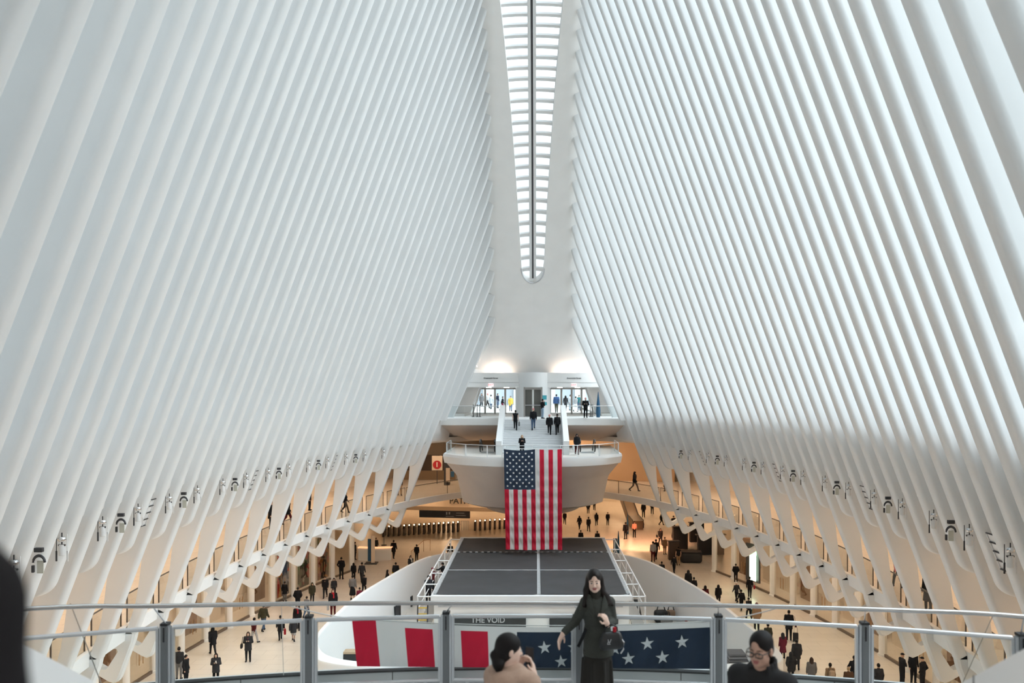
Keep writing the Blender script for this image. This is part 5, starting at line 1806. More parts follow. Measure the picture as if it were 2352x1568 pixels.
def jacket_mesh(pose, kind):
    key = ('jacket', pose, kind)
    if key not in _cache:
        J = joints(pose)
        f = Field((-0.75, -0.55, 0.2), (0.75, 0.6, 1.85), STEP)
        w = {'short': 0, 'puffy': 0.02, 'coat': 0.008, 'long': 0.012, 'vest': 0.0, 'shirt': -0.008, 'parka': 0.018}[kind]
        f.cone((0, 0, 0.93), J['waist'], 0.148 + w, 0.14 + w, 0.05, (1.18, 0.9, 1))
        f.cone(J['waist'], J['chest'], 0.14 + w, 0.158 + w, 0.05, (1.18, 0.9, 1))
        f.cone(J['chest'], (J['neck'][0], J['neck'][1], J['neck'][2] - 0.01), 0.145 + w, 0.075, 0.05, (1.2, 0.88, 1))
        low = 0.86
        if kind in ('coat', 'parka'):
            f.cone((0, 0.0, 0.95), (0, 0.01, 0.70), 0.15 + w, 0.175 + w, 0.05, (1.15, 0.95, 1)); low = 0.66
        if kind == 'long':
            f.cone((0, 0.0, 0.95), (0, 0.02, 0.48), 0.15 + w, 0.20 + w, 0.05, (1.12, 1.0, 1)); low = 0.44
        for s in (-1, 1):
            a, b, c, d = J['arm', s]
            f.cone(J['chest'], a, 0.11 + w, 0.078 + w, 0.05)
            if kind != 'vest':
                f.cone(a, b, 0.070 + w, 0.058 + w, 0.03)
                if kind != 'shirt':
                    f.cone(b, c, 0.056 + w, 0.045 + w, 0.02)
                else:
                    f.cone(b, tuple(b[i] * 0.4 + c[i] * 0.6 for i in range(3)), 0.05, 0.042, 0.02)
        if kind in ('parka',):
            h = J['neck']; f.ell((h[0], h[1] + 0.07, h[2] + 0.02), (0.12, 0.09, 0.08), 0.03)
        else:
            h = J['neck']; f.cone((h[0], h[1], h[2] - 0.02), (h[0], h[1], h[2] + 0.02), 0.072, 0.068, 0.02)
        f.clip(2, low, above=False)
        _cache[key] = f.mesh('jacket')
    return _cache[key]

def legs_mesh(pose, kind):
    key = ('legs', pose, kind)
    if key not in _cache:
        J = joints(pose)
        f = Field((-0.4, -0.6, 0.0), (0.4, 0.65, 1.12), STEP)
        f.cone((0, 0, 0.92), (0, 0, 1.0), 0.135, 0.125, 0.04, (1.15, 0.9, 1))
        if kind == 'skirt':
            f.cone((0, 0, 0.92), (0, 0.02, 0.42), 0.14, 0.20, 0.04, (1.1, 1, 1)); f.clip(2, 0.36, above=False)
        else:
            for s in (-1, 1):
                a, b, c, d = J['leg', s]
                w = 0.012 if kind == 'loose' else 0
                f.cone(a, b, 0.103 + w, 0.074 + w, 0.03)
                if kind != 'shorts':
                    f.cone(b, c, 0.072 + w, 0.055 + w, 0.02)
                else:
                    f.cone(a, b, 0.115, 0.10, 0.03)
            if kind == 'shorts':
                f.clip(2, 0.47, above=False)
            else:
                f.clip(2, 0.075, above=False)
        _cache[key] = f.mesh('trousers')
    return _cache[key]

def shoes_mesh(pose, s):
    key = ('shoe', pose, s)
    if key not in _cache:
        J = joints(pose)
        a, b, c, d = J['leg', s]
        f = Field((c[0] - 0.12, min(c[1], d[1]) - 0.16, -0.04), (c[0] + 0.14, max(c[1], d[1]) + 0.14, 0.32), 0.022)
        f.cone((c[0], c[1] + 0.03, c[2] - 0.03), (d[0], d[1] + 0.02, d[2] + 0.01), 0.052, 0.045, 0.02)
        f.cone(c, (c[0], c[1], c[2] + 0.06), 0.05, 0.05, 0.02)
        if not pose.startswith('climb'):
            f.clip(2, 0.0, above=False)
        _cache[key] = f.mesh('shoe')
    return _cache[key]

def hair_mesh(pose, kind):
    key = ('hair', pose, kind)
    if key not in _cache:
        h = joints(pose)['head']
        f = Field((-0.3, -0.35, 1.0), (0.3, 0.35, 1.86), 0.022)
        if kind == 'hood':
            f.ell((h[0], h[1] + 0.02, h[2] + 0.0), (0.115, 0.13, 0.155), 0.03)
            f.cone((h[0], h[1] + 0.03, h[2] - 0.05), (h[0], h[1] + 0.05, h[2] - 0.2), 0.11, 0.14, 0.03)
            f.ell((h[0], h[1] - 0.13, h[2] - 0.02), (0.062, 0.08, 0.09), 0.02, cut=True)
        elif kind == 'hat':
            f.ell((h[0], h[1] + 0.005, h[2] + 0.04), (0.092, 0.11, 0.105), 0.02); f.clip(2, h[2] + 0.025, above=False)
        elif kind == 'cap':
            f.ell((h[0], h[1] + 0.005, h[2] + 0.03), (0.09, 0.108, 0.105), 0.02); f.cone((h[0], h[1] - 0.09, h[2] + 0.06), (h[0], h[1] - 0.15, h[2] + 0.05), 0.02, 0.016, 0.02, (3, 1, 0.7)); f.clip(2, h[2] + 0.03, above=False)
        else:
            f.ell((h[0], h[1] + 0.012, h[2] + 0.025), (0.087, 0.105, 0.112), 0.02)
            f.ell((h[0], h[1] - 0.095, h[2] - 0.035), (0.062, 0.055, 0.085), 0.02, cut=True)
            if kind == 'long':
                f.cone((h[0], h[1] + 0.05, h[2]), (h[0], h[1] + 0.09, h[2] - 0.30), 0.085, 0.075, 0.03, (1.25, 0.75, 1))
                for s in (-1, 1):
                    f.cone((h[0] + s * 0.07, h[1] + 0.0, h[2] - 0.02), (h[0] + s * 0.10, h[1] - 0.02, h[2] - 0.27), 0.04, 0.035, 0.03)
            elif kind == 'bun':
                f.ell((h[0], h[1] + 0.12, h[2] + 0.05), (0.05, 0.05, 0.05), 0.02)
            else:
                f.clip(2, h[2] - 0.07, above=False)
        _cache[key] = f.mesh('hair')
    return _cache[key]

def scarf_mesh(pose):
    key = ('scarf', pose)
    if key not in _cache:
        n = joints(pose)['neck']
        f = Field((-0.25, -0.3, 1.05), (0.25, 0.25, 1.6), 0.022)
        f.ell((n[0], n[1] - 0.01, n[2] + 0.02), (0.105, 0.10, 0.06), 0.03)
        f.cone((n[0] + 0.03, n[1] - 0.09, n[2]), (n[0] + 0.05, n[1] - 0.15, n[2] - 0.25), 0.04, 0.045, 0.03, (1.2, 0.6, 1))
        _cache[key] = f.mesh('scarf')
    return _cache[key]

def open_front(pose):
    key = ('front', pose)
    if key not in _cache:
        J = joints(pose)
        m = Field((-0.15, -0.35, 0.85), (0.15, 0.1, 1.5), 0.02)
        m.cone((0, J['waist'][1] - 0.075, 0.95), (0, J['chest'][1] - 0.085, 1.36), 0.05, 0.055, 0.02, (0.9, 1.2, 1))
        _cache[key] = m.mesh('shirt_front')
    return _cache[key]

def person(x, y, z, face, pose, top, bottom, hair, label, height=1.72, skin='l', jk='short', lk='trousers', hk='short', hc='k', shoes='black', scarf=None, front=None, group=None):
    """face: degrees, 0 looks at the camera, 90 looks to +X"""
    t = thing('person', label, 'person', (x, y, z), group, math.radians(face))
    sc = height / 1.74
    t.scale = (sc, sc, sc)
    link_mesh('body', body_mesh(pose), [SKIN[skin]], t)
    link_mesh('jacket' if jk not in ('shirt', 'vest') else ('shirt' if jk == 'shirt' else 'waistcoat'), jacket_mesh(pose, jk), [cloth(top)], t)
    link_mesh('skirt' if lk == 'skirt' else 'shorts' if lk == 'shorts' else 'trousers', legs_mesh(pose, lk), [cloth(bottom)], t)
    if hk in ('hood', 'hat', 'cap'):
        link_mesh(hk, hair_mesh(pose, hk), [cloth(hair)], t)
    elif hk != 'none':
        link_mesh('hair', hair_mesh(pose, hk), [HAIRC[hc]], t)
    for s in (-1, 1):
        link_mesh('shoe', shoes_mesh(pose, s), [cloth(shoes)], t)
    if scarf:
        link_mesh('scarf', scarf_mesh(pose), [cloth(scarf)], t)
    if front:
        link_mesh('shirt_front', open_front(pose), [cloth(front)], t)
    return t
# ------------------------------------------------------------------ bags that people carry: things of their own
def local(p, q):
    """point q in the frame of a placed person"""
    a = p.rotation_euler.z
    s = p.scale.x
    x, y = q[0] * s, q[1] * s
    return (p.location.x + x * math.cos(a) - y * math.sin(a), p.location.y + x * math.sin(a) + y * math.cos(a), p.location.z - E + q[2] * s)
def bag(p, kind, col, label):
    a = p.rotation_euler.z
    c = cloth(col)
    if kind == 'backpack':
        q = local(p, (0, 0.275, 1.20))
        t = thing('backpack', label, 'backpack', q, None, a)
        m = MB(); m.bbox((0, 0, 0), (0.30, 0.16, 0.44), r=0.07, n=3); bb = m.build('bag_body', c, t, smooth=60, local=True)
        m = MB(); m.bbox((0, 0.09, -0.07), (0.22, 0.05, 0.22), r=0.02, n=2); m.build('front_pocket', c, bb, local=True)
        for s in (-1, 1):
            m = MB(); m.tube([(s * 0.10, -0.06, 0.2), (s * 0.11, -0.22, 0.24), (s * 0.12, -0.40, 0.1), (s * 0.12, -0.30, -0.12)], 0.018, 6); m.build('strap', CLB, t, local=True)
    elif kind == 'shoulder':
        q = local(p, (-0.37, 0.03, 0.92))
        t = thing('shoulder_bag', label, 'bag', q, None, a)
        m = MB(); m.bbox((0, 0, 0), (0.13, 0.34, 0.26), r=0.05, n=3); m.build('bag_body', c, t, smooth=60, local=True)
        m = MB(); m.tube([(0, -0.13, 0.12), (0.07, -0.06, 0.52), (0.07, 0.06, 0.52), (0, 0.13, 0.12)], 0.014, 6); m.build('strap', c, t, local=True)
    elif kind == 'hand':
        q = local(p, (-0.31, -0.08, 0.56))
        t = thing('carrier_bag', label, 'bag', q, None, a)
        m = MB(); m.bbox((0, 0, 0), (0.14, 0.32, 0.34), r=0.04, n=2); m.build('bag_body', c, t, smooth=60, local=True)
        m = MB(); m.tube([(0, -0.10, 0.16), (0, -0.06, 0.27), (0, 0.06, 0.27), (0, 0.10, 0.16)], 0.012, 6); m.build('handle', c, t, local=True)
    elif kind == 'suitcase':
        q = local(p, (-0.36, 0.30, 0.0))
        t = thing('suitcase', label, 'suitcase', q, None, a)
        m = MB(); m.bbox((0, 0, 0.33), (0.34, 0.22, 0.54), r=0.05, n=3); bb = m.build('case_body', c, t, smooth=60, local=True)
        m = MB(); m.tube([(-0.1, 0.08, 0.58), (-0.1, 0.05, 0.95), (0.1, 0.05, 0.95), (0.1, 0.08, 0.58)], 0.012, 6); m.build('handle', DARK, t, local=True)
        for s in (-1, 1):
            m = MB(); m.tube([(s * 0.13 - 0.02, 0, 0.045), (s * 0.13 + 0.02, 0, 0.045)], 0.045, 10); m.build('wheel', BLACK, bb, local=True)
    return t
CLB = mat('black_webbing', (0.012, 0.012, 0.012), 0.8)

def put(px, head, foot, face, pose, top, bottom, hair, label, base=ZFLOOR, h=1.70, stair=False, **kw):
    if stair:
        d = 66.0
        for _ in range(40):
            zz = ZUP - (DUP - d) * (ZUP - ZLOW) / (DUP - DLB)
            err = (VY - zz * FPX / d) - foot
            d += err * 0.04
        step = round((DUP - d) / (DUP - DLB) * NST)
        step = max(1, step)
        base = ZUP - (ZUP - ZLOW) * step / NST
        d = DUP - (step - 0.42) * (DUP - DLB) / NST
        h = (foot - head) * d / FPX
    elif foot:
        d = -base * FPX / (foot - VY)
        h = (foot - head) * d / FPX
    else:
        d = (-base - h) * FPX / (head - VY)
    h = min(1.92, max(1.52, h))
    return person(XX(px, d), d, base, face, pose, top, bottom, hair, label, height=h, **kw)

# ---- floor, turnstile side, near to far
put(411, 1485, None, 185, 'stand', 'char', 'grey', None, 'person in dark jacket with their back turned beside the first shop columns', h=1.80)
put(427, 1503, None, 80, 'stand', 'black', 'black', None, 'shorter person in black coat next to the taller man in a dark jacket', h=1.62, jk='coat')
put(489, 1439, 1504, 215, 'walkA', 'black', 'black', None, 'woman in long black coat and long hair walking past the shop windows', jk='coat', hk='long')
p = put(496, 1499, None, 15, 'phone', 'char', 'black', None, 'woman in black coat with long hair holding a white cup', h=1.68, jk='coat', hk='long')
m = MB(); q = local(p, (0.03, -0.33, 1.27)); m.lathe([(0.028, 0), (0.036, 0.10), (0.038, 0.11), (0.0, 0.115)], q, 10)
tag(m.build('paper_cup', cloth('white'), smooth=50), 'white paper cup held by the long haired woman near the railing', 'cup')
p = put(570, 1450, 1519, 12, 'phone', 'char', 'black', None, 'woman in open dark coat striding towards the railing with a shoulder bag', jk='coat', hk='long', hc='b', front='wine')
bag(p, 'shoulder', 'char', 'dark shoulder bag of the striding woman in the open dark coat')
put(583, 1418, 1478, 150, 'walkB', 'dred', 'lgrey', None, 'person in dark red jacket and pale trousers behind the striding woman', jk='short')
put(605, 1388, 1450, 170, 'walkA', 'olive', 'jeans', None, 'broad man in dark olive jacket and blue jeans under the handrail', jk='puffy')
p = put(644, 1413, 1470, 200, 'walkB', 'black', 'black', None, 'man in black coat carrying a red bag across the floor', jk='coat')
bag(p, 'hand', 'red', 'red bag carried by the man in the black coat')
put(674, 1421, 1473, 190, 'walkA', 'char', 'lgrey', 'char', 'person in dark hooded jacket and white shorts', jk='parka', lk='shorts', skin='m')
put(683, 1388, 1448, 8, 'stand', 'black', 'black', None, 'man in black suit with a red scarf behind the person in white shorts', scarf='red', jk='coat')
put(704, 1370, 1419, 160, 'walkB', 'grey', 'jeans', None, 'person in grey jacket and jeans by the railing post', jk='short')
put(654, 1335, 1381, 175, 'stand', 'black', 'grey', None, 'man in black coat looking into the red and blue shop window', jk='coat')
put(684, 1348, 1400, 190, 'pockets', 'black', 'black', None, 'broad person in black jacket before the white shop window graphic', jk='puffy')
put(717, 1342, 1384, 20, 'walkA', 'olive', 'black', 'olive', 'person in dark green hooded parka', jk='parka', hk='hood')
put(747, 1323, 1373, 5, 'walkB', 'black', 'black', None, 'man in open black coat with a pale tie walking to the railing', jk='coat', front='tan')
put(767, 1327, 1372, 15, 'walkA', 'char', 'black', None, 'person in charcoal jacket beside the man in the open coat', jk='short', hk='long')
p = put(765, 1347, 1414, 10, 'stand', 'black', 'dred', None, 'woman in black with a red scarf carrying a white bag', scarf='red', hk='long', jk='coat', hc='b')
bag(p, 'hand', 'lgrey', 'white and grey carrier bag of the woman with the red scarf')
put(784, 1279, 1330, 175, 'pockets', 'black', 'black', None, 'tall person in black standing at the floral shop window', jk='short')
put(810, 1320, 1378, 170, 'stand', 'grey', 'black', None, 'person in grey top and long black skirt', lk='skirt', jk='short', hk='short')
put(812, 1292, 1334, 185, 'walkB', 'black', 'black', None, 'person with long hair in black beside the man in a charcoal jacket', hk='long', jk='short')
put(831, 1291, 1340, 180, 'walkA', 'char', 'char', None, 'man in charcoal jacket walking away from the railing', jk='short')
put(836, 1321, 1364, 170, 'walkB', 'black', 'black', None, 'man in black with wide stance near the oval wall')
put(826, 1351, 1396, 190, 'stand', 'wine', 'black', None, 'person in dark red jacket partly hidden by the oval wall', jk='short')
put(815, 1244, 1285, 120, 'stand', 'black', 'black', None, 'person in black standing at the end of the white counter', jk='coat')
put(864, 1236, 1270, 40, 'stand', 'char', 'black', None, 'attendant in dark clothes behind the white counter')
put(904, 1240, 1283, 175, 'walkA', 'black', 'black', None, 'man in long black coat walking towards the turnstiles', jk='coat')
put(957, 1250, 1288, 185, 'walkB', 'black', 'black', None, 'man in black walking beside the tan pipe railing')
put(943, 1275, None, 30, 'walkA', 'char', 'black', None, 'person in dark jacket with a white scarf behind the oval wall', scarf='white', hk='long')
p = put(909, 1291, None, 175, 'stand', 'black', 'black', None, 'broad man in black behind the oval wall with a yellow parcel', jk='puffy')
q = local(p, (0.22, -0.12, 0.86)); m = MB(); m.bbox(q, (0.26, 0.2, 0.2), r=0.05, n=3)
tag(m.build('parcel', cloth('yellow'), smooth=60), 'small yellow parcel beside the broad man behind the oval wall', 'parcel')
put(889, 1308, None, 100, 'walkB', 'black', 'black', None, 'long haired person in black close to the oval wall rim', hk='long', h=1.62)
# ---- people on the scaffold
put(1017, 1291, None, 250, 'reach', 'black', 'black', None, 'worker in black leaning on the edge of the pavilion roof', base=-13.0, h=1.66)
put(993, 1303, None, 60, 'reach', 'dred', 'black', 'wine', 'worker in dark red cap standing on the scaffold', base=-13.0, h=1.70, hk='cap')
put(984, 1321, None, 20, 'stand', 'char', 'black', None, 'worker in red waistcoat on the scaffold nearest the ladder', base=-13.0, h=1.70)
put(1034, 1247, 1290, 180, 'stand', 'black', 'black', None, 'man in black beyond the far corner of the pavilion roof')
# ---- far floor beyond the flag
far = [(1297, 1174, 1204, 5, 'walkA', 'man in black walking close beside the flag', 'short', 'short'),
       (1331, 1184, 1216, 190, 'walkB', 'woman in black with long hair on the far floor, second from the flag', 'coat', 'long'),
       (1352, 1187, 1221, 185, 'walkA', 'man in black with arms swinging in the middle of the far floor group', 'short', 'short'),
       (1370, 1177, 1207, 170, 'walkB', 'woman in black coat with bag on the far floor', 'coat', 'long'),
       (1396, 1176, 1206, 5, 'stand', 'slim man in black, last of the far floor group', 'short', 'short'),
       (1351, 1150, 1179, 180, 'stand', 'person in black coat half hidden under the hull of the lower landing', 'coat', 'short'),
       (1365, 1143, 1172, 180, 'walkA', 'person in black farthest under the hull of the lower landing', 'short', 'short'),
       (1478, 1153, 1188, 180, 'stand', 'man in black standing alone on the shiny far floor', 'short', 'short'),
       (1498, 1146, 1180, 0, 'stand', 'man in black by the first white rib foot', 'short', 'short'),
       (1519, 1176, 1206, 90, 'walkA', 'woman in black coat passing behind the first rib', 'coat', 'long'),
       (1547, 1184, 1222, 30, 'pockets', 'person in black seen through the loop of the first rib', 'puffy', 'short')]
for x, a, b, fc, ps_, lb, jk, hk in far:
    put(x, a, b, fc, ps_, 'black', 'black', None, lb, jk=jk, hk=hk)
put(1334, 1217, 1254, 180, 'stand', 'black', 'black', None, 'person in black just behind the pavilion roof edge, nearer the flag')
put(1372, 1219, 1256, 180, 'stand', 'black', 'black', None, 'person in black just behind the pavilion roof edge, away from the flag')
put(1457, 1197, 1234, 5, 'stand', 'salmon', 'black', None, 'person in salmon pink top and black trousers', jk='shirt', skin='m')
p = put(1437, 1199, 1238, 200, 'stand', 'black', 'black', None, 'person in black with a big black backpack near the dark banner', jk='puffy')
bag(p, 'backpack', 'black', 'big black backpack near the dark furled banner')
# ---- kiosk side
p = put(1517, 1213, 1251, 10, 'walkA', 'black', 'black', None, 'woman in black coat walking over the orange lit floor', jk='coat', hk='long')
bag(p, 'shoulder', 'black', 'black shoulder bag of the woman on the orange lit floor')
put(1507, 1232, 1285, 190, 'walkB', 'black', 'black', None, 'person in black behind the one with the pale grey back', jk='short')
put(1500, 1238, 1290, 185, 'stand', 'lgrey', 'dred', None, 'person with a pale grey back and dark patterned trousers', jk='short')
put(1527, 1233, 1273, 20, 'stand', 'tan', 'tan', None, 'person in brown jacket beside the dark display stand', jk='coat')
put(1549, 1216, 1256, 160, 'stand', 'black', 'black', None, 'person in black behind the brown display stand')
put(1558, 1255, 1298, 185, 'stand', 'black', 'tan', None, 'person in black waistcoat with white sleeves at the black counter', jk='vest')
put(1548, 1281, 1316, 160, 'walkA', 'black', 'black', None, 'person in black with a pink face by the oval wall rim, kiosk side')
put(1520, 1289, None, 175, 'stand', 'black', 'black', None, 'person in black whose head just shows above the oval wall', h=1.66)
put(1581, 1309, None, 175, 'stand', 'black', 'black', 'black', 'person in black hood above the oval wall', jk='parka', hk='hood')
put(1594, 1325, None, 185, 'stand', 'black', 'black', None, 'shorter person in black beside the hooded one', h=1.58)
put(1620, 1344, None, 180, 'stand', 'dred', 'black', None, 'long haired person in dark red near the bend of the oval wall', hk='long', h=1.66)
put(1650, 1346, 1390, 170, 'walkA', 'black', 'black', 'black', 'person in black hooded coat stepping along the oval wall', jk='coat', hk='hood')
put(1604, 1228, 1268, 90, 'pockets', 'black', 'black', None, 'seated looking figure in black behind the black counter')
put(1690, 1298, 1336, 175, 'pockets', 'black', 'black', None, 'broad man in black jacket near the green lit shop window', jk='puffy')
put(1692, 1336, 1383, 195, 'walkB', 'char', 'black', 'white', 'person in black wearing a white cap', hk='cap')
p = put(1722, 1324, 1373, 165, 'walkA', 'black', 'black', None, 'woman in black carrying a pink bag by the shop windows', hk='bun')
bag(p, 'shoulder', 'red', 'bright pink bag of the woman in black by the shop windows')
p = put(1703, 1355, 1402, 180, 'walkB', 'black', 'black', None, 'person in black with backpack straps below the white cap')
bag(p, 'backpack', 'black', 'black backpack worn below the white capped person')
p = put(1720, 1374, 1422, 190, 'walkA', 'black', 'black', None, 'person in black with a teal bag under the handrail', hk='short')
bag(p, 'hand', 'teal', 'teal green bag under the handrail, kiosk side')
put(1738, 1375, 1450, 178, 'stand', 'tan', 'black', None, 'woman with long auburn hair and brown coat', jk='coat', hk='long', hc='r')
p = put(1812, 1384, 1470, 165, 'stand', 'black', 'black', None, 'traveller in black with red belt bag pulling a suitcase', jk='coat')
bag(p, 'suitcase', 'char', 'dark suitcase pulled by the traveller in black')
bag(p, 'shoulder', 'dred', 'dark red bag of the traveller with the suitcase')
put(1764, 1431, None, 185, 'stand', 'olive', 'char', None, 'person in olive jacket behind the woman with glasses', h=1.72)
put(1798, 1465, 1512, 190, 'stand', 'wine', 'char', 'char', 'small person in dark purple hooded coat', jk='long', hk='hood')
put(1830, 1468, None, 175, 'stand', 'char', 'char', None, 'person in dark grey parka seen from behind', jk='parka', h=1.74)
put(1817, 1497, None, 185, 'pockets', 'char', 'char', 'char', 'bent person in grey hood before the dark grey parka', jk='parka', hk='hood', h=1.66)
put(1864, 1509, None, 175, 'stand', 'grey', 'char', None, 'person with long brown hair in grey coat near the kerb', jk='coat', hk='long', hc='b')
p = put(1907, 1522, None, 180, 'stand', 'tan', 'char', None, 'person with a beige backpack near the kerb', jk='short', skin='d')
bag(p, 'backpack', 'beige', 'beige backpack near the kerb')
put(1962, 1505, None, 8, 'pockets', 'black', 'black', None, 'man in black suit with an open white shirt', front='white', skin='d', h=1.78)
put(1949, 1531, None, 170, 'stand', 'brown', 'black', None, 'fair haired person in brown before the man in a suit', hc='y', h=1.66)
put(2018, 1523, None, 182, 'stand', 'char', 'char', None, 'man in dark jacket alone beside the railing post', h=1.75)
for x, hy, fc, ps_, lb in ((2072, 1499, 100, 'crossed', 'police officer in dark uniform with crossed arms and a cap'), (2098, 1494, 5, 'stand', 'police officer in dark uniform whose head hides behind a rib foot'), (2119, 1508, 215, 'pockets', 'police officer in dark uniform turning away beside the last shop window')):
    put(x, hy, None, fc, ps_, 'black', 'black', 'black', lb, h=1.78, hk='cap')
# ---- upper walkway
put(918, 1091, 1138, 20, 'walkA', 'black', 'tan', None, 'person in black with tan trousers on the end walkway behind a rib', base=ZSLAB)
put(622, 1150, 1215, 90, 'stand', 'black', 'black', None, 'person in black on the walkway behind the ribs, nearest of three', base=ZSLAB, jk='coat')
put(660, 1140, 1206, 90, 'walkA', 'black', 'dred', None, 'person in black on the walkway behind the ribs, middle of three', base=ZSLAB, jk='coat')
put(711, 1122, 1172, 90, 'stand', 'black', 'black', None, 'person in black on the walkway behind the ribs, last of three', base=ZSLAB)
put(793, 1132, 1178, 100, 'walkB', 'black', 'black', None, 'person in black on the walkway by the glass near the turnstile end', base=ZSLAB)
put(1457, 1083, 1128, 60, 'strideA', 'black', 'black', 'black', 'person in black hooded jacket striding along the end walkway', base=ZSLAB, jk='puffy', hk='hood')
put(1529, 1089, 1128, 200, 'stand', 'black', 'black', None, 'person in black on the walkway behind the second rib', base=ZSLAB, jk='long')
put(2062, 1284, 1350, 190, 'walkA', 'pink', 'black', None, 'person in pink top and black leggings on the walkway', base=ZSLAB, jk='short', hk='bun')
put(2132, 1312, 1402, 185, 'stand', 'black', 'black', None, 'tall person in long black coat on the walkway', base=ZSLAB, jk='long')
# ---- far stairs and landings
p = put(1184, 944, 991, 180, 'climbA', 'black', 'black', None, 'man in black waistcoat with white sleeves climbing the stairs', stair=True, jk='vest')
bag(p, 'hand', 'grey', 'grey bag of the man in the black waistcoat on the stairs')
put(1225, 937, 988, 182, 'climbB', 'black', 'jeans', 'pink', 'man in pink hat and black jacket with a white back print climbing the stairs', stair=True, hk='hat')
put(1262, 951, 998, 178, 'climbA', 'black', 'black', 'pink', 'man in pink hat and black jacket beside the stair wall', stair=True, hk='hat', jk='puffy')
put(1280, 949, 998, 185, 'climbB', 'black', 'black', None, 'person in black with a white bag, closest to the stair wall', stair=True)
put(1199, 1000, 1047, 5, 'phone', 'black', 'black', None, 'fair haired woman in black looking at her hands on the lower landing', base=ZLOW, hk='long', hc='y', jk='coat', h=1.66)
p = put(1325, 998, 1044, 5, 'walkA', 'black', 'dred', 'black', 'person in black hood and dark red trousers on the lower landing', base=ZLOW, hk='hood', jk='coat')
bag(p, 'hand', 'white', 'white carrier bag on the lower landing')
put(1246, 916, 961, 115, 'call', 'black', 'ljeans', None, 'man in black jacket and pale jeans telephoning by the lift doors', base=ZUP, jk='short')
put(1345, 913, 959, 0, 'crossed', 'black', 'black', 'pink', 'guard in black with a pink hat beside the black posts', base=ZUP, hk='hat', jk='puffy')
outs = [(1173, 909, 945, 5, 'walkA', 'yellow', 'jeans', 'short', 'person in yellow coat outside the glass doors', 'coat'), (1278, 905, 948, 180, 'walkB', 'blue', 'olive', 'short', 'person in blue jacket outside the glass doors', 'puffy'),
        (1154, 910, 944, 90, 'walkA', 'black', 'wine', 'short', 'person in black with dark red trousers outside the doors', 'short'), (1143, 903, 937, 60, 'stand', 'navy', 'jeans', 'short', 'person in navy jacket outside the doors', 'short'),
        (1128, 906, 940, 200, 'walkB', 'pale', 'jeans', 'short', 'person in pale jacket outside the doors', 'coat'), (1119, 903, 938, 100, 'walkA', 'white', 'black', 'hat', 'person in white jacket and hat outside the doors', 'short'),
        (1106, 901, 937, 10, 'stand', 'grey', 'char', 'long', 'person in grey coat outside at the edge of the doors', 'coat'), (1299, 908, 944, 170, 'walkA', 'char', 'char', 'long', 'person in charcoal outside the second set of doors', 'short'),
        (1310, 906, 942, 40, 'stand', 'pale', 'ljeans', 'short', 'person in pale blue outside the second set of doors', 'coat'), (1322, 910, 946, 150, 'walkB', 'lgrey', 'white', 'short', 'person in pale grey and white outside the second set of doors', 'short'),
        (1330, 907, 943, 0, 'stand', 'teal', 'jeans', 'short', 'person in teal jacket outside the second set of doors', 'short')]
for x, a, b, fc, ps_, tc_, bc_, hk, lb, jk in outs:
    put(x, a, b, fc, ps_, tc_, bc_, 'pink', lb, base=ZUP, jk=jk, hk=hk)
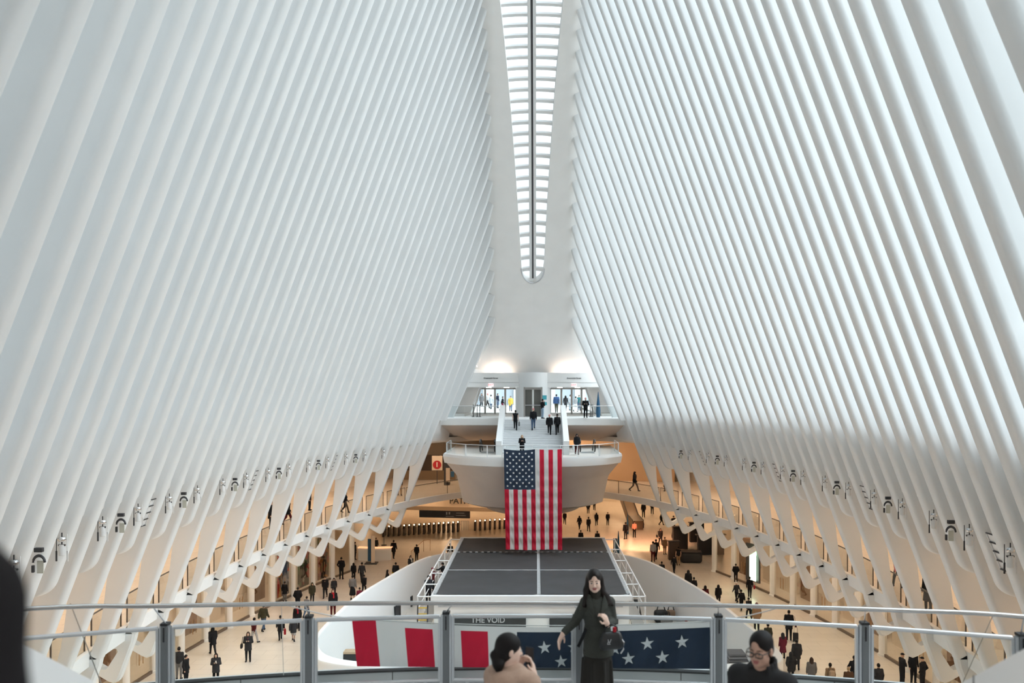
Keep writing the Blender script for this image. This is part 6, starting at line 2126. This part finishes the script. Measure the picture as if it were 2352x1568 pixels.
# ------------------------------------------------------------------ the three women at the near railing and the dark figure at the frame edge
def unit(v):
    v = np.array(v, float)
    return v / np.linalg.norm(v)
def rotz(a):
    c, s = math.cos(a), math.sin(a)
    return np.array([[c, -s, 0], [s, c, 0], [0, 0, 1.0]])
def rotx(a):
    c, s = math.cos(a), math.sin(a)
    return np.array([[1.0, 0, 0], [0, c, -s], [0, s, c]])
def roty(a):
    c, s = math.cos(a), math.sin(a)
    return np.array([[c, 0, s], [0, 1.0, 0], [-s, 0, c]])
class Head:
    def __init__(s, c, yaw=0.0, pitch=0.0, roll=0.0, k=1.0):
        s.c = np.array(c, float); s.R = rotz(yaw) @ rotx(pitch) @ roty(roll); s.k = k
    def p(s, q):
        return s.c + s.R @ (np.array(q, float) * s.k)
    def e(s, f, q, r, k=0.02, **kw):
        f.ell(s.p(q), np.array(r) * s.k, k, R=s.R, **kw)
    def n(s, f, a, b, ra, rb, k=0.015, **kw):
        f.cone(s.p(a), s.p(b), ra * s.k, rb * s.k, k, **kw)
    def skull(s, f):
        s.e(f, (0, 0.015, 0.035), (0.070, 0.092, 0.083), 0.02)
        s.e(f, (0, -0.020, -0.028), (0.057, 0.072, 0.088), 0.02)
        s.e(f, (0, -0.054, -0.090), (0.026, 0.030, 0.024), 0.03)
        for q in (-1, 1):
            s.e(f, (q * 0.033, -0.056, -0.034), (0.022, 0.022, 0.026), 0.02)
            s.e(f, (q * 0.040, -0.012, -0.070), (0.014, 0.035, 0.022), 0.03)
            s.e(f, (q * 0.030, -0.096, -0.004), (0.018, 0.012, 0.010), 0.008, cut=True)
            s.e(f, (q * 0.076, 0.012, -0.014), (0.010, 0.020, 0.031), 0.008)
            s.e(f, (q * 0.009, -0.099, -0.037), (0.008, 0.010, 0.007), 0.008)
        s.n(f, (0, -0.084, 0.004), (0, -0.104, -0.032), 0.008, 0.010, 0.012)
        s.e(f, (0, -0.090, -0.0615), (0.021, 0.010, 0.0055), 0.004, mi=1)
        s.e(f, (0, -0.089, -0.0705), (0.018, 0.0105, 0.0065), 0.004, mi=1)
    def details(s, t, hairm):
        EW = mat('eye_white', (0.72, 0.70, 0.68), 0.3); EB = mat('eye_dark', (0.012, 0.008, 0.006), 0.15)
        for q in (-1, 1):
            f = Field(s.p((q * 0.031, -0.083, -0.003)) - 0.03, s.p((q * 0.031, -0.083, -0.003)) + 0.03, 0.0018)
            s.e(f, (q * 0.030, -0.0815, -0.004), (0.0135, 0.009, 0.0062), 0.002, mi=0)
            s.e(f, (q * 0.030, -0.0875, -0.0035), (0.0060, 0.0042, 0.0060), 0.001, mi=1)
            s.n(f, (q * 0.016, -0.087, -0.001), (q * 0.030, -0.0915, 0.0036), 0.0014, 0.0020, 0.001, mi=1)
            s.n(f, (q * 0.030, -0.0915, 0.0036), (q * 0.046, -0.083, -0.001), 0.0020, 0.0014, 0.001, mi=1)
            link_mesh('eye', f.mesh('eye', 2), [EW, EB], t)
            f = Field(s.p((q * 0.032, -0.083, 0.02)) - 0.035, s.p((q * 0.032, -0.083, 0.02)) + 0.035, 0.002)
            s.n(f, (q * 0.014, -0.0905, 0.017), (q * 0.032, -0.0885, 0.022), 0.0030, 0.0032, 0.002)
            s.n(f, (q * 0.032, -0.0885, 0.022), (q * 0.050, -0.073, 0.017), 0.0032, 0.0018, 0.002)
            link_mesh('eyebrow', f.mesh('eyebrow'), [hairm], t)

def hand(f, wrist, d, n, curl=0.5, spread=0.0, k=0.95, thumb=1.0):
    """palm and five fingers; d points along the hand, n out of the palm, thumb on the d x n side times thumb"""
    w = np.array(wrist, float); d = unit(d); n = np.array(n, float); n = unit(n - d * (n @ d)); s = np.cross(d, n) * thumb
    R = np.stack([d, s, n], 1)
    f.ell(w + d * 0.048 * k, np.array((0.052, 0.040, 0.017)) * k, 0.012, R=R)
    f.cone(w - d * 0.02, w + d * 0.02 * k, 0.024 * k, 0.026 * k, 0.012)
    for i, off in enumerate((0.030, 0.0105, -0.0095, -0.028)):
        L = (0.040, 0.045, 0.041, 0.032)[i] * k
        p = w + d * (0.088 - 0.006 * abs(i - 1)) * k + s * off * k
        a = curl * (0.5 + 0.12 * i)
        q = d * math.cos(a) + n * math.sin(a) + s * spread * (1.5 - i) * 0.12
        for seg, (l, r0, r1) in enumerate(((L, 0.0092, 0.0085), (L * 0.66, 0.0085, 0.0076), (L * 0.55, 0.0076, 0.0062))):
            e = p + unit(q) * l
            f.cone(p, e, r0 * k, r1 * k, 0.003)
            p = e
            a += curl * (0.85 + 0.1 * i)
            q = d * math.cos(a) + n * math.sin(a) + s * spread * (1.5 - i) * 0.1
    b = w + d * 0.022 * k + s * 0.030 * k
    q = unit(d * 0.62 + s * 0.62 + n * 0.35)
    e = b + q * 0.042 * k
    f.cone(b - s * 0.012, e, 0.015 * k, 0.0105 * k, 0.006)
    q2 = unit(d * 0.85 + s * 0.15 + n * 0.45)
    f.cone(e, e + q2 * 0.032 * k, 0.0105 * k, 0.0075 * k, 0.003)

def zgrid(breaks):
    z = []
    for a, b, st in breaks:
        z += list(np.arange(a, b, st))
    return np.array(z)

LIPS = mat('lips', (0.36, 0.12, 0.11), 0.45)
SKINF = mat('skin_fair', (0.74, 0.52, 0.42), 0.5)

# ---- woman in the grey green blazer, walking past the railing with a black handbag
WD = 8.75
wx = XX(1372, WD)
t = thing('person', 'woman with long dark hair in grey green blazer and dark skirt carrying a black handbag', 'person', (wx, WD, ZN))
hd = Head((-0.030, -0.02, 1.512), yaw=-0.10, pitch=0.10, roll=-0.06, k=0.955)
f = Field((-0.50, -0.36, 0), (0.32, 0.22, 0.1), 0.005, zgrid([(-0.01, 0.85, 0.010), (0.85, 1.30, 0.005), (1.30, 1.68, 0.0042)]))
hd.skull(f)
f.cone((-0.01, 0.01, 1.27), hd.p((0, 0.012, -0.08)), 0.052, 0.047, 0.02)
f.cone((0.0, 0.01, 0.95), (0.0, 0.0, 1.12), 0.095, 0.088, 0.05, (0.92, 0.8, 1))
f.cone((0.0, 0.0, 1.12), (-0.005, 0.0, 1.27), 0.10, 0.07, 0.05, (1.02, 0.82, 1))
AL = [(-0.118, 0.0, 1.285), (-0.225, 0.02, 1.085), (-0.350, -0.06, 0.985)]
AR = [(0.122, 0.0, 1.285), (0.160, 0.03, 1.085), (0.085, -0.185, 1.115)]
for A in (AL, AR):
    f.cone(A[0], A[1], 0.044, 0.036, 0.03); f.cone(A[1], A[2], 0.035, 0.024, 0.02)
hand(f, AL[2], (-0.5, -0.25, -0.82), (0.55, -0.55, -0.35), curl=0.38, spread=0.5, thumb=-1)
hand(f, AR[2], (-0.28, -0.35, 0.90), (-0.75, 0.55, -0.05), curl=0.95, thumb=1)
for s in (-1, 1):
    f.cone((s * 0.055, 0.0, 0.92), (s * 0.06, 0.0, 0.48), 0.070, 0.050, 0.03)
    f.cone((s * 0.06, 0.0, 0.48), (s * 0.06, s * 0.05, 0.08), 0.052, 0.036, 0.02)
    f.cone((s * 0.06, s * 0.05, 0.08), (s * 0.065, s * 0.05 - 0.13, 0.03), 0.035, 0.026, 0.02)
link_mesh('body', f.mesh('body', 2), [SKINF, LIPS], t)
hd.details(t, HAIRC['k'])
# hair
f = Field((-0.28, -0.22, 0), (0.22, 0.20, 0.1), 0.006, zgrid([(1.15, 1.69, 0.006)]))
hd.e(f, (0, 0.018, 0.040), (0.076, 0.098, 0.088), 0.02)
for s, zz, xx in ((-1, 1.265, -0.150), (1, 1.285, 0.115)):
    f.cone(hd.p((s * 0.068, 0.015, 0.01)), (hd.c[0] + s * 0.080, 0.0, 1.41), 0.020, 0.030, 0.03)
    f.cone((hd.c[0] + s * 0.080, 0.0, 1.41), (xx * 0.9, -0.055, zz), 0.032, 0.024, 0.03)
f.cone(hd.p((0, 0.06, 0.0)), (-0.02, 0.10, 1.22), 0.080, 0.085, 0.04, (1.1, 0.8, 1))
f.cone((0.09, -0.02, 1.36), (0.150, -0.045, 1.27), 0.035, 0.018, 0.03)
hd.e(f, (0.004, -0.112, -0.020), (0.055, 0.066, 0.090), 0.010, cut=True)
hd.e(f, (0.004, -0.110, 0.045), (0.034, 0.050, 0.040), 0.012, cut=True)
link_mesh('hair', f.mesh('hair'), [mat('hair_dark_brown', (0.012, 0.008, 0.007), 0.5, spec=0.25)], t)
# sweater, blazer, lapels, belt, skirt, shoes
f = Field((-0.25, -0.25, 0), (0.25, 0.2, 0.1), 0.007, zgrid([(0.9, 1.48, 0.007)]))
f.cone((0.0, 0.0, 0.95), (0.0, 0.0, 1.14), 0.122, 0.108, 0.05, (0.95, 0.82, 1)); f.cone((0.0, 0.0, 1.14), (-0.005, 0.0, 1.28), 0.115, 0.075, 0.05, (1.02, 0.85, 1))
f.cone((-0.01, 0.005, 1.26), (-0.022, -0.002, 1.405), 0.066, 0.060, 0.02)
link_mesh('jumper', f.mesh('jumper'), [mat('olive_knit', (0.022, 0.020, 0.014), 0.9, bump=0.2, bscale=120)], t)
TW = mat('grey_green_tweed', (0.042, 0.045, 0.038), 0.9, noise=0.35, nscale=130, bump=0.2, bscale=150)
f = Field((-0.42, -0.26, 0), (0.32, 0.22, 0.1), 0.0065, zgrid([(0.70, 1.40, 0.0065)]))
f.cone((0.0, 0.0, 0.96), (0.0, 0.0, 1.06), 0.142, 0.123, 0.05, (0.93, 0.84, 1))
f.cone((0.0, 0.0, 1.06), (0.0, 0.0, 1.17), 0.123, 0.135, 0.04, (0.93, 0.84, 1))
f.cone((0.0, 0.0, 1.17), (-0.005, 0.005, 1.29), 0.132, 0.082, 0.05, (1.05, 0.86, 1))
f.cone((0.0, 0.0, 0.96), (0.01, 0.0, 0.78), 0.142, 0.165, 0.04, (0.96, 0.88, 1))
for A in (AL, AR):
    f.cone((A[0][0] * 0.55, 0, 1.27), A[0], 0.075, 0.058, 0.04)
    f.cone(A[0], A[1], 0.058, 0.048, 0.02); f.cone(A[1], np.array(A[1]) * 0.12 + np.array(A[2]) * 0.88, 0.048, 0.038, 0.015)
f.cone((0.0, -0.20, 1.38), (0.005, -0.14, 1.12), 0.078, 0.012, 0.01, cut=True)
f.clip(2, 0.752, above=False)
blz = link_mesh('blazer', f.mesh('blazer'), [TW], t)
for s in (-1, 1):
    m = MB()
    rows = []
    for i in range(9):
        v = i / 8
        z = 1.365 - 0.245 * v
        w = 0.030 + 0.038 * math.sin(math.pi * min(1, v * 1.05)) * (1 if v < 0.75 else 0.8)
        xi = s * (0.062 * (1 - v) ** 0.9 + 0.004) - 0.006
        yi = -0.052 - 0.072 * min(1, v * 1.7)
        rows.append([(xi, yi - 0.006, z), (xi + s * w * 0.5, yi - 0.008 + 0.006, z + 0.008), (xi + s * w, yi + 0.014 + 0.010 * (1 - v), z + 0.016), (xi + s * w, yi + 0.024, z + 0.016), (xi, yi + 0.012, z)])
    m.loft(rows)
    m.build('lapel', TW, blz, smooth=50, local=True)
f = Field((-0.22, -0.2, 0), (0.22, 0.2, 0.1), 0.006, zgrid([(1.00, 1.10, 0.006)]))
f.cone((0.0, 0.0, 1.03), (0.0, 0.0, 1.065), 0.131, 0.131, 0.005, (0.935, 0.845, 1)); f.clip(2, 1.03, above=False); f.clip(2, 1.068)
blt = link_mesh('belt', f.mesh('belt'), [cloth('black')], t)
m = MB(); m.loft([[(-0.135, -0.115, 1.06), (-0.135, -0.105, 1.06), (-0.11, -0.105, 1.035), (-0.11, -0.115, 1.035)], [(-0.17, -0.135, 0.97), (-0.17, -0.125, 0.97), (-0.145, -0.125, 0.955), (-0.145, -0.135, 0.955)], [(-0.215, -0.12, 0.87), (-0.215, -0.11, 0.87), (-0.19, -0.11, 0.855), (-0.19, -0.12, 0.855)]])
m.build('belt_end', cloth('black'), blt, local=True)
f = Field((-0.26, -0.26, 0), (0.26, 0.26, 0.1), 0.009, zgrid([(0.08, 1.04, 0.01)]))
f.cone((0.0, 0.0, 0.98), (0.0, 0.0, 0.80), 0.118, 0.142, 0.04, (0.98, 0.86, 1)); f.cone((0.0, 0.0, 0.80), (0.0, 0.02, 0.15), 0.142, 0.16, 0.04, (0.94, 0.9, 1))
for i in range(7):
    a = -2.6 + i * 0.75
    f.cone((0.15 * math.sin(a), -0.13 * math.cos(a), 0.7), (0.175 * math.sin(a), -0.155 * math.cos(a) + 0.02, 0.15), 0.014, 0.022, 0.02)
f.clip(2, 0.13, above=False)
link_mesh('skirt', f.mesh('skirt'), [mat('dark_olive_skirt', (0.013, 0.011, 0.008), 0.85)], t)
for s in (-1, 1):
    f = Field((-0.15, -0.2, -0.02), (0.15, 0.2, 0.14), 0.01)
    f.cone((s * 0.06, s * 0.05 + 0.03, 0.045), (s * 0.065, s * 0.05 - 0.14, 0.025), 0.045, 0.036, 0.02); f.clip(2, 0.0, above=False)
    link_mesh('shoe', f.mesh('shoe'), [cloth('black')], t)
# handbag on her forearm
LEA = mat('black_leather', (0.011, 0.011, 0.012), 0.35)
SILV = mat('silver_metal', (0.75, 0.75, 0.76), 0.2, 1.0)
hb = thing('handbag', 'black leather handbag with a silver monogram hanging from the blazer sleeve', 'bag', (wx + 0.125, WD - 0.19, ZN + 0.86), None, 0.25)
f = Field((-0.16, -0.1, -0.02), (0.16, 0.1, 0.24), 0.006)
f.cone((-0.075, 0, 0.045), (0.075, 0, 0.045), 0.050, 0.050, 0.02, (1, 0.9, 1)); f.cone((-0.06, 0, 0.14), (0.06, 0, 0.14), 0.042, 0.042, 0.04, (1, 0.75, 1)); f.cone((-0.07, 0, 0.08), (0.07, 0, 0.10), 0.05, 0.046, 0.03, (1, 0.85, 1)); f.clip(2, 0.0, above=False)
bgb = link_mesh('bag_body', f.mesh('bag_body'), [LEA], hb)
m = MB(); m.tube([(-0.07, 0.0, 0.16), (-0.06, 0.0, 0.22), (0.0, 0.0, 0.255), (0.06, 0.0, 0.22), (0.07, 0.0, 0.16)], 0.009, 8); m.build('handle', LEA, hb, smooth=60, local=True)
m = MB(); m.tube([(0.09, -0.02, 0.12), (0.125, -0.03, 0.07), (0.12, -0.03, 0.0), (0.09, -0.03, -0.04)], 0.008, 8); m.build('silver_strap', mat('silver_strap', (0.55, 0.55, 0.56), 0.4), hb, smooth=60, local=True)
m = MB(); m.bbox((0.03, -0.015, 0.20), (0.035, 0.03, 0.05), r=0.008); m.build('charm', cloth('red'), bgb, local=True)
m = MB()
for a, b in (((-0.052, 0.117), (-0.036, 0.075)), ((-0.036, 0.075), (-0.018, 0.117)), ((-0.045, 0.108), (-0.058, 0.068)), ((-0.058, 0.068), (-0.026, 0.068))):
    m.bar((a[0], -0.050, a[1]), (b[0], -0.050, b[1]), 0.006, 0.006)
m.build('monogram', SILV, bgb, local=True)

# ---- woman with a low ponytail, seen from behind, holding a phone
BD = 6.4
bx_ = XX(1174, BD)
t = thing('person', 'woman with black low ponytail in beige coat seen from behind at the railing', 'person', (bx_, BD, ZN))
TH = math.radians(150)
def B(q):
    return tuple(rotz(TH) @ np.array(q, float))
hd = Head((-0.012, 0.0, 1.515), yaw=math.radians(112), pitch=0.14, k=0.97)
f = Field((-0.36, -0.36, 0), (0.36, 0.36, 0.1), 0.0065, zgrid([(-0.01, 1.1, 0.012), (1.1, 1.66, 0.0055)]))
hd.skull(f)
f.cone((0, 0, 1.30), hd.p((0, 0.015, -0.08)), 0.052, 0.048, 0.02)
f.cone((0, 0, 0.95), (0, 0, 1.28), 0.11, 0.10, 0.05, (1.1, 0.9, 1))
aw = {}
for s in (-1, 1):
    sh, el, wr = B((s * 0.15, 0, 1.29)), B((s * 0.20, -0.05, 1.05)), B((s * 0.075, -0.21, 1.27))
    aw[s] = (sh, el, wr)
    f.cone(sh, el, 0.045, 0.037, 0.03); f.cone(el, wr, 0.036, 0.025, 0.02)
    hand(f, wr, unit(np.array(B((-s * 0.25, -0.25, 0.95)))), unit(np.array(B((-s * 0.9, 0.3, 0)))), curl=0.55, thumb=-s)
    a, b, c, d = B((s * 0.08, 0, 0.9)), B((s * 0.085, -0.01, 0.48)), B((s * 0.09, 0.01, 0.08)), B((s * 0.1, -0.13, 0.03))
    f.cone(a, b, 0.085, 0.055, 0.03); f.cone(b, c, 0.053, 0.037, 0.02); f.cone(c, d, 0.036, 0.03, 0.02)
link_mesh('body', f.mesh('body', 2), [SKINF, LIPS], t)
hd.details(t, HAIRC['k'])
f = Field((-0.22, -0.26, 0), (0.22, 0.22, 0.1), 0.006, zgrid([(1.20, 1.68, 0.006)]))
hd.e(f, (0, 0.020, 0.035), (0.084, 0.100, 0.090), 0.02)
hd.e(f, (0, 0.045, -0.02), (0.078, 0.075, 0.085), 0.02)
hd.e(f, (0, -0.115, -0.025), (0.066, 0.058, 0.085), 0.012, cut=True)
hd.e(f, (0.077, 0.0, -0.02), (0.022, 0.022, 0.032), 0.01, cut=True)
kn = hd.p((0.01, 0.112, -0.055))
f.cone(hd.p((0, 0.07, -0.04)), kn, 0.05, 0.026, 0.02)
f.cone(kn, kn + np.array((0.03, -0.035, -0.055)), 0.034, 0.042, 0.02)
f.cone(kn + np.array((0.03, -0.035, -0.055)), kn + np.array((0.035, -0.045, -0.125)), 0.042, 0.016, 0.02)
hrb = link_mesh('hair', f.mesh('hair'), [HAIRC['k']], t)
m = MB(); m.tube([tuple(kn + np.array((0.02 * math.cos(a) * 1.4, -0.012, 0.028 * math.sin(a)))) for a in [i * 2 * math.pi / 12 for i in range(12)]], 0.006, 6, loop=True)
m.build('hair_tie', SILV, hrb, smooth=60, local=True)
CAMEL = mat('beige_wool', (0.42, 0.285, 0.215), 0.9, noise=0.08, nscale=60, bump=0.15, bscale=140)
f = Field((-0.40, -0.40, 0), (0.40, 0.40, 0.1), 0.009, zgrid([(0.42, 1.0, 0.012), (1.0, 1.47, 0.008)]))
f.cone((0, 0, 1.0), (0, 0, 1.22), 0.15, 0.16, 0.05, (1.1, 0.9, 1)); f.cone((0, 0, 1.22), (0, 0, 1.335), 0.155, 0.085, 0.06, (1.15, 1.0, 1)); f.cone((0, 0, 1.0), (0, 0, 0.5), 0.15, 0.19, 0.05)
for s in (-1, 1):
    sh, el, wr = aw[s]
    f.cone(tuple(np.array(sh) * 0.5 + np.array((0, 0, 0.645))), sh, 0.085, 0.075, 0.05); f.cone(sh, el, 0.074, 0.06, 0.03); f.cone(el, tuple(np.array(el) * 0.15 + np.array(wr) * 0.85), 0.058, 0.048, 0.02)
# folded hood lying on the back
for i in range(9):
    a = -1.25 + i * 2.5 / 8
    c = B((0.125 * math.sin(a), 0.105 * math.cos(a) + 0.01, 1.355 - 0.035 * math.cos(a)))
    f.ell(c, (0.045, 0.045, 0.040), 0.03)
f.ell(B((0, 0.13, 1.28)), (0.10, 0.055, 0.085), 0.04, R=rotz(TH))
f.clip(2, 0.46, above=False)
link_mesh('coat', f.mesh('coat'), [CAMEL], t)
for s in (-1, 1):
    f = Field(np.array(B((s * 0.095, -0.05, 0.05))) - 0.17, np.array(B((s * 0.095, -0.05, 0.05))) + 0.17, 0.012)
    f.cone(B((s * 0.09, 0.02, 0.06)), B((s * 0.1, -0.13, 0.035)), 0.05, 0.04, 0.02); f.clip(2, 0.0, above=False)
    link_mesh('shoe', f.mesh('shoe'), [cloth('black')], t)
q = B((0.0, -0.275, 1.385))
pt = thing('phone', 'dark phone held up by the woman in the beige coat', 'phone', (bx_ + q[0], BD + q[1], ZN + q[2]), None, TH)
m = MB(); m.bbox((0, 0, 0), (0.072, 0.009, 0.145), r=0.004); m.build('case', BLACK, pt, local=True)
m = MB(); m.bbox((0, 0.0055, 0), (0.064, 0.002, 0.132), r=0.0008); m.build('display', mat('phone_glass', (0.03, 0.03, 0.035), 0.1), pt, local=True)

# ---- woman with glasses in a black coat
GD = 6.1
gx = XX(1751, GD)
t = thing('person', 'woman with dark rimmed glasses and black coat walking along the railing', 'person', (gx, GD, ZN))
YG = -0.66
def G(q):
    return tuple(rotz(YG) @ np.array(q, float))
hd = Head((-0.022, -0.03, 1.612), yaw=YG, pitch=0.10, k=1.0)
f = Field((-0.36, -0.36, 0), (0.36, 0.36, 0.1), 0.005, zgrid([(-0.01, 1.3, 0.012), (1.3, 1.76, 0.004)]))
hd.skull(f)
f.cone((0, 0.01, 1.36), hd.p((0, 0.012, -0.08)), 0.056, 0.050, 0.02)
f.cone((0, 0, 0.98), (0, 0, 1.36), 0.12, 0.11, 0.05, (1.15, 0.85, 1))
aw = {}
for s in (-1, 1):
    sh, el, wr = G((s * 0.175, 0, 1.385)), G((s * 0.235, 0.03, 1.12)), G((s * 0.24, -0.06, 0.88))
    aw[s] = (sh, el, wr)
    f.cone(sh, el, 0.047, 0.038, 0.03); f.cone(el, wr, 0.037, 0.026, 0.02)
    hand(f, wr, unit(np.array(G((0, -0.2, -0.95)))), unit(np.array(G((-s, 0, 0)))), curl=0.45, thumb=s)
    a, b, c, d = G((s * 0.09, 0, 0.95)), G((s * 0.09, -0.06 * s, 0.5)), G((s * 0.09, 0.09 * s, 0.09)), G((s * 0.1, 0.09 * s - 0.14, 0.03))
    f.cone(a, b, 0.09, 0.058, 0.03); f.cone(b, c, 0.055, 0.038, 0.02); f.cone(c, d, 0.037, 0.03, 0.02)
link_mesh('body', f.mesh('body', 2), [mat('skin_warm', (0.50, 0.30, 0.22), 0.5), LIPS], t)
hd.details(t, HAIRC['k'])
f = Field((-0.2, -0.22, 0), (0.2, 0.24, 0.1), 0.005, zgrid([(1.45, 1.78, 0.005)]))
hd.e(f, (0, 0.022, 0.040), (0.082, 0.100, 0.088), 0.02)
hd.e(f, (0.0, 0.055, -0.015), (0.075, 0.065, 0.075), 0.02)
hd.e(f, (0, -0.118, -0.040), (0.070, 0.062, 0.108), 0.014, cut=True)
hd.e(f, (-0.02, -0.108, 0.045), (0.045, 0.050, 0.042), 0.014, cut=True)
hd.e(f, (0.085, -0.012, -0.035), (0.030, 0.030, 0.046), 0.012, cut=True)
hd.e(f, (-0.085, -0.012, -0.035), (0.030, 0.030, 0.046), 0.012, cut=True)
hd.e(f, (0, 0.105, -0.005), (0.038, 0.032, 0.038), 0.02)
link_mesh('hair', f.mesh('hair'), [HAIRC['k']], t)
gl = mat('black_spectacle_frame', (0.01, 0.01, 0.011), 0.3)
m = MB()
for s in (-1, 1):
    loop = []
    for i in range(16):
        a = i * 2 * math.pi / 16
        c, q = math.cos(a), math.sin(a)
        loop.append(tuple(hd.p((s * 0.034 + 0.027 * np.sign(c) * abs(c) ** 0.55, -0.104 - 0.006 * abs(q) + 0.012 * (s * 0.034 + 0.027 * c) ** 2 * 400 * 0.02, -0.006 + 0.0165 * np.sign(q) * abs(q) ** 0.6))))
    m.tube(loop, 0.0042, 6, loop=True)
    m.tube([tuple(hd.p((s * 0.061, -0.100, 0.003))), tuple(hd.p((s * 0.076, -0.060, 0.002))), tuple(hd.p((s * 0.078, 0.005, 0.0)))], 0.0036, 6)
m.tube([tuple(hd.p((-0.008, -0.107, 0.0))), tuple(hd.p((0.0, -0.110, 0.003))), tuple(hd.p((0.008, -0.107, 0.0)))], 0.0025, 6)
m.build('glasses', gl, t, smooth=60, local=True)
BCO = mat('black_wool_coat', (0.010, 0.010, 0.011), 0.9, bump=0.15, bscale=140)
f = Field((-0.42, -0.40, 0), (0.42, 0.40, 0.1), 0.008, zgrid([(0.42, 1.1, 0.014), (1.1, 1.62, 0.007)]))
f.cone((0, 0, 1.0), (0, 0, 1.25), 0.155, 0.165, 0.05, (1.15, 0.9, 1)); f.cone((0, 0, 1.25), (0, 0, 1.40), 0.16, 0.095, 0.06, (1.2, 0.95, 1)); f.cone((0, 0, 1.0), (0, 0, 0.55), 0.155, 0.19, 0.05)
for s in (-1, 1):
    sh, el, wr = aw[s]
    f.cone(tuple(np.array(sh) * 0.5 + np.array((0, 0, 0.69))), sh, 0.095, 0.08, 0.05); f.cone(sh, el, 0.078, 0.064, 0.03); f.cone(el, tuple(np.array(el) * 0.1 + np.array(wr) * 0.9), 0.062, 0.05, 0.02)
# stand-up collar, open at the front
for i in range(15):
    a = -2.3 + i * 4.6 / 14
    h_ = 0.045 + 0.05 * math.cos(a / 2.3 * 1.3) + (0.03 if a > 0.3 else 0)
    c0 = G((0.085 * math.sin(a), 0.088 * math.cos(a) + 0.005, 1.40)); c1 = G((0.092 * math.sin(a), 0.094 * math.cos(a) + 0.0, 1.41 + h_))
    f.cone(c0, c1, 0.026, 0.014, 0.015)
f.cone(G((0, -0.20, 1.54)), G((0.0, -0.17, 1.26)), 0.098, 0.012, 0.01, cut=True)
f.clip(2, 0.5, above=False)
link_mesh('coat', f.mesh('coat'), [BCO], t)
f = Field((-0.25, -0.25, 0), (0.25, 0.25, 0.1), 0.009, zgrid([(1.1, 1.48, 0.009)]))
f.cone((0, 0, 1.15), (0, 0, 1.38), 0.148, 0.085, 0.05, (1.1, 0.88, 1))
link_mesh('jumper', f.mesh('jumper'), [mat('dark_grey_knit', (0.035, 0.036, 0.042), 0.9)], t)
for s in (-1, 1):
    f = Field(np.array(G((s * 0.095, 0.09 * s - 0.05, 0.05))) - 0.17, np.array(G((s * 0.095, 0.09 * s - 0.05, 0.05))) + 0.17, 0.012)
    f.cone(G((s * 0.09, 0.09 * s + 0.03, 0.055)), G((s * 0.1, 0.09 * s - 0.14, 0.035)), 0.05, 0.04, 0.02); f.clip(2, 0.0, above=False)
    link_mesh('shoe', f.mesh('shoe'), [cloth('black')], t)

# ---- dark figure at the edge of the frame, close to the camera
person(-0.636, 1.0, -1.60, 190, 'stand', 'black', 'black', None, 'person in black close to the camera, only a dark shoulder in frame', height=1.66, jk='puffy')
